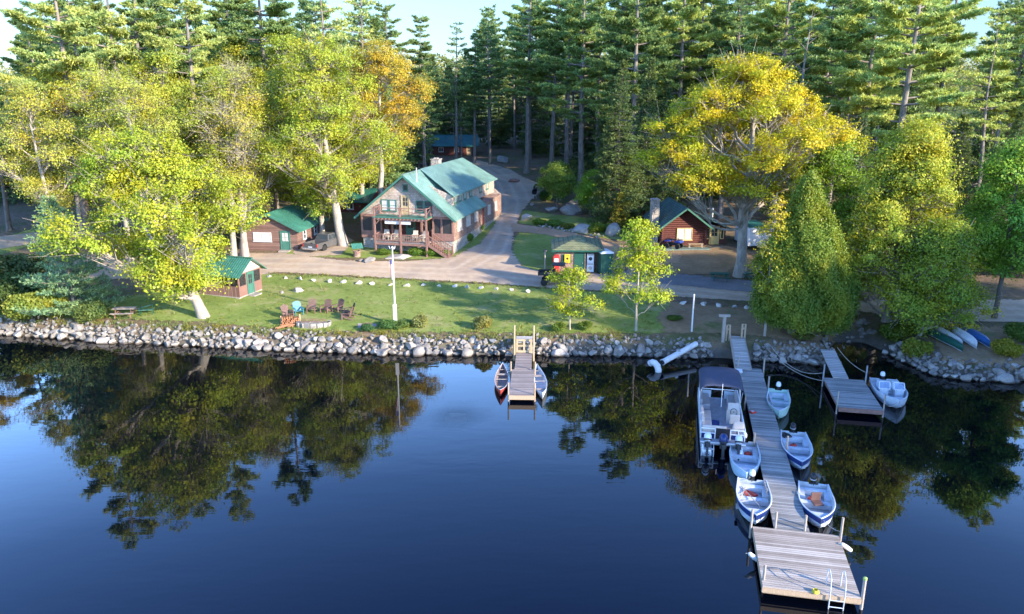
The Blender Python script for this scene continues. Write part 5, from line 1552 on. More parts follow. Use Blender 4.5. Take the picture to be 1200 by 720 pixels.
door(shed, (2.35, 0, 0), .85, 2.0, '-y', 'dark_green', 'dark_green')
window(shed, (1.05, 0, 1.45), .95, .75, '-y', 'dark_green', 'glass')
m = MB(); m.box(w_ - .1, w_, -.1, 0.02, -.5, 2.16); m.build('corner_post', M['redwood'], shed)
shM = Matrix.Translation(shed.location) @ Matrix.Rotation(rad(-2), 4, 'Z')
# yellow notice, red dispenser
yel = plain('yellow_sign', (.62, .45, .03), .5, .08); red = plain('red_paint', (.48, .035, .03), .45, .15)
t = thing('notice_board', 'yellow notice with a black emblem on the front of the dark red shed', 'sign', shM @ Vector((1.15, -.1, 1.0)), rad(-2))
m = MB(); m.box(-.28, .28, -.03, .0, 0, .85); m.build('panel', yel, t)
m = MB(); m.lathe([(.12, 0), (.12, .008)], 12); m.xf(Matrix.Translation((0, -.032, .42)) @ Matrix.Rotation(PI / 2, 4, 'X')); m.box(-.16, .16, -.038, -.032, .72, .76); m.box(-.16, .16, -.038, -.032, .12, .15); m.build('emblem', M['black'], t)
t = thing('fuel_pump', 'red fuel dispenser with a white face at the left corner of the shed', 'fuel pump', shM @ Vector((.05, -.75, 0)), rad(-2))
m = MB(); m.box(-.28, .28, -.25, .25, 0, 1.0); m.prism([(-.32, 1.0), (.32, 1.0), (.32, 1.75), (.2, 1.9), (-.2, 1.9), (-.32, 1.75)], -.27, .27, 'y'); m.build('housing', red, t, bevel=.02)
m = MB(); m.box(-.2, .2, -.3, -.272, 1.2, 1.62); m.build('dial_face', M['white'], t)
m = MB(); m.tube([(.3, 0, 1.3), (.5, -.05, 1.0), (.5, -.1, .5), (.34, -.05, .4)], .025, 6); m.build('hose', M['rubber'], t)
# white stacked machines and the portable toilet
for zz, lab in ((0, 'lower of two stacked white laundry machines beside the shed'), (.93, 'upper of two stacked white laundry machines beside the shed')):
    t = thing('laundry_machine', lab, 'washing machine', shM @ Vector((3.45, .55, zz)), rad(-2))
    m = MB(); m.box(-.34, .34, -.33, .33, .0, .9); m.build('cabinet', M['whitemetal'], t, bevel=.02)
    m = MB(); m.lathe([(.19, 0), (.19, .02), (.15, .03)], 16); m.xf(Matrix.Translation((0, -.332, .42)) @ Matrix.Rotation(PI / 2, 4, 'X')); m.build('door', M['glass'] if zz else M['steel'], t)
    m = MB(); m.box(-.3, .3, -.345, -.332, .74, .86); m.build('control_panel', M['steel'], t)
pt = P(706, 321)
t = thing('portable_toilet', 'dark green portable toilet with a white domed roof beside the shed', 'portable toilet', (pt.x + .25, pt.y + .2, pt.z), rad(12))
m = MB(); m.box(-.6, .6, -.6, .6, .08, 2.1); m.build('cabin', M['dark_green'], t, bevel=.03)
m = MB(); m.prism([(-.66, 2.101), (.66, 2.101), (.66, 2.2), (.35, 2.36), (-.35, 2.36), (-.66, 2.2)], -.66, .66, 'y'); m.build('roof', M['whitemetal'], t)
m = MB(); m.box(-.45, .45, -.64, -.602, .12, 2.0); m.box(-.38, .38, -.66, -.642, .2, .95); m.box(-.38, .38, -.66, -.642, 1.1, 1.9); m.build('door', M['dark_green'], t)
m = MB(); m.box(.602, .62, -.2, .2, 1.55, 2.0); m.build('notice', M['white'], t)
m = MB(); m.box(-.68, .68, -.68, .68, 0, .078); m.build('skid', M['black'], t)
# lamp post left of the shed
p = P(638.5, 318)
t = thing('lamp_post', 'thin dark post with a flat cap left of the shed', 'lamp post', p)
m = MB(); m.tube([(0, 0, -.2), (0, 0, 2.0)], .06, 8); m.build('pole', M['old_post'], t)
m = MB(); m.lathe([(.05, 2.0), (.24, 2.02), (.2, 2.14), (.06, 2.2)], 10); m.build('lamp', M['black'], t)

# ---- cabins at the back
pb = P(541, 193)
bk, k = simple_house('cabin', 'long dark cabin with green metal roof deep under the pines behind the lodge', 'cabin', (pb.x - 18.0, pb.y + 1.5, pb.z), rad(-4), 11.0, 6.0, 2.4, 3.9, 'logwall', 'roof_dark', 'x', .6)
for x in (3.2, 6.4): window(bk, (x, 0, 1.4), 1.0, 1.0, '-y', 'white', 'curtain', bars=(2, 2))
door(bk, (9.8, 0, 0), .9, 2.0, '-y', 'white', 'white', 'glass')
m = MB(); m.box(9.0, 9.15, -1.2, -1.05, -.6, 2.2); m.box(11.3, 11.45, -1.2, -1.05, -.6, 2.2); m.build('porch_post', M['redwood'], bk)
pb = P(585, 187)
bk2, k = simple_house('cabin', 'shaded dark brown cabin with dark green roof farthest back beside the driveway', 'cabin', (pb.x - 14.0, pb.y + 7, pb.z), rad(3), 9.0, 6.0, 2.4, 4.2, 'logwall', 'roof_dark', 'x', .6)
for x in (1.8, 5.0): window(bk2, (x, 0, 1.4), 1.0, .9, '-y', 'white', 'glass', bars=(2, 1))
door(bk2, (7.6, 0, 0), .9, 2.0, '-y', 'tan', 'redwood', 'glass')
pb = P(418, 262)
bk3, k = simple_house('cabin', 'small dark cabin with dark green roof half hidden behind the left corner of the lodge', 'cabin', (pb.x - 4.5, pb.y + 7, pb.z), rad(-14), 5.0, 6.0, 2.0, 3.3, 'logwall', 'roof_dark', 'x', .4)
window(bk3, (2.5, 0, 1.4), 1.0, 1.0, '-y', 'white', 'glass', bars=(2, 1))

# ---- white box trailer on the right
pw = P(877, 295)
t = thing('box_trailer', 'white box trailer parked behind the oak trunk', 'trailer', (pw.x, pw.y + .3, pw.z), rad(6))
m = MB(); m.box(0, 2.6, 0, 4.0, .55, 2.6); m.build('box', M['whitemetal'], t, bevel=.04)
m = MB(); m.prism([(-.05, 2.602), (2.65, 2.602), (2.4, 2.78), (.2, 2.78)], -.05, 4.05, 'y'); m.build('roof', M['roof_dark'], t)
m = MB(); m.box(1.27, 1.33, -.03, -.002, .6, 2.55); m.box(.08, 1.2, -.02, -.001, .62, 2.5); m.box(1.4, 2.52, -.02, -.001, .62, 2.5); m.build('rear_door', M['white'], t)
m = MB(); m.box(-.04, 2.64, -.1, 4.3, .42, .548); m.build('chassis', M['black'], t)
for sx in (-.1, 2.5):
    m = MB(); m.lathe([(.12, 0), (.34, .0), (.36, .1), (.34, .2), (.12, .2)], 16); m.xf(Matrix.Translation((sx, 2.0, .36)) @ Matrix.Rotation(PI / 2, 4, 'Y')); m.build('wheel', M['rubber'], t)

# ---- wishing well
p = P(418.5, 301)
t = thing('wishing_well', 'small brick wishing well with a green gabled roof left of the lodge', 'wishing well', p, rad(25)); t.scale = (.78,) * 3
m = MB(); m.lathe([(.5, -.2), (.5, .75), (.54, .75), (.54, .85), (.38, .85), (.38, .3)], 14); m.build('well_ring', M['redwall'], t)
for sx in (-.45, .45):
    m = MB(); m.beam((sx, 0, .6), (sx, 0, 1.5), .09, .09, up=(0, 1, 0)); m.build('post', M['redwood'], t)
r = MB(); roof_plane(r, (-.75, -.65, 1.28), (.75, -.65, 1.28), (.75, 0, 1.85), (-.75, 0, 1.85), .05, .2); roof_plane(r, (-.75, .65, 1.28), (.75, .65, 1.28), (.75, 0, 1.85), (-.75, 0, 1.85), .05, .2); r.build('roof', M['roof'], t)
m = MB(); m.tube([(-.45, 0, 1.2), (.45, 0, 1.2)], .05, 8); m.build('windlass', M['old_post'], t)
# ------------------------------------------------------------------ docks
def frame_of(a, b):
    """origin a, x axis towards b"""
    a, b = Vector(a), Vector(b)
    return math.atan2(b.y - a.y, b.x - a.x)


# long dock: local +y runs from the shore out to the lake
d0, d1 = Vector((17.0, 51.6)), Vector((12.58, 30.50))
DL = (d1 - d0).length
drz = math.atan2(d1.y - d0.y, d1.x - d0.x) - PI / 2
dock = thing('long_dock', 'long grey plank dock leading from the shore out to a wide platform', 'dock', (d0.x, d0.y, 0), drz)
dock.scale = (-1, 1, 1)          # local +x points to the right as seen from the platform end
dM = Matrix.Translation((d0.x, d0.y, 0)) @ Matrix.Rotation(drz, 4, 'Z') @ Matrix.Diagonal((-1, 1, 1, 1))
DZt = .52
nsec = 4; sl_ = DL / nsec
for i in range(nsec):
    y0, y1 = i * sl_ + .012, (i + 1) * sl_ - .012
    m = MB(); m.box(-.76, .76, y0, y1, DZt - .05, DZt)
    o = m.build('deck_section', M['deck'], dock)
    m = MB()
    for xx in (-.72, .66): m.box(xx, xx + .06, y0 + .02, y1 - .02, DZt - .22, DZt - .052)
    for yy in (y0 + .02, (y0 + y1) / 2, y1 - .08): m.box(-.655, .655, yy, yy + .06, DZt - .22, DZt - .052)
    m.build('joist', M['old_post'], o)
PL, PW = 4.5, 3.66
m = MB(); m.box(-PW / 2 + .12, PW / 2 + .12, DL + .02, DL + PL, DZt - .02, DZt + .03); pf = m.build('platform_deck', M['deck_warm'], dock)
m = MB()
for xx in (-PW / 2 + .12, PW / 2 + .04): m.box(xx, xx + .08, DL + .02, DL + PL, DZt - .27, DZt - .022)
for yy in (DL + .02, DL + PL / 2, DL + PL - .08): m.box(-PW / 2 + .202, PW / 2 + .038, yy, yy + .08, DZt - .27, DZt - .022)
m.box(-PW / 2 + .10, PW / 2 + .14, DL + PL + .002, DL + PL + .06, DZt - .2, DZt + .0)
m.build('platform_frame', M['pine_post'], dock)
def post(parent, x, y, z0, z1, r=.055, mat='old_post', cap=None):
    m = MB(); m.tube([(x, y, z0), (x, y, z1)], r, 8)
    o = m.build('post', M[mat], parent)
    if cap:
        c = MB(); c.lathe([(r + .012, 0), (r + .012, .09), (r * .5, .12)], 8, (x, y, z1 - .08)); c.build('cap', cap, o)
    return o
for x, y, h in ((-PW / 2 + .04, DL + .1, 1.45), (PW / 2 + .2, DL + .1, 1.5), (.55, DL - .12, 1.3), (-.72, DL - .1, 1.35), (-PW / 2 + .2, DL + PL - .45, 1.25), (-.86, 12.6, 1.15), (.86, 12.9, 1.25), (-.86, 6.6, 1.0), (.86, .5, 1.5), (.86, 3.6, 1.3), (-.86, .2, 1.35)):
    post(dock, x, y, -1.6, h)
post(dock, PW / 2 + .2, DL + PL - .1, -1.6, 1.4, .07, 'old_post', plain('green_cap', (.30, .42, .12), .5))
# ladder, bumpers, rope coil (each can be lifted off)
t = thing('swim_ladder', 'aluminium swimming ladder at the right end of the platform', 'ladder', dM @ Vector((1.05, DL + PL + .1, 0)), drz)
for sx in (-.27, .27):
    m = MB(); m.tube([(sx, -.75, .56), (sx, -.72, 1.25), (sx, -.45, 1.42), (sx, -.05, 1.3), (sx, .04, .9), (sx, .05, -1.1)], .025, 6); m.build('side_rail', M['alu'], t)
for zz in (-.8, -.5, -.2, .1, .4):
    m = MB(); m.tube([(-.27, .05, zz), (.27, .05, zz)], .02, 6); m.build('rung', M['alu'], t)
for lab, pos, tilt in (('white boat fender hanging on the left edge of the platform', (-PW / 2 - .02, DL + 2.3, .42), .9), ('white boat fender at the back right corner of the platform', (PW / 2 + .32, DL + .75, .45), 1.0)):
    t = thing('boat_fender', lab, 'fender', dM @ Vector(pos), drz)
    m = MB(); m.lathe([(.02, -.3), (.09, -.24), (.11, 0), (.09, .24), (.02, .3)], 10); m.xf(Matrix.Rotation(tilt, 4, 'Y')); m.build('body', M['white'], t, smooth=True)
    m = MB(); m.tube([(.22, 0, .16), (.34, 0, .14)], .015, 5); m.build('lanyard', M['rope'], t)
t = thing('rope_coil', 'coil of yellow rope on the front edge of the platform', 'rope', dM @ Vector((.28, DL + PL - .02, DZt + .035)), 0)
m = MB()
for i in range(4):
    m.tube([(.13 * math.cos(a) * (1 - .1 * i), .13 * math.sin(a) * (1 - .1 * i), .02 + .03 * i) for a in np.linspace(0, 2 * PI, 15)], .02, 5, caps=False)
m.tube([(.12, 0, .05), (.2, .1, -.1), (.22, .14, -.3)], .018, 5); m.build('coil', plain('yellow_rope', (.62, .50, .04), .7), t)

for xx in (-.7, .7):
    for yy in (2.4, 7.6, 12.8, 18.0):
        m = MB(); m.box(xx - .03, xx + .03, yy - .05, yy + .05, DZt + .001, DZt + .05); m.tube([(xx, yy - .13, DZt + .07), (xx, yy + .13, DZt + .07)], .018, 6); m.build('cleat', M['steel'], dock)
# gangway from the bank to the long dock
gr = frame_of((17.40, 56.4), (16.42, 51.3))
gl = (Vector((17.40, 56.4)) - Vector((16.42, 51.3))).length
gw = thing('gangway', 'grey ramp between two timber bollards leading down to the long dock', 'gangway', (17.40, 56.4, 0), gr - PI / 2)
m = MB(); m.add([(-.52, -.5, 1.22), (.52, -.5, 1.22), (.52, gl, .60), (-.52, gl, .60), (-.52, -.5, 1.17), (.52, -.5, 1.17), (.52, gl, .55), (-.52, gl, .55)], [(0, 1, 2, 3), (7, 6, 5, 4), (0, 4, 5, 1), (1, 5, 6, 2), (2, 6, 7, 3), (3, 7, 4, 0)])
m.build('deck', M['plank_grey'], gw)
for sx in (-.55, .55):
    m = MB(); m.beam((sx, -.5, 1.16), (sx, gl, .54), .06, .2); m.build('stringer', M['old_post'], gw)
m = MB(); m.beam((.56, .2, 1.55), (.56, gl - .4, .98), .05, .05)
for f in (.1, .5, .9): m.beam((.56, gl * f, 1.12 - .62 * f), (.56, gl * f, 1.56 - .62 * f), .05, .05, up=(0, 1, 0))
m.build('side_railing', M['old_post'], gw)
def bollard(px, py, label):
    p = P(px, py)
    t = thing('bollard', label, 'bollard', p)
    for sx in (-.12, .12):
        m = MB(); m.beam((sx, 0, -.5), (sx, 0, 1.15), .12, .15, up=(0, 1, 0)); m.build('post', M['pine_post'], t)
    m = MB(); m.box(-.17, .17, -.08, .08, 1.152, 1.2); m.box(-.058, .058, -.06, .06, .75, .9); m.build('crosspiece', M['pine_post'], t)
bollard(852.5, 398, 'orange timber bollard left of the long dock gangway')
bollard(870.5, 397, 'orange timber bollard right of the long dock gangway')
p = P(847, 399)
t = thing('mooring_post', 'grey post with a flat crosspiece left of the orange bollards', 'post', p)
m = MB(); m.beam((0, 0, -.5), (0, 0, 1.9), .22, .22, up=(0, 1, 0)); m.build('pole', M['old_post'], t)
m = MB(); m.box(-.42, .42, -.1, .1, 1.902, 2.08); m.build('crosspiece', M['old_post'], t)
p = P(810.5, 389)
t = thing('utility_post', 'slim white post standing in the brown lawn', 'post', p)
m = MB(); m.tube([(0, 0, -.4), (0, 0, 3.0)], [.075, .06], 8); m.build('pole', M['white'], t)
m = MB(); m.lathe([(.075, 2.98), (.08, 3.05), (.02, 3.1)], 8); m.build('cap', M['white'], t)

# canoe dock
cd = thing('canoe_dock', 'short brown dock with a pale timber gate and two tall posts at the wall', 'dock', (.62, 46.6, 0), rad(-2))
m = MB(); m.box(-.80, .80, 0, 4.9, .42, .47); m.build('deck', M['deck_dark'], cd)
m = MB(); m.box(-.60, .60, 4.91, 8.3, .47, .52); m.build('ramp_deck', M['deck_dark'], cd)
m = MB(); m.box(-.84, .84, -.08, -.002, .2, .48); m.build('fascia', M['pine_post'], cd)
m = MB()
for xx in (-.78, .72): m.box(xx, xx + .06, .0, 4.9, .22, .418)
for xx in (-.58, .52): m.box(xx, xx + .06, 4.92, 8.3, .26, .468)
for yy in (.1, 2.4, 4.7): m.box(-.715, .715, yy, yy + .06, .22, .418)
m.build('joist', M['old_post'], cd)
for x, y, h in ((-.86, .15, 1.3), (.86, .15, 1.3), (-.86, 4.6, 1.15), (.86, 4.6, 1.15)): post(cd, x, y, -1.5, h, .05, 'pine_post')
for x in (-.72, .72): post(cd, x, 8.0, -.8, 2.8, .07, 'yellow_post')
m = MB()
m.box(-.6, .6, 8.32, 8.38, .55, .72); m.box(-.6, .6, 8.32, 8.38, 1.02, 1.14); m.box(-.6, .6, 8.32, 8.38, 1.44, 1.6)
for xx in (-.6, -.07, .46): m.box(xx, xx + .14, 8.325, 8.375, .721, 1.019); m.box(xx, xx + .14, 8.325, 8.375, 1.141, 1.439)
m.build('gate', M['yellow_post'], cd)
m = MB(); m.box(-.62, .62, 8.42, 9.9, 1.28, 1.34); m.build('landing', M['plank_grey'], cd)

# cove dock
cp = [(21.43, 49.4), (24.03, 49.4), (22.97, 44.24), (20.38, 44.24)]
crz = math.atan2(cp[0][1] - cp[3][1], cp[0][0] - cp[3][0]) - PI / 2
kd = thing('cove_dock', 'square grey dock on posts with a narrow ramp beside the moored white boat', 'dock', (21.68, 44.24, 0), crz)
kM = Matrix.Translation((21.68, 44.24, 0)) @ Matrix.Rotation(crz, 4, 'Z')
m = MB(); m.box(-1.3, 1.3, 0, 5.25, .5, .55); m.build('deck', M['deck'], kd)
m = MB()
for xx in (-1.26, -.03, 1.2): m.box(xx, xx + .06, .0, 5.2, .28, .498)
m.box(-1.3, 1.3, -.06, -.002, .27, .545); m.box(-1.3, 1.3, 5.255, 5.31, .27, .545)
m.build('joist', M['redwood'], kd)
for x, y, h in ((-1.36, 5.0, 1.6), (1.36, 5.0, 1.7), (-1.36, .2, 1.5), (1.36, .2, 1.5)): post(kd, x, y, -1.8, h, .05, 'steel' if y > 3 else 'old_post')
m = MB()
a0 = kM.inverted() @ Vector((22.55, 49.4, 0)); a1 = kM.inverted() @ Vector((23.5, 54.2, 0))
m.beam((a0.x, a0.y, .60), (a1.x, a1.y, 1.0), 1.0, .06)
m.build('ramp', M['plank_grey'], kd)
# ropes
def rope(name, label, pts, r=.022, sag=.0):
    m = MB(); m.tube(pts, r, 5)
    o = m.build(name, M['rope']); tag(o, label, 'rope'); return o
def sagline(a, b, sag, n=12):
    a, b = Vector(a), Vector(b)
    return [a.lerp(b, i / n) - Vector((0, 0, sag * 4 * (i / n) * (1 - i / n))) for i in range(n + 1)]
rope('mooring_rope', 'grey mooring rope sagging from the bank to the left post of the cove dock', sagline((19.4, 54.4, 1.15), kM @ Vector((-1.36, 5.0, 1.0)), .75))
rope('mooring_rope', 'second mooring rope beside the first, from the bank to the cove dock corner', sagline((19.1, 54.2, 1.0), kM @ Vector((-1.3, 4.6, .55)), .5))
rope('mooring_rope', 'cable along the right side of the narrow cove dock ramp', sagline((24.2, 54.2, 1.2), kM @ Vector((1.36, 5.0, 1.2)), .25))

# ------------------------------------------------------------------ boats
P_hull = plain('pale_boat_paint', (.50, .55, .60), .35, .2, 2.2)
P_blue = plain('pale_blue_boat_paint', (.42, .54, .62), .35, .2, 2.2)
P_mint = plain('mint_boat_paint', (.40, .58, .50), .4, .08)
P_navy = plain('navy_boat_paint', (.014, .032, .13), .3, .15)
P_in = plain('grey_boat_inside', (.42, .46, .49), .55, .3, 2.5)
P_seat = plain('boat_bench', (.48, .52, .56), .5, .25, 3)
P_floor = plain('boat_floor', (.26, .24, .22), .8, .35)
red_p = plain('red_plastic', (.50, .045, .025), .4, .12)


def hull_sections(L, B, n=15, bow=.78, stern=.50, keel=-.16, vee=.12):
    S = []
    for i in range(n):
        t = i / (n - 1)
        b = B / 2 * (0.86 + 0.14 * min(1, t / .35)) * (1 - max(0, (t - .42) / .58) ** 2.3)
        b = max(b, .012)
        zg = stern + (bow - stern) * t ** 2
        zk = keel + (.0 if t < .7 else (t - .7) ** 2 / .09 * (bow - .28 - keel) * .75)
        zc = zk + vee + .12 * t
        S.append((t * L, b, zg, zk, min(zc, zg - .1)))
    return S


def dinghy(name, label, loc, rz, L=4.1, B=1.62, stripe=True, outer='pale', motor='white', rake=0.0, group=None, seats=(0.10, .42, .70), inside=None, low=0.28):
    t = thing(name, label, 'boat', loc, rz, group)
    S = hull_sections(L, B)
    cols = {'pale': P_hull, 'blue': P_blue, 'mint': P_mint}
    ins = inside or P_in
    mats = [cols[outer], P_navy if stripe else cols[outer], ins]
    m = MB(); n = len(S)
    V = []
    for (y, b, zg, zk, zc) in S:
        zs = zg - low
        bs = b * (.965 if b > .05 else 1)
        out = [(0, zk), (b * .55, zk + (zc - zk) * .45), (b * .86, zc), (bs, zs), (b, zg), (b - min(.06, b * .6), zg)]
        wi = max(.004, b - .07)
        zf = max(zk + .10, .02)
        inn = [(wi, zg - .03), (wi * .92, min(zc + .10, zg - .06)), (wi * .80, min(zf, zg - .08)), (0, min(zf, zg - .08))]
        prof = out + inn
        V.append([(x, y, z) for x, z in prof])
    k = len(V[0])
    vs = []
    for row in V: vs += row
    nR = len(vs)
    for row in V: vs += [(-x, y, z) for x, y, z in row]
    fs, ms = [], []
    for side in (0, 1):
        o = nR * side
        for i in range(n - 1):
            for j in range(k - 1):
                a = o + i * k + j
                fs.append((a, a + 1, a + k + 1, a + k)); ms.append(1 if j == 3 else (0 if j < 5 else 2))
    # transom
    tr_o = [j for j in range(0, 5)]
    fs.append(tuple([j for j in range(0, 6)] + [j for j in range(6, k)])); ms.append(0)
    fs.append(tuple([nR + j for j in range(0, 6)] + [nR + j for j in range(6, k)])); ms.append(0)
    # transom board joins both sides inside
    me = MB()
    for f, mm in zip(fs, ms): me.f.append(f); me.m.append(mm)
    me.v = vs
    y0, b0, zg0, zk0, zc0 = S[0]
    st = len(me.v)
    me.prism([(0, zk0), (b0 * .55, zk0 + (zc0 - zk0) * .45), (b0 * .86, zc0), (b0, zg0), (.24, zg0), (.2, zg0 - .09), (-.2, zg0 - .09), (-.24, zg0), (-b0, zg0), (-b0 * .86, zc0), (-b0 * .55, zk0 + (zc0 - zk0) * .45)], -.004, .05, 'y', 2)
    hull = me.build('hull', mats, t)
    g = MB()
    for sx in (1, -1):
        pts = [(sx * (b - .02), y, zg + .012) for (y, b, zg, _, _) in S]
        g.tube(pts, .032, 6)
    g.build('gunwale', cols[outer] if outer != 'mint' else P_hull, t)
    for f in seats:
        i = f * (n - 1); i0 = int(i); y = f * L
        b = S[i0][1] + (S[min(i0 + 1, n - 1)][1] - S[i0][1]) * (i - i0)
        zz = .34
        s = MB(); s.box(-b + .075, b - .075, y - .15, y + .15, zz - .05, zz); s.box(-b + .13, b - .13, y - .11, y + .11, .05, zz - .052)
        s.build('bench_seat', P_seat, t)
    s = MB(); i = n - 3
    s.add([(-S[-4][1] + .06, S[-4][0], S[-4][2] - .05), (S[-4][1] - .06, S[-4][0], S[-4][2] - .05), (0, S[-1][0] - .06, S[-1][2] - .05), (-S[-4][1] + .06, S[-4][0], S[-4][2] - .08), (S[-4][1] - .06, S[-4][0], S[-4][2] - .08), (0, S[-1][0] - .06, S[-1][2] - .08)], [(0, 1, 2), (5, 4, 3), (0, 3, 4, 1), (1, 4, 5, 2), (2, 5, 3, 0)])
    s.build('bow_deck', P_seat, t)
    for sx in (1, -1):                       # side lockers along the aft half
        s = MB(); b = S[4][1]; s.box(min(sx * (b - .34), sx * (b - .09)), max(sx * (b - .34), sx * (b - .09)), L * .12, L * .34, .05, .36); s.build('side_locker', P_seat, t)
    if motor:
        outboard(t, (0, -.06, zg0), motor, .85)
    return t


def outboard(parent, loc, kind, s=1.0, tilt=0.0, rz=0.0):
    cm = {'white': M['whitemetal'], 'black': M['black'], 'grey': M['steel'], 'navy': P_navy}[kind]
    Mx = Matrix.Translation(loc) @ Matrix.Rotation(rz, 4, 'Z') @ Matrix.Rotation(tilt, 4, 'X') @ Matrix.Scale(s, 4)
    leg = MB()
    leg.beam((0, -.16, .0), (0, -.16, -.62), .12, .2, up=(0, 1, 0)); leg.box(-.1, .1, -.30, -.02, -.62, -.58); leg.lathe([(.03, -.2), (.07, -.1), (.07, .1), (.02, .2)], 8)
    n0 = len(leg.v) - 32
    for i in range(n0, len(leg.v)):
        x, y, z = leg.v[i]; leg.v[i] = (x, z - .2, y - .72)
    leg.box(-.14, .14, -.08, .06, -.22, .03); leg.tube([(0, .02, .02), (.04, .3, .14), (.05, .62, .12)], [.03, .025, .02], 6)
    leg.xf(Mx)
    o = leg.build('outboard_motor', M['black'] if kind != 'grey' else M['steel'], parent)
    c = MB()
    prof = [(.10, .0), (.17, .05), (.19, .18), (.18, .32), (.12, .42), (.03, .45)]
    c.lathe(prof, 12, (0, -.2, .05), sy=1.45)
    c.xf(Mx)
    c.build('cowling', cm, o, smooth=True)
    b = MB(); b.lathe([(.175, .0), (.195, .02), (.195, .07), (.18, .09)], 12, (0, -.2, .10), sy=1.45); b.xf(Mx); b.build('cowling_band', M['black'] if kind != 'black' else M['steel'], o)
    return o


def boat_pos(px_stern, px_bow, z=.45):
    a = P(px_stern[0], px_stern[1], z); b = P(px_bow[0], px_bow[1], z + .25)
    return Vector((a.x, a.y, 0)), math.atan2(b.y - a.y, b.x - a.x) - PI / 2, (Vector((b.x, b.y)) - Vector((a.x, a.y))).length


def crop(x, y): return (750 + x / 2.117, 380 + y / 2.117)
BO = {}
for key, st_, bw_, lab, kw in (('L1', (258, 292), (264, 373), 'pale blue open boat without a stripe left of the dock behind the pontoon boat', dict(stripe=False, outer='blue', motor='white', B=1.62, seats=(.10, .36, .62))),
                               ('L2', (278, 387), (289, 478), 'white boat with navy band left of the dock nearest the platform', dict(motor='white', B=1.66)),
                               ('R1', (380, 268), (404, 352), 'white boat with navy band right of the dock with a round red fuel can', dict(motor='black', B=1.62)),
                               ('R2', (430, 396), (450, 487), 'white boat with navy band right of the dock nearest the platform', dict(motor='black', B=1.66)),
                               ('G', (343, 163), (345, 220), 'small mint green boat right of the dock beside the pontoon boat', dict(stripe=False, outer='mint', motor='white', B=1.45, inside=P_mint))):
    loc, rz, L = boat_pos(crop(*st_), crop(*bw_))
    print('boat', key, round(L, 2))
    BO[key] = (dinghy('dinghy', lab, loc, rz, L=max(3.7, min(L, 4.5)), **kw), Matrix.Translation(loc) @ Matrix.Rotation(rz, 4, 'Z'))


def in_boat(key, x, y, z): return BO[key][1] @ Vector((x, y, z))
def fuel_can(label, loc, round_=False):
    t = thing('fuel_can', label, 'fuel can', loc, .4)
    m = MB(); m.lathe([(.13, 0), (.17, .03), (.17, .18), (.12, .23), (.04, .24)], 12, sx=1.25); m.build('tank', red_p, t)
    m = MB(); m.lathe([(.035, .24), (.035, .28)], 8); m.build('cap', M['black'], t)
def life_vest(label, loc, rz, mat):
    t = thing('life_vest', label, 'life vest', loc, rz)
    m = MB(); m.box(-.26, -.02, -.22, .2, 0, .09); m.box(.02, .26, -.22, .2, 0, .09); m.build('panel', mat, t, bevel=.03)
    m = MB(); m.tube([(-.14, .2, .05), (-.1, .34, .06), (.1, .34, .06), (.14, .2, .05)], .05, 6); m.build('collar', mat, t)
fuel_can('red fuel can in the pale blue boat', in_boat('L1', -.2, 1.0, .07)); fuel_can('round red fuel can on the floor of the upper right boat', in_boat('R1', .1, 1.35, .07)); fuel_can('red fuel can in the boat right of the dock nearest the platform', in_boat('R2', .15, 1.15, .07))
life_vest('red life vest thrown in the stern of the near left boat', in_boat('L2', .05, .95, .09), .5, red_p)
life_vest('dark life vest in the stern of the upper right boat', in_boat('R1', .42, .5, .36), .2, M['black'])
t = thing('oar_pair', 'pair of oars lying along the left side of the near left boat', 'oars', in_boat('L2', .42, .9, .40), BO['L2'][0].rotation_euler[2])
for dx, a in ((-.1, .06), (.12, -.1)):
    m = MB(); m.tube([(dx, -.2, 0), (dx + a * 8, 1.75, .06)], .022, 6); m.box(dx + a * 8 - .07, dx + a * 8 + .07, 1.75, 2.2, .045, .07); m.build('oar', M['old_post'], t)
t = thing('folding_chair', 'brown folding boat chair in the near right boat', 'chair', in_boat('R2', -.05, 1.85, .30), BO['R2'][0].rotation_euler[2] + .3)
br_ = plain('brown_vinyl', (.13, .07, .055), .5)
m = MB(); m.box(-.24, .24, -.22, .22, .04, .12); m.build('cushion', br_, t, bevel=.025)
m = MB(); m.box(-.24, .24, -.30, -.225, .08, .52); m.build('backrest', br_, t, bevel=.025)
m = MB(); m.lathe([(.12, 0), (.05, .03), (.05, .04)], 8); m.build('pedestal', M['steel'], t)
# mooring lines
rope('bow_line', 'thin line from the near left boat bow to the platform post', sagline(in_boat('L2', 0, 3.6, .7), dM @ Vector((-PW / 2 + .04, DL + .1, .9)), .2), .014)
rope('bow_line', 'thin line from the near right boat bow to the platform corner post', sagline(in_boat('R2', 0, 3.7, .7), dM @ Vector((PW / 2 + .2, DL + .1, .8)), .15), .014)

# cove boat with console and windscreen
loc, rz = Vector((25.35, 49.5, 0)), None
a, b = Vector((25.55, 49.6)), Vector((24.4, 44.9))
cb = dinghy('motor_boat', 'white console motor boat with windscreen moored beside the cove dock', (a.x, a.y, 0), math.atan2(b.y - a.y, b.x - a.x) - PI / 2, L=4.75, B=2.0, stripe=False, motor='white', seats=(.12, .34), low=.3)
m = MB(); m.box(-.72, -.2, 2.2, 2.65, .05, .72); m.box(.2, .72, 2.2, 2.65, .05, .72); m.build('console', P_seat, cb)
m = MB()
for x0, x1 in ((-.78, -.12), (.12, .78)):
    m.add([(x0, 2.62, .72), (x1, 2.62, .72), (x1 * .95, 2.4, 1.12), (x0 * .95, 2.4, 1.12), (x0, 2.60, .72), (x1, 2.60, .72), (x1 * .95, 2.38, 1.12), (x0 * .95, 2.38, 1.12)], [(0, 1, 2, 3), (7, 6, 5, 4), (0, 4, 5, 1), (1, 5, 6, 2), (2, 6, 7, 3), (3, 7, 4, 0)])
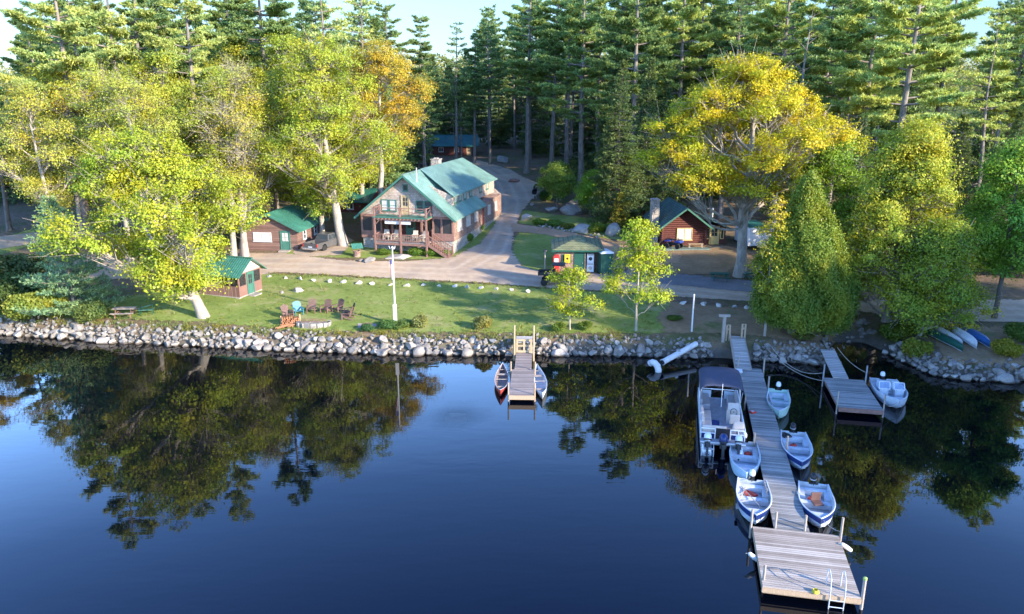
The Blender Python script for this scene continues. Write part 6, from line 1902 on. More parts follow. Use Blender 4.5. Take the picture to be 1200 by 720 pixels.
gm, gn = new_mat('clear_windscreen'); bb = gn.nodes.new('ShaderNodeBsdfGlossy'); bb.inputs['Roughness'].default_value = .05; tt = gn.nodes.new('ShaderNodeBsdfTransparent'); tt.inputs[0].default_value = (.8, .85, .88, 1); mm = gn.nodes.new('ShaderNodeMixShader'); mm.inputs[0].default_value = .25
gn.links.new(tt.outputs[0], mm.inputs[1]); gn.links.new(bb.outputs[0], mm.inputs[2]); oo = gn.nodes.new('ShaderNodeOutputMaterial'); gn.links.new(mm.outputs[0], oo.inputs[0])
ws = m.build('windscreen', gm, cb)
m = MB()
for x0, x1 in ((-.78, -.12), (.12, .78)):
    m.beam((x0, 2.61, .72), (x0 * .95, 2.39, 1.12), .04, .04); m.beam((x1, 2.61, .72), (x1 * .95, 2.39, 1.12), .04, .04); m.beam((x0 * .95, 2.39, 1.13), (x1 * .95, 2.39, 1.13), .04, .04); m.beam((x0, 2.61, .72), (x1, 2.61, .72), .04, .04)
m.build('frame', M['whitemetal'], ws)
cbM = Matrix.Translation(cb.location) @ Matrix.Rotation(cb.rotation_euler[2], 4, 'Z')
for sx in (-.45, .45):
    t = MB(); t.box(sx - .22, sx + .22, 1.35, 1.8, .38, .46); t.box(sx - .22, sx + .22, 1.27, 1.36, .42, .82); t.build('helm_seat', P_seat, cb, bevel=.02)
rope('bow_line', 'thin line from the bow of the white console boat to the cove dock', sagline(cbM @ Vector((0, 4.5, .7)), kM @ Vector((1.36, .2, 1.0)), .35), .016)

# ---- canoes
def canoe_mesh(mb, L=5.0, B=.88, n=19, depth=.36, rise=.22, both=True):
    V = []
    for i in range(n):
        t = i / (n - 1) * 2 - 1
        b = max(.012, B / 2 * (1 - abs(t) ** 2.2))
        zg = depth + rise * abs(t) ** 3
        zk = .0 + .10 * abs(t) ** 6
        o = [(0, zk), (b * .62, zk + .02), (b * .97, zk + (zg - zk) * .45), (b, zg), (max(.004, b - .03), zg), (max(.003, b * .93 - .03), zk + (zg - zk) * .45), (b * .55, zk + .06), (0, zk + .05)]
        V.append([(x, t * L / 2, z) for x, z in o])
    k = 8; vs = [p for r in V for p in r]; R = len(vs); vs += [(-x, y, z) for x, y, z in vs]
    fs, ms = [], []
    for s in (0, 1):
        for i in range(n - 1):
            for j in range(k - 1):
                a = s * R + i * k + j; fs.append((a, a + 1, a + k + 1, a + k)); ms.append(0 if j < 4 else 1)
    for f, q in zip(fs, ms): mb.f.append(tuple(len(mb.v) + i for i in f)); mb.m.append(q)
    mb.v += vs
    return V


def canoe(label, loc, rz, outm, inm, L=5.0, up=True, tilt=0.0, roll=0.0, B=.88):
    t = thing('canoe', label, 'canoe', loc, rz)
    m = MB(); canoe_mesh(m, L, B)
    g = MB()
    for sx in (1, -1):
        pts = []
        for i in range(19):
            q = i / 18 * 2 - 1; b = max(.012, B / 2 * (1 - abs(q) ** 2.2)); pts.append((sx * b, q * L / 2, .36 + .22 * abs(q) ** 3 + .01))
        g.tube(pts, .022, 5)
    s = []
    for f in (-.5, .42):
        b = B / 2 * (1 - abs(f) ** 2.2); x = MB(); x.box(-b + .02, b - .02, f * L / 2 - .12, f * L / 2 + .12, .27, .30); s.append(x)
    for f in (-.02, -.72, .72):
        b = B / 2 * (1 - abs(f) ** 2.2); x = MB(); x.box(-b + .02, b - .02, f * L / 2 - .03, f * L / 2 + .03, .335, .365); s.append(x)
    parts = [(m, 'hull', [outm, inm]), (g, 'gunwale', [M['alu']])] + [(x, 'seat' if i < 2 else 'thwart', [M['old_post']]) for i, x in enumerate(s)]
    if not up:
        F = Matrix.Translation((0, 0, .56)) @ Matrix.Rotation(PI + roll, 4, 'Y')
        for x, _, _ in parts: x.xf(F)
    for x, nme, mt in parts: x.build(nme, mt, t, smooth=(nme == 'hull'))
    return t
redc = plain('red_canoe', (.36, .05, .035), .35, .15); silver = plain('aluminium_canoe', (.50, .56, .58), .35, .12); dkin = plain('dark_canoe_inside', (.17, .13, .12), .6)
c = canoe('red canoe with dark inside floating left of the short dock', (-.72, 50.0, -.035), rad(-1), redc, dkin, 5.2, B=.95)
c = canoe('pale silver canoe floating right of the short dock', (1.90, 49.65, -.035), rad(2), silver, P_in, 5.5, B=.95)
for label, pa, pb_, mt, B in (('white canoe overturned on the bank, second from the right', (1118, 390), (1141, 407), plain('white_canoe', (.62, .64, .64), .4), .9), ('blue canoe overturned on the bank, rightmost of the row', (1130, 389), (1154, 405), plain('blue_canoe', (.03, .11, .28), .4), .95),
                             ('slim white canoe overturned on the bank beside the dark green one', (1095, 388), (1125, 406), M['white'], .62), ('dark green canoe overturned on the bank, leftmost of the row', (1092, 394), (1122, 409), plain('green_canoe', (.015, .085, .06), .4), .8)):
    a, b = P(*pa), P(*pb_)
    mid_ = (a + b) / 2; L = min(5.4, max(4.2, (b - a).length))
    canoe(label, (mid_.x, mid_.y, g1(mid_.x, mid_.y) - .02), math.atan2(b.y - a.y, b.x - a.x) - PI / 2, mt, mt, L, up=False, B=B)

# ---- pontoon boat (local +y towards the bow / shore)
pd = (d0 - d1).normalized()
stern_mid = Vector(P(846, 514, .8)[:2]); 
pt_rz = math.atan2(pd.y, pd.x) - PI / 2
pn = thing('pontoon_boat', 'white pontoon boat with a navy canopy moored left of the long dock', 'pontoon boat', (stern_mid.x + .05, stern_mid.y, 0), pt_rz)
PLn, PBn = 6.6, 2.45
for sx in (-.85, .85):
    m = MB(); m.tube([(sx, -.75, .12), (sx, -.7, .12), (sx, PLn - .8, .12), (sx, PLn - .2, .2), (sx, PLn + .15, .38)], [.22, .31, .31, .24, .05], 14); m.build('pontoon', M['alu'], pn, smooth=True)
m = MB(); m.box(-PBn / 2, PBn / 2, -.3, PLn, .50, .60); m.build('deck', plain('boat_carpet', (.30, .30, .32), .9), pn)
pbl = plain('pontoon_panel', (.50, .58, .66), .3, .06)
for (x0, x1, y0, y1) in ((-PBn / 2, -PBn / 2 + .04, .3, PLn - .1), (PBn / 2 - .04, PBn / 2, 1.9, PLn - .1), (-PBn / 2 + .05, -.4, PLn - .14, PLn - .1), (.4, PBn / 2 - .05, PLn - .14, PLn - .1)):
    m = MB(); m.box(x0, x1, y0, y1, .64, 1.12); m.build('fence_panel', pbl, pn)
m = MB()
zr_ = 1.22
for sx in (-PBn / 2 + .02, PBn / 2 - .02):
    m.beam((sx, .3, zr_), (sx, PLn - .1, zr_), .05, .05)
    for yy in np.linspace(.3, PLn - .1, 7): m.beam((sx, yy, .6), (sx, yy, zr_), .045, .045, up=(0, 1, 0))
m.beam((-PBn / 2, PLn - .12, zr_), (PBn / 2, PLn - .12, zr_), .05, .05)
for a_, b_ in ((-PBn / 2, -.42), (.42, PBn / 2)):
    for zz in (zr_, .95): m.beam((a_, .28, zz), (b_, .28, zz), .05, .05)
for xx in (-PBn / 2 + .02, -.42, .42, .85, PBn / 2 - .02): m.beam((xx, .28, .6), (xx, .28, zr_), .05, .05, up=(0, 1, 0))
m.beam((-PBn / 2, -.28, .63), (PBn / 2, -.28, .63), .06, .07)
m.build('railing', M['whitemetal'], pn)
m = MB(); m.box(-PBn / 2 + .08, -.46, .30, .33, .64, .92); m.box(.46, .82, .30, .33, .64, .92); m.box(.9, PBn / 2 - .08, .30, .33, .64, .92); m.build('stern_panel', P_navy, pn)
m = MB(); m.box(-.38, .38, .26, .31, .64, 1.25); m.build('stern_gate', M['black'], pn)
vin = plain('beige_vinyl', (.50, .43, .37), .5, .1); vin2 = plain('grey_vinyl', (.33, .32, .33), .5, .1)
def couch(x0, x1, y0, y1, back, mat=vin):
    m = MB(); m.box(x0, x1, y0, y1, .602, .98)
    o = m.build('couch', mat, pn, bevel=.03)
    b = MB()
    if back == 'left': b.box(x0 - .02, x0 + .16, y0, y1, .985, 1.32)
    elif back == 'right': b.box(x1 - .16, x1 + .02, y0, y1, .985, 1.32)
    elif back == 'rear': b.box(x0, x1, y0, y0 + .16, .985, 1.32)
    else: b.box(x0, x1, y1 - .16, y1, .985, 1.32)
    b.build('backrest', mat, o, bevel=.04)
couch(-1.15, -.55, 2.3, 3.5, 'left'); couch(-1.15, .2, .4, 1.0, 'rear'); couch(-1.15, -.55, 1.2, 2.1, 'left'); couch(-1.15, -.55, 4.4, 6.3, 'left', vin2); couch(.55, 1.15, 4.4, 6.3, 'right', vin2)
m = MB(); m.box(.35, 1.1, 2.7, 3.2, .602, 1.42); m.prism([(2.7, 1.422), (3.2, 1.422), (3.2, 1.7), (3.1, 1.72)], .4, 1.05, 'x'); m.build('helm_console', vin, pn)
m = MB(); m.tube([(.72 + .19 * math.cos(a), 2.58 + .06 * math.sin(a), 1.36 + .19 * math.sin(a)) for a in np.linspace(0, 2 * PI, 17)], .02, 5, caps=False); m.tube([(.72, 2.72, 1.3), (.72, 2.58, 1.36)], .03, 6); m.build('steering_wheel', M['black'], pn)
for cx, cy in ((.72, 1.95), (.85, 1.0)):
    m = MB(); m.box(cx - .28, cx + .28, cy - .26, cy + .26, .95, 1.08); o = m.build('captain_chair', vin, pn, bevel=.03)
    m = MB(); m.box(cx - .28, cx + .28, cy - .36, cy - .27, 1.02, 1.6); m.build('backrest', vin, o, bevel=.04)
    m = MB(); m.tube([(cx, cy, .6), (cx, cy, .95)], .06, 8); m.build('pedestal', M['steel'], o)
m = MB(); m.box(-.55, -.1, 1.9, 2.15, .602, .95); m.build('cooler', P_navy, pn)
# canopy
canv = plain('navy_canvas', (.05, .058, .088), .85, .2, 3)
nS = 13; C0, C1 = 3.1, 6.5
vs, fs = [], []
for j in range(9):
    y = C0 + (C1 - C0) * j / 8
    sagz = .03 * math.cos(j * PI) 
    for i in range(nS):
        a = PI * i / (nS - 1)
        ex = 1.27 * math.copysign(abs(math.cos(a)) ** .62, math.cos(a)); ez = 2.35 + .42 * (math.sin(a) ** .7 if math.sin(a) > 0 else 0) - .06 * (j / 4 - 1) ** 2 + sagz
        vs.append((ex, y, ez))
R_ = len(vs); vs += [(x * .985, y, z - .03) for x, y, z in vs]
for j in range(8):
    for i in range(nS - 1):
        a = j * nS + i; fs.append((a, a + 1, a + nS + 1, a + nS)); fs.append((R_ + a + nS, R_ + a + nS + 1, R_ + a + 1, R_ + a))
for j in range(8):
    for i in (0, nS - 1): a = j * nS + i; fs.append((a, a + nS, R_ + a + nS, R_ + a))
for i in range(nS - 1):
    for j in (0, 8): a = j * nS + i; fs.append((a, R_ + a, R_ + a + 1, a + 1))
m = MB(); m.add(vs, fs); cn = m.build('canopy', canv, pn, smooth=True)
m = MB()
for sx in (-1.2, 1.2):
    m.tube([(sx, 4.2, 1.22), (sx, C0 + .05, 2.4)], .022, 6); m.tube([(sx, 4.4, 1.22), (sx, C1 - .1, 2.4)], .022, 6); m.tube([(sx, 4.3, 1.22), (sx, 4.8, 2.42)], .022, 6)
m.build('canopy_frame', M['alu'], pn)
m = MB(); m.tube([(0, 2.9, 1.5), (0, 2.9, 2.95)], .018, 6); m.build('light_pole', M['whitemetal'], pn)
for xx, kd_, tl in ((-.85, 'white', -.5), (0, 'navy', -.25), (.82, 'white', -.5)):
    outboard(pn, (xx, -.42, .66), kd_, 1.1 if xx else 1.25, tl)
m = MB()
for a_, b_ in (((-1.15, -.75, .45), (-.5, -.75, .45)), ((-1.15, -.75, .45), (-1.15, -.75, -.05)), ((-.5, -.75, .45), (-.5, -.75, -.05)), ((-1.15, -.75, -.05), (-.5, -.75, -.05)), ((-1.15, -.75, .45), (-1.15, -.3, .5)), ((-.5, -.75, .45), (-.5, -.3, .5))): m.beam(a_, b_, .05, .05)
m.build('boarding_ladder', M['alu'], pn)
t = thing('cushion', 'small red and white cushion on the dock beside the pontoon boat', 'cushion', dM @ Vector((.55, 6.9, DZt + .002)), .4)
m = MB(); m.box(-.18, .18, -.16, .16, 0, .1); m.build('body', red_p, t, bevel=.03)
m = MB(); m.box(-.1, .1, -.09, .09, .102, .108); m.build('patch', M['white'], t)
t.location = dM @ Vector((-.55, 8.2, DZt + .002))
t = thing('dock_box', 'low dark box on the left corner of the dock by the gangway', 'box', dM @ Vector((-.95, 1.0, 0)), drz)

# remove the empty placeholder: give it geometry
m = MB(); m.box(-.3, .3, -.25, .25, .25, .6); m.build('box', M['steel'], t, bevel=.02); m = MB(); m.box(-.33, .33, -.28, .28, .602, .66); m.build('lid', M['whitemetal'], t)

# drain pipe with elbow
a, b = Vector((14.0, 55.5, 1.05)), Vector((10.95, 52.75, .55))
t = thing('drain_pipe', 'thick white pipe sloping from the stone wall down to the lake', 'pipe', a)
q = b - a
m = MB(); m.tube([(0, 0, 0), q], .21, 14); m.tube([q * .985, q * 1.0], .24, 14); m.build('pipe', M['white'], t, smooth=False)
m = MB(); m.box(q.x * .55 - .1, q.x * .55 + .1, q.y * .55 - .1, q.y * .55 + .1, q.z * .55 + .15, q.z * .55 + .34); m.build('clamp', M['steel'], t)
m = MB(); m.tube([q * .99 + Vector((0, 0, .0)), q * 1.03, q * .97], .17, 12); m.build('dark_mouth', M['black'], t)
t = thing('pipe_elbow', 'white curved pipe elbow standing in the water below the pipe', 'pipe', (10.35, 52.45, 0))
m = MB(); m.tube([(-.22, .28, .52), (-.16, .2, .60), (0, .05, .58), (.16, -.1, .42), (.24, -.18, .15), (.26, -.2, -.3)], [.2, .23, .24, .24, .23, .23], 14); m.build('elbow', M['white'], t, smooth=True)
m = MB(); m.tube([(-.24, .30, .50), (-.28, .35, .45)], .245, 14); m.build('collar', M['white'], t)

# ------------------------------------------------------------------ things on the lawn
p = P(463.5, 381)
fp = thing('flagpole', 'tall white flagpole in a small planting on the green lawn', 'flagpole', p)
m = MB(); m.box(-.13, .13, -.13, .13, -.3, 1.75); m.build('base', M['white'], fp)
m = MB(); m.tube([(0, 0, 1.75), (0, 0, 6.3)], [.075, .045], 10); m.build('pole', M['white'], fp)
m = MB(); m.lathe([(.03, 0), (.1, .05), (.1, .14), (.03, .2)], 10, (0, 0, 6.3)); m.build('finial', M['white'], fp)
wh_ = M['white']
m = MB(); m.beam((-.2, 0, 6.32), (.25, 0, 6.38), .035, .035); m.beam((.12, -.1, 6.25), (.22, .1, 6.5), .035, .035); m.beam((-.18, 0, 6.3), (-.28, .1, 6.5), .035, .035); m.build('crosstree', wh_, fp)
fl = new_mat('striped_flag'); mF, nF = fl
v = coords(nF, 'Object'); sp_ = nF.nodes.new('ShaderNodeSeparateXYZ'); nF.links.new(v, sp_.inputs[0])
stp = math_(nF, 'GREATER_THAN', math_(nF, 'FRACT', math_(nF, 'MULTIPLY', sp_.outputs[0], 7.0)), .5)
col_ = mixc(nF, (.62, .60, .57), (.42, .04, .06), stp)
col_ = mixc(nF, col_, (.04, .06, .22), math_(nF, 'GREATER_THAN', sp_.outputs[2], 5.05))
col_ = mixc(nF, col_, (.5, .45, .45), .25); finish(nF, col_, .85)
m = MB(); vs, fs = [], []
for i in range(9):
    for j in range(9):
        u, q = i / 8, j / 8
        vs.append((-.05 - .20 * u * (1 - .35 * (1 - q)), .07 * math.sin(u * 9 + q * 2), 3.9 + 1.5 * q - .28 * u * (1 - q)))
for i in range(8):
    for j in range(8): a = i * 9 + j; fs.append((a, a + 1, a + 10, a + 9))
n9 = len(vs); vs += [(x, y + .012, z) for x, y, z in vs]; fs += [tuple(n9 + i for i in reversed(f)) for f in fs]
m.add(vs, fs); f_ = m.build('flag', mF, fp); f_['label'] = 'limp striped flag hanging against the pole'

ad_b = plain('brown_chair_wood', (.15, .085, .07), .7, .3, 5); ad_t = plain('turquoise_chair_paint', (.03, .17, .225), .5, .15); ad_d = plain('dark_chair_wood', (.06, .045, .045), .7, .3)


def adirondack(label, loc, rz, mat, group=None):
    t = thing('adirondack_chair', label, 'chair', loc, rz, group)
    m = MB()
    for i in range(6): m.beam((-.3, -.30 + i * .11, .40 - i * .022), (.3, -.30 + i * .11, .40 - i * .022), .09, .025)
    m.build('seat', mat, t)
    m = MB()
    for i in range(7):
        x = -.27 + i * .09; h = 1.08 - .10 * (abs(i - 3) / 3) ** 2
        m.beam((x, .26, .27), (x * 1.12, .26 + (h - .27) * .36, h), .075, .022, up=(0, 1, 0))
    m.beam((-.3, .39, .62), (.3, .39, .62), .03, .07); m.build('backrest', mat, t)
    for sx in (-.33, .33):
        m = MB(); m.beam((sx, -.30, 0), (sx, -.30, .56), .05, .11, up=(0, 1, 0)); m.build('leg', mat, t)
        m = MB(); m.beam((sx, -.30, .36), (sx, .62, .02), .04, .11); m.build('rear_leg', mat, t)
        m = MB(); m.box(sx - .075, sx + .075, -.40, .40, .562, .592); m.build('armrest', mat, t)
    return t
for px, py, face, mt, lab in ((337.5, 373, 2.4, ad_b, 'brown adirondack chair behind the orange firewood, leftmost of the ring'), (350, 369, 2.1, ad_t, 'turquoise adirondack chair in the ring around the fire pit'), (365.5, 366.5, 1.6, ad_b, 'brown adirondack chair just right of the turquoise chair'),
                            (382, 366.5, 1.25, ad_b, 'brown adirondack chair at the back of the fire ring, second from the right pair'), (396, 366, 1.0, ad_b, 'brown adirondack chair behind the dark chair in the fire ring'), (409, 370, .35, ad_d, 'dark adirondack chair tilted at the right end of the fire ring'), (406.5, 374.5, -.1, ad_b, 'low reddish adirondack chair in front of the dark chair')):
    p = P(px, py)
    adirondack(lab, (p.x, p.y, p.z), -PI / 2 + face + PI / 2 - PI / 2, mt)
# fire pit of blocks
p = P(368, 382)
t = thing('fire_pit', 'half ring fire pit of pale stone blocks with an iron grate', 'fire pit', p)
m = MB()
for i in range(15):
    a = -PI + i * PI / 7.5
    for lvl in range(2 if math.sin(a) < .35 else 1):
        c_ = Matrix.Translation((1.25 * math.cos(a), .62 * math.sin(a), .08 + .2 * lvl)) @ Matrix.Rotation(a + PI / 2, 4, 'Z')
        s0 = len(m.v); m.box(-.24, .24, -.13, .13, -.1, .095); m.xf(c_, s0)
m.build('block_ring', M['rock'], t)
m = MB()
for i in range(10): m.beam((-.9 + i * .2, -.35, .42), (-.9 + i * .2, .4, .42), .03, .03)
m.beam((-.95, -.35, .45), (.95, -.35, .45), .04, .03); m.beam((-.95, .4, .45), (.95, .4, .45), .04, .03); m.build('grate', M['redwood'], t)
m = MB(); m.lathe([(1.0, .02), (.9, .06), (.02, .1)], 14, sy=.5); m.build('ash_bed', M['black'], t)
p = P(341, 381)
t = thing('firewood_rack', 'stack of split orange firewood under a rough timber rack', 'firewood', p, .35)
logm = plain('split_wood', (.30, .13, .06), .8, .45, 3); r_ = random.Random(9)
m = MB(); m.beam((-.75, 0, .0), (-.75, 0, .85), .08, .08, up=(0, 1, 0)); m.beam((.75, 0, 0), (.75, 0, .85), .08, .08, up=(0, 1, 0)); m.beam((-.85, 0, .04), (.85, 0, .04), .4, .06); m.build('rack', M['pine_post'], t)
m = MB()
for lv in range(5):
    for i in range(8 - (lv == 4) * 3):
        x = -.66 + i * .18 + r_.uniform(-.03, .03) + (lv % 2) * .06; m.tube([(x, -.32 + r_.uniform(-.05, .05), .15 + lv * .14), (x + r_.uniform(-.05, .05), .3, .15 + lv * .14)], r_.uniform(.06, .09), 5)
m.build('log_stack', logm, t)
m = MB()
for i in range(9): m.tube([(r_.uniform(-1.3, .2), r_.uniform(-.9, -.4), .08), (r_.uniform(-.9, .6), r_.uniform(-.7, -.3), .2)], .06, 5)
m.build('loose_log', logm, t)
p = P(430, 381)
t = thing('stone_slab', 'pale square slab with a rusty lid lying flush in the lawn', 'slab', p, .2)
m = MB(); m.box(-.75, .75, -.55, .55, -.1, .05); m.build('slab', M['rock'], t)
m = MB(); m.lathe([(.4, .052), (.4, .08), (.1, .1)], 14); m.build('lid', M['redwood'], t)


def picnic_table(label, loc, rz, mat, legm=None):
    t = thing('picnic_table', label, 'picnic table', loc, rz)
    legm = legm or mat
    m = MB()
    for i in range(5): m.box(-.92, .92, -.37 + i * .15, -.235 + i * .15, .72, .76)
    m.build('tabletop', mat, t)
    for s in (-1, 1):
        m = MB(); m.box(-.92, .92, s * .72 - .14, s * .72 - .01, .43, .47); m.box(-.92, .92, s * .72 + .01, s * .72 + .14, .43, .47); m.build('bench', mat, t)
    for sx in (-.62, .62):
        m = MB(); m.beam((sx, -.68, 0), (sx, -.18, .72), .09, .05, up=(1, 0, 0)); m.beam((sx, .68, 0), (sx, .18, .72), .09, .05, up=(1, 0, 0)); m.box(sx - .025, sx + .025, -.85, .85, .34, .428); m.box(sx - .024, sx + .024, -.37, .37, .63, .718); m.build('leg_frame', legm, t)
    return t
gp1 = plain('green_picnic_paint', (.018, .10, .07), .5, .2)
p = P(147, 371); picnic_table('weathered brown picnic table with a green bench under the big maple', p, .1, M['old_post'], M['redwood'])
p = P(843, 329); picnic_table('dark green picnic table on the gravel at the foot of the golden oak, left one', p, -.12, gp1)
p = P(858, 331); 
p = P(883, 328); picnic_table('dark green picnic table on the gravel, right one nearer the thin sapling', p, .2, gp1)
p = P(172, 369)
t = thing('green_bench', 'green plank bench at the right end of the brown picnic table', 'bench', p, .15)
m = MB(); m.box(-.6, .6, -.2, .2, .42, .47); m.build('seat', M['green_trim'], t)
m = MB(); m.beam((-.58, .24, .55), (.58, .24, .85), .03, .3, up=(0, 1, 0)); m.build('backrest', M['green_trim'], t)
for sx in (-.5, .5):
    m = MB(); m.beam((sx, -.15, 0), (sx, -.15, .42), .05, .06, up=(0, 1, 0)); m.beam((sx, .2, 0), (sx, .24, .75), .05, .06, up=(0, 1, 0)); m.build('leg', M['dark_green'], t)

# ------------------------------------------------------------------ vehicles
def wheel(parent, loc, r, w, rim=True, name='wheel', rz=0.0):
    m = MB(); m.lathe([(r * .55, -w / 2), (r * .92, -w / 2), (r, -w * .32), (r, w * .32), (r * .92, w / 2), (r * .55, w / 2)], 20)
    F = Matrix.Translation(loc) @ Matrix.Rotation(rz, 4, 'Z') @ Matrix.Rotation(PI / 2, 4, 'Y')
    m.xf(F); o = m.build(name, M['rubber'], parent)
    m = MB(); m.lathe([(r * .2, -w * .4), (r * .56, -w * .46), (r * .56, w * .46), (r * .2, w * .4)], 14); m.xf(F); m.build('rim', M['steel'], o)
    return o


# pickup, local +y forward
paint = plain('dark_grey_car_paint', (.085, .082, .080), .25, .12, 2, spec=.6, bump=0.0)
chrome = plain('chrome_bumper', (.60, .60, .58), .2, .08, metal=.8)
p = P(362, 298)
tk = thing('pickup_truck', 'dark grey pickup truck parked beside the brown cabin, seen from behind', 'pickup truck', (p.x + .1, p.y + .3, p.z), rad(-24))
Wd, Lt = 1.95, 5.5
m = MB()
m.prism([(.0, .55), (.0, 1.05), (.05, 1.12), (2.05, 1.12), (2.05, .45), (1.75, .45), (1.6, .8), (1.3, .92), (.95, .8), (.78, .45), (.1, .45)], -Wd / 2, -Wd / 2 + .08, 'x')
m.prism([(.0, .55), (.0, 1.05), (.05, 1.12), (2.05, 1.12), (2.05, .45), (1.75, .45), (1.6, .8), (1.3, .92), (.95, .8), (.78, .45), (.1, .45)], Wd / 2 - .08, Wd / 2, 'x')
m.box(-Wd / 2 + .081, Wd / 2 - .081, .06, 2.05, .60, .68); m.box(-Wd / 2 + .081, Wd / 2 - .081, 1.97, 2.05, .682, 1.12)
m.prism([(2.052, .42), (2.052, 1.14), (4.1, 1.16), (5.2, 1.04), (5.48, .9), (5.5, .5), (5.1, .42), (4.95, .8), (4.6, .92), (4.25, .8), (4.1, .42)], -Wd / 2, Wd / 2, 'x')
m.build('body', paint, tk, bevel=.02)
m = MB(); m.box(-Wd / 2 + .08, Wd / 2 - .08, -.012, .055, .60, 1.11); m.build('tailgate', paint, tk, bevel=.015)
m = MB()
sec = lambda y, z, w: [(-w, y, z), (w, y, z)]
A = [(-.93, 2.06, 1.142), (.93, 2.06, 1.142), (.93, 4.2, 1.165), (-.93, 4.2, 1.165), (-.72, 2.35, 1.80), (.72, 2.35, 1.80), (.72, 3.45, 1.82), (-.72, 3.45, 1.82)]
m.add(A, [(3, 2, 1, 0), (4, 5, 6, 7), (0, 1, 5, 4), (1, 2, 6, 5), (2, 3, 7, 6), (3, 0, 4, 7)]); m.build('cab', paint, tk, bevel=.04)
def quadlerp(a, b, c, d, off, u0=.08, u1=.92, v0=.12, v1=.86):
    a, b, c, d = map(Vector, (a, b, c, d)); n_ = (b - a).cross(d - a).normalized() * off
    f = lambda u, v: a.lerp(b, u).lerp(d.lerp(c, u), v) + n_
    return [f(u0, v0), f(u1, v0), f(u1, v1), f(u0, v1)]
def pane(parent, corners, off, name='window', **k):
    q = quadlerp(*corners, off, **k); q2 = quadlerp(*corners, off - .02 * (1 if off > 0 else -1), **k)
    m = MB(); m.add(q + q2, [(0, 1, 2, 3), (7, 6, 5, 4), (0, 4, 5, 1), (1, 5, 6, 2), (2, 6, 7, 3), (3, 7, 4, 0)]); return m.build(name, M['glass'], parent)
pane(tk, (A[0], A[1], A[5], A[4]), .012, 'rear_window'); pane(tk, (A[2], A[3], A[7], A[6]), .012, 'windscreen')
pane(tk, (A[1], A[2], A[6], A[5]), .012, 'side_window', u0=.06, u1=.42); pane(tk, (A[1], A[2], A[6], A[5]), .012, 'side_window', u0=.47, u1=.86)
pane(tk, (A[3], A[0], A[4], A[7]), .012, 'side_window', u0=.14, u1=.52); pane(tk, (A[3], A[0], A[4], A[7]), .012, 'side_window', u0=.57, u1=.94)
m = MB(); m.box(-.95, .95, -.16, -.015, .42, .62); m.build('rear_bumper', chrome, tk, bevel=.02)
m = MB(); m.box(-.95, .95, 5.45, 5.62, .42, .64); m.build('front_bumper', chrome, tk, bevel=.02)
tl = plain('tail_light', (.50, .03, .025), .25, .1)
for sx in (-.92, .92):
    m = MB(); m.box(sx - .06, sx + .06, -.022, .06, .76, 1.06); m.build('tail_light', tl, tk)
    m = MB(); m.box(sx * .8 - .14, sx * .8 + .14, 5.40, 5.50, .72, .88); m.build('headlight', M['whitemetal'], tk)
    m = MB(); m.box(min(sx, sx * 1.2), max(sx, sx * 1.2), 3.75, 3.88, 1.2, 1.38); m.build('wing_mirror', M['black'], tk)
    wheel(tk, (sx * .97 - math.copysign(.06, sx), 1.3, .38), .38, .26); wheel(tk, (sx * .97 - math.copysign(.06, sx), 4.6, .38), .38, .26)
m = MB(); m.box(-.26, .26, -.03, -.014, .66, .78); m.build('number_plate', M['white'], tk)

# utility side-by-side, local +x forward
p = P(654, 336)
uv = thing('utility_vehicle', 'black side-by-side utility vehicle with cargo bed on the dirt road', 'utility vehicle', (p.x - .1, p.y + .6, p.z + .05), rad(-6))
m = MB()
m.prism([(-1.0, .5), (1.5, .5), (1.75, .62), (1.72, .95), (1.1, 1.08), (.75, 1.05), (.7, .72), (-.15, .72), (-.2, .95), (-1.0, .95)], -.68, .68, 'y'); m.build('body', M['black'], uv, bevel=.02)
m = MB(); m.box(-1.75, -.35, -.7, .7, .98, 1.04); m.box(-1.75, -1.69, -.7, .7, 1.042, 1.3); m.box(-.41, -.35, -.7, .7, 1.042, 1.34); m.box(-1.688, -.412, -.7, -.64, 1.042, 1.3); m.box(-1.688, -.412, .64, .7, 1.042, 1.3); m.build('cargo_bed', M['black'], uv)
m = MB()
for sy in (-.64, .64):
    m.tube([(1.0, sy, 1.05), (.62, sy * .95, 1.92), (-.28, sy * .95, 1.95), (-.36, sy, .95)], .035, 7)
for xx in (.62, -.28): m.tube([(xx, -.61, 1.93), (xx, .61, 1.93)], .035, 7)
m.build('roll_cage', M['black'], uv)
m = MB(); m.box(-.42, .78, -.68, .68, 1.965, 2.02); m.build('roof', M['black'], uv, bevel=.02)
for sy in (-.33, .33):
    m = MB(); m.box(-.2, .3, sy - .27, sy + .27, .74, .92); o = m.build('seat', M['rubber'], uv, bevel=.03); m = MB(); m.box(-.28, -.15, sy - .27, sy + .27, .94, 1.45); m.build('backrest', M['rubber'], o, bevel=.03)
for xx in (-1.15, 1.2):
    for sy in (-.66, .66): wheel(uv, (xx, sy, .33), .33, .26, rz=PI / 2)
for sy in (-.45, .45):
    m = MB(); m.box(1.70, 1.765, sy - .12, sy + .12, .74, .86); m.build('headlight', M['whitemetal'], uv)
m = MB(); m.tube([(.72, -.33 + .17 * math.cos(a), 1.18 + .17 * math.sin(a)) for a in np.linspace(0, 2 * PI, 15)], .018, 5, caps=False); m.tube([(.9, -.33, 1.0), (.72, -.33, 1.18)], .025, 6); m.build('steering_wheel', M['black'], uv)

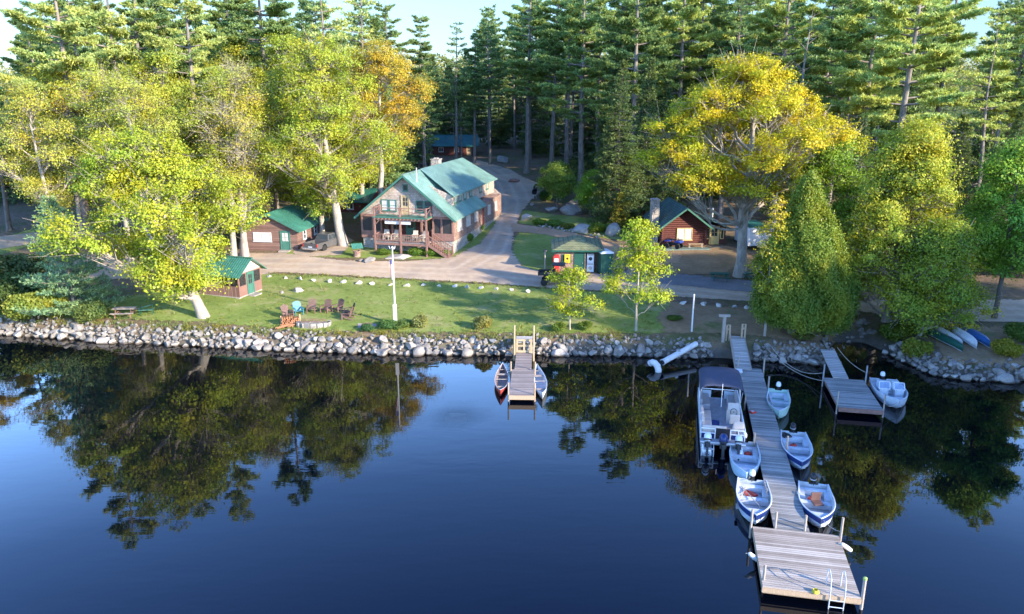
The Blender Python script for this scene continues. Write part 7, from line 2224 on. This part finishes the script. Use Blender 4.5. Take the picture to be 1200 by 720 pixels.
# quad bike on the cabin porch, local +x forward
blue_p = plain('blue_plastic', (.03, .06, .30), .35, .12)
qb = thing('quad_bike', 'blue and black quad bike parked on the porch slab of the dark red cabin', 'quad bike', cabM @ Vector((1.15, -1.05, -.08)), rad(-35))
m = MB(); m.box(-.6, .6, -.18, .18, .32, .62); m.build('chassis', M['black'], qb)
m = MB(); m.prism([(.25, .72), (.95, .66), (.98, .78), (.7, .92), (.3, .9)], -.5, .5, 'y'); m.prism([(-.95, .72), (-.3, .74), (-.3, .9), (-.9, .86)], -.5, .5, 'y'); m.build('fender', blue_p, qb, bevel=.02)
m = MB(); m.prism([(-.5, .91), (.2, .91), (.28, 1.0), (.1, 1.0), (-.45, 1.02)], -.17, .17, 'y'); m.build('seat', M['rubber'], qb)
m = MB(); m.tube([(.38, -.42, 1.12), (.45, -.2, 1.16), (.48, 0, 1.1), (.45, .2, 1.16), (.38, .42, 1.12)], .022, 6); m.tube([(.55, 0, .8), (.48, 0, 1.1)], .04, 6); m.build('handlebar', M['black'], qb)
for xx in (-.62, .65):
    for sy in (-.48, .48): wheel(qb, (xx, sy, .29), .29, .24, rz=PI / 2)
m = MB()
for x0, x1, zz in ((.35, .9, .97), (-.95, -.5, .97)):
    for i in range(5): yv = -.4 + i * .2; m.beam((x0, yv, zz), (x1, yv, zz), .025, .025)
    m.beam((x0, -.42, zz), (x0, .42, zz), .03, .03); m.beam((x1, -.42, zz), (x1, .42, zz), .03, .03)
m.build('rack', M['black'], qb)

# black barbecue at the head of the flower bed
p = P(626, 233)
t = thing('barbecue', 'black kettle barbecue on the rocks at the head of the flower bed', 'barbecue', p, .3)
m = MB(); m.lathe([(.1, .6), (.34, .72), (.4, .95), (.4, .98)], 14); m.build('bowl', M['black'], t)
m = MB(); m.lathe([(.4, .0), (.36, .16), (.2, .28), (.03, .31)], 14); m.xf(Matrix.Translation((.12, .2, 1.1)) @ Matrix.Rotation(-.9, 4, 'X')); m.build('lid', M['black'], t)
for k in range(3):
    a = k * 2.1; m = MB(); m.tube([(.12 * math.cos(a), .12 * math.sin(a), .66), (.38 * math.cos(a), .38 * math.sin(a), 0)], .025, 6); m.build('leg', M['steel'], t)
p = P(638, 231)
t = thing('grill_cover', 'low black covered box right of the kettle barbecue', 'cover', p, .1)
m = MB(); m.prism([(-.7, 0), (.7, 0), (.62, .5), (.3, .72), (-.4, .66), (-.66, .45)], -.4, .4, 'y'); m.build('cover', M['black'], t, bevel=.06)
m = MB(); m.box(-.72, .72, -.42, .42, 0, .06); m.build('hem', M['rubber'], t)
# dark timber pile beside the upper driveway
p = P(602, 214)
t = thing('log_pile', 'small pile of dark logs beside the upper driveway', 'log pile', p, .2)
m = MB()
for i in range(9): m.tube([(r_.uniform(-.9, -.5), r_.uniform(-.6, .6), .18 + .14 * (i // 4)), (r_.uniform(.5, 1.0), r_.uniform(-.6, .6), .18 + .14 * (i // 4))], r_.uniform(.1, .16), 7)
m.build('log', M['redwood'], t)
t.children[0].name = 'log_stack'
# ------------------------------------------------------------------ camera, sky, sun
cam = bpy.data.cameras.new('camera'); co = bpy.data.objects.new('camera', cam); COL.objects.link(co)
co.location = (0, 0, CAM_H)
co.rotation_euler = (PI / 2 - TH, 0, 0)
cam.sensor_fit = 'HORIZONTAL'; cam.sensor_width = 36.0
cam.lens = 36.0 * FPX / 1200
cam.clip_start = 0.5; cam.clip_end = 5000
scene.camera = co

SUN_EL, SUN_T = rad(20), Vector((0.81, -0.586, 0)).normalized()
to_sun = Vector((SUN_T.x * math.cos(SUN_EL), SUN_T.y * math.cos(SUN_EL), math.sin(SUN_EL)))
sl = bpy.data.lights.new('sun', 'SUN'); so = bpy.data.objects.new('sun', sl); COL.objects.link(so)
sl.energy = 4.5; sl.angle = rad(0.55); sl.color = (1.0, 0.86, 0.68)
so.rotation_euler = to_sun.to_track_quat('Z', 'Y').to_euler()
so.location = (60, -60, 60)

w = bpy.data.worlds.new('World'); scene.world = w; w.use_nodes = True
nt = w.node_tree
sky = nt.nodes.new('ShaderNodeTexSky'); sky.sky_type = 'NISHITA'; sky.sun_disc = False
sky.sun_elevation = SUN_EL; sky.sun_rotation = math.atan2(to_sun.x, to_sun.y)
sky.air_density = 1.0; sky.dust_density = 0.35; sky.ozone_density = 2.0; sky.altitude = 100
bg = nt.nodes['Background']; bg.inputs[1].default_value = 0.15
tint = nt.nodes.new('ShaderNodeMix'); tint.data_type = 'RGBA'; tint.blend_type = 'MULTIPLY'; tint.inputs[0].default_value = 1.0
tint.inputs[7].default_value = (0.78, 0.96, 1.23, 1)
nt.links.new(sky.outputs[0], tint.inputs[6]); 
# the hazy band of sky above the treetops is brighter than the zenith
tc = nt.nodes.new('ShaderNodeTexCoord'); sx = nt.nodes.new('ShaderNodeSeparateXYZ'); nt.links.new(tc.outputs['Generated'], sx.inputs[0])
band = ramp(nt, sx.outputs[2], [(0.0, .11), (0.12, .17), (0.25, .75), (0.33, .95), (0.47, (.36, .40, .47)), (0.64, (.18, .215, .30)), (0.9, (.14, .175, .25))])
gain = mixc(nt, tint.outputs[2], band, 1.0, 'MULTIPLY')
two = mixc(nt, gain, (3.6, 3.6, 3.6), 1.0, 'MULTIPLY')
nt.links.new(two, bg.inputs[0])

scene.view_settings.view_transform = 'Standard'
scene.view_settings.look = 'None'
scene.view_settings.exposure = 1.52
scene.view_settings.gamma = 1.0
scene.cycles.max_bounces = 8
scene.cycles.transparent_max_bounces = 12
scene.cycles.use_denoising = True
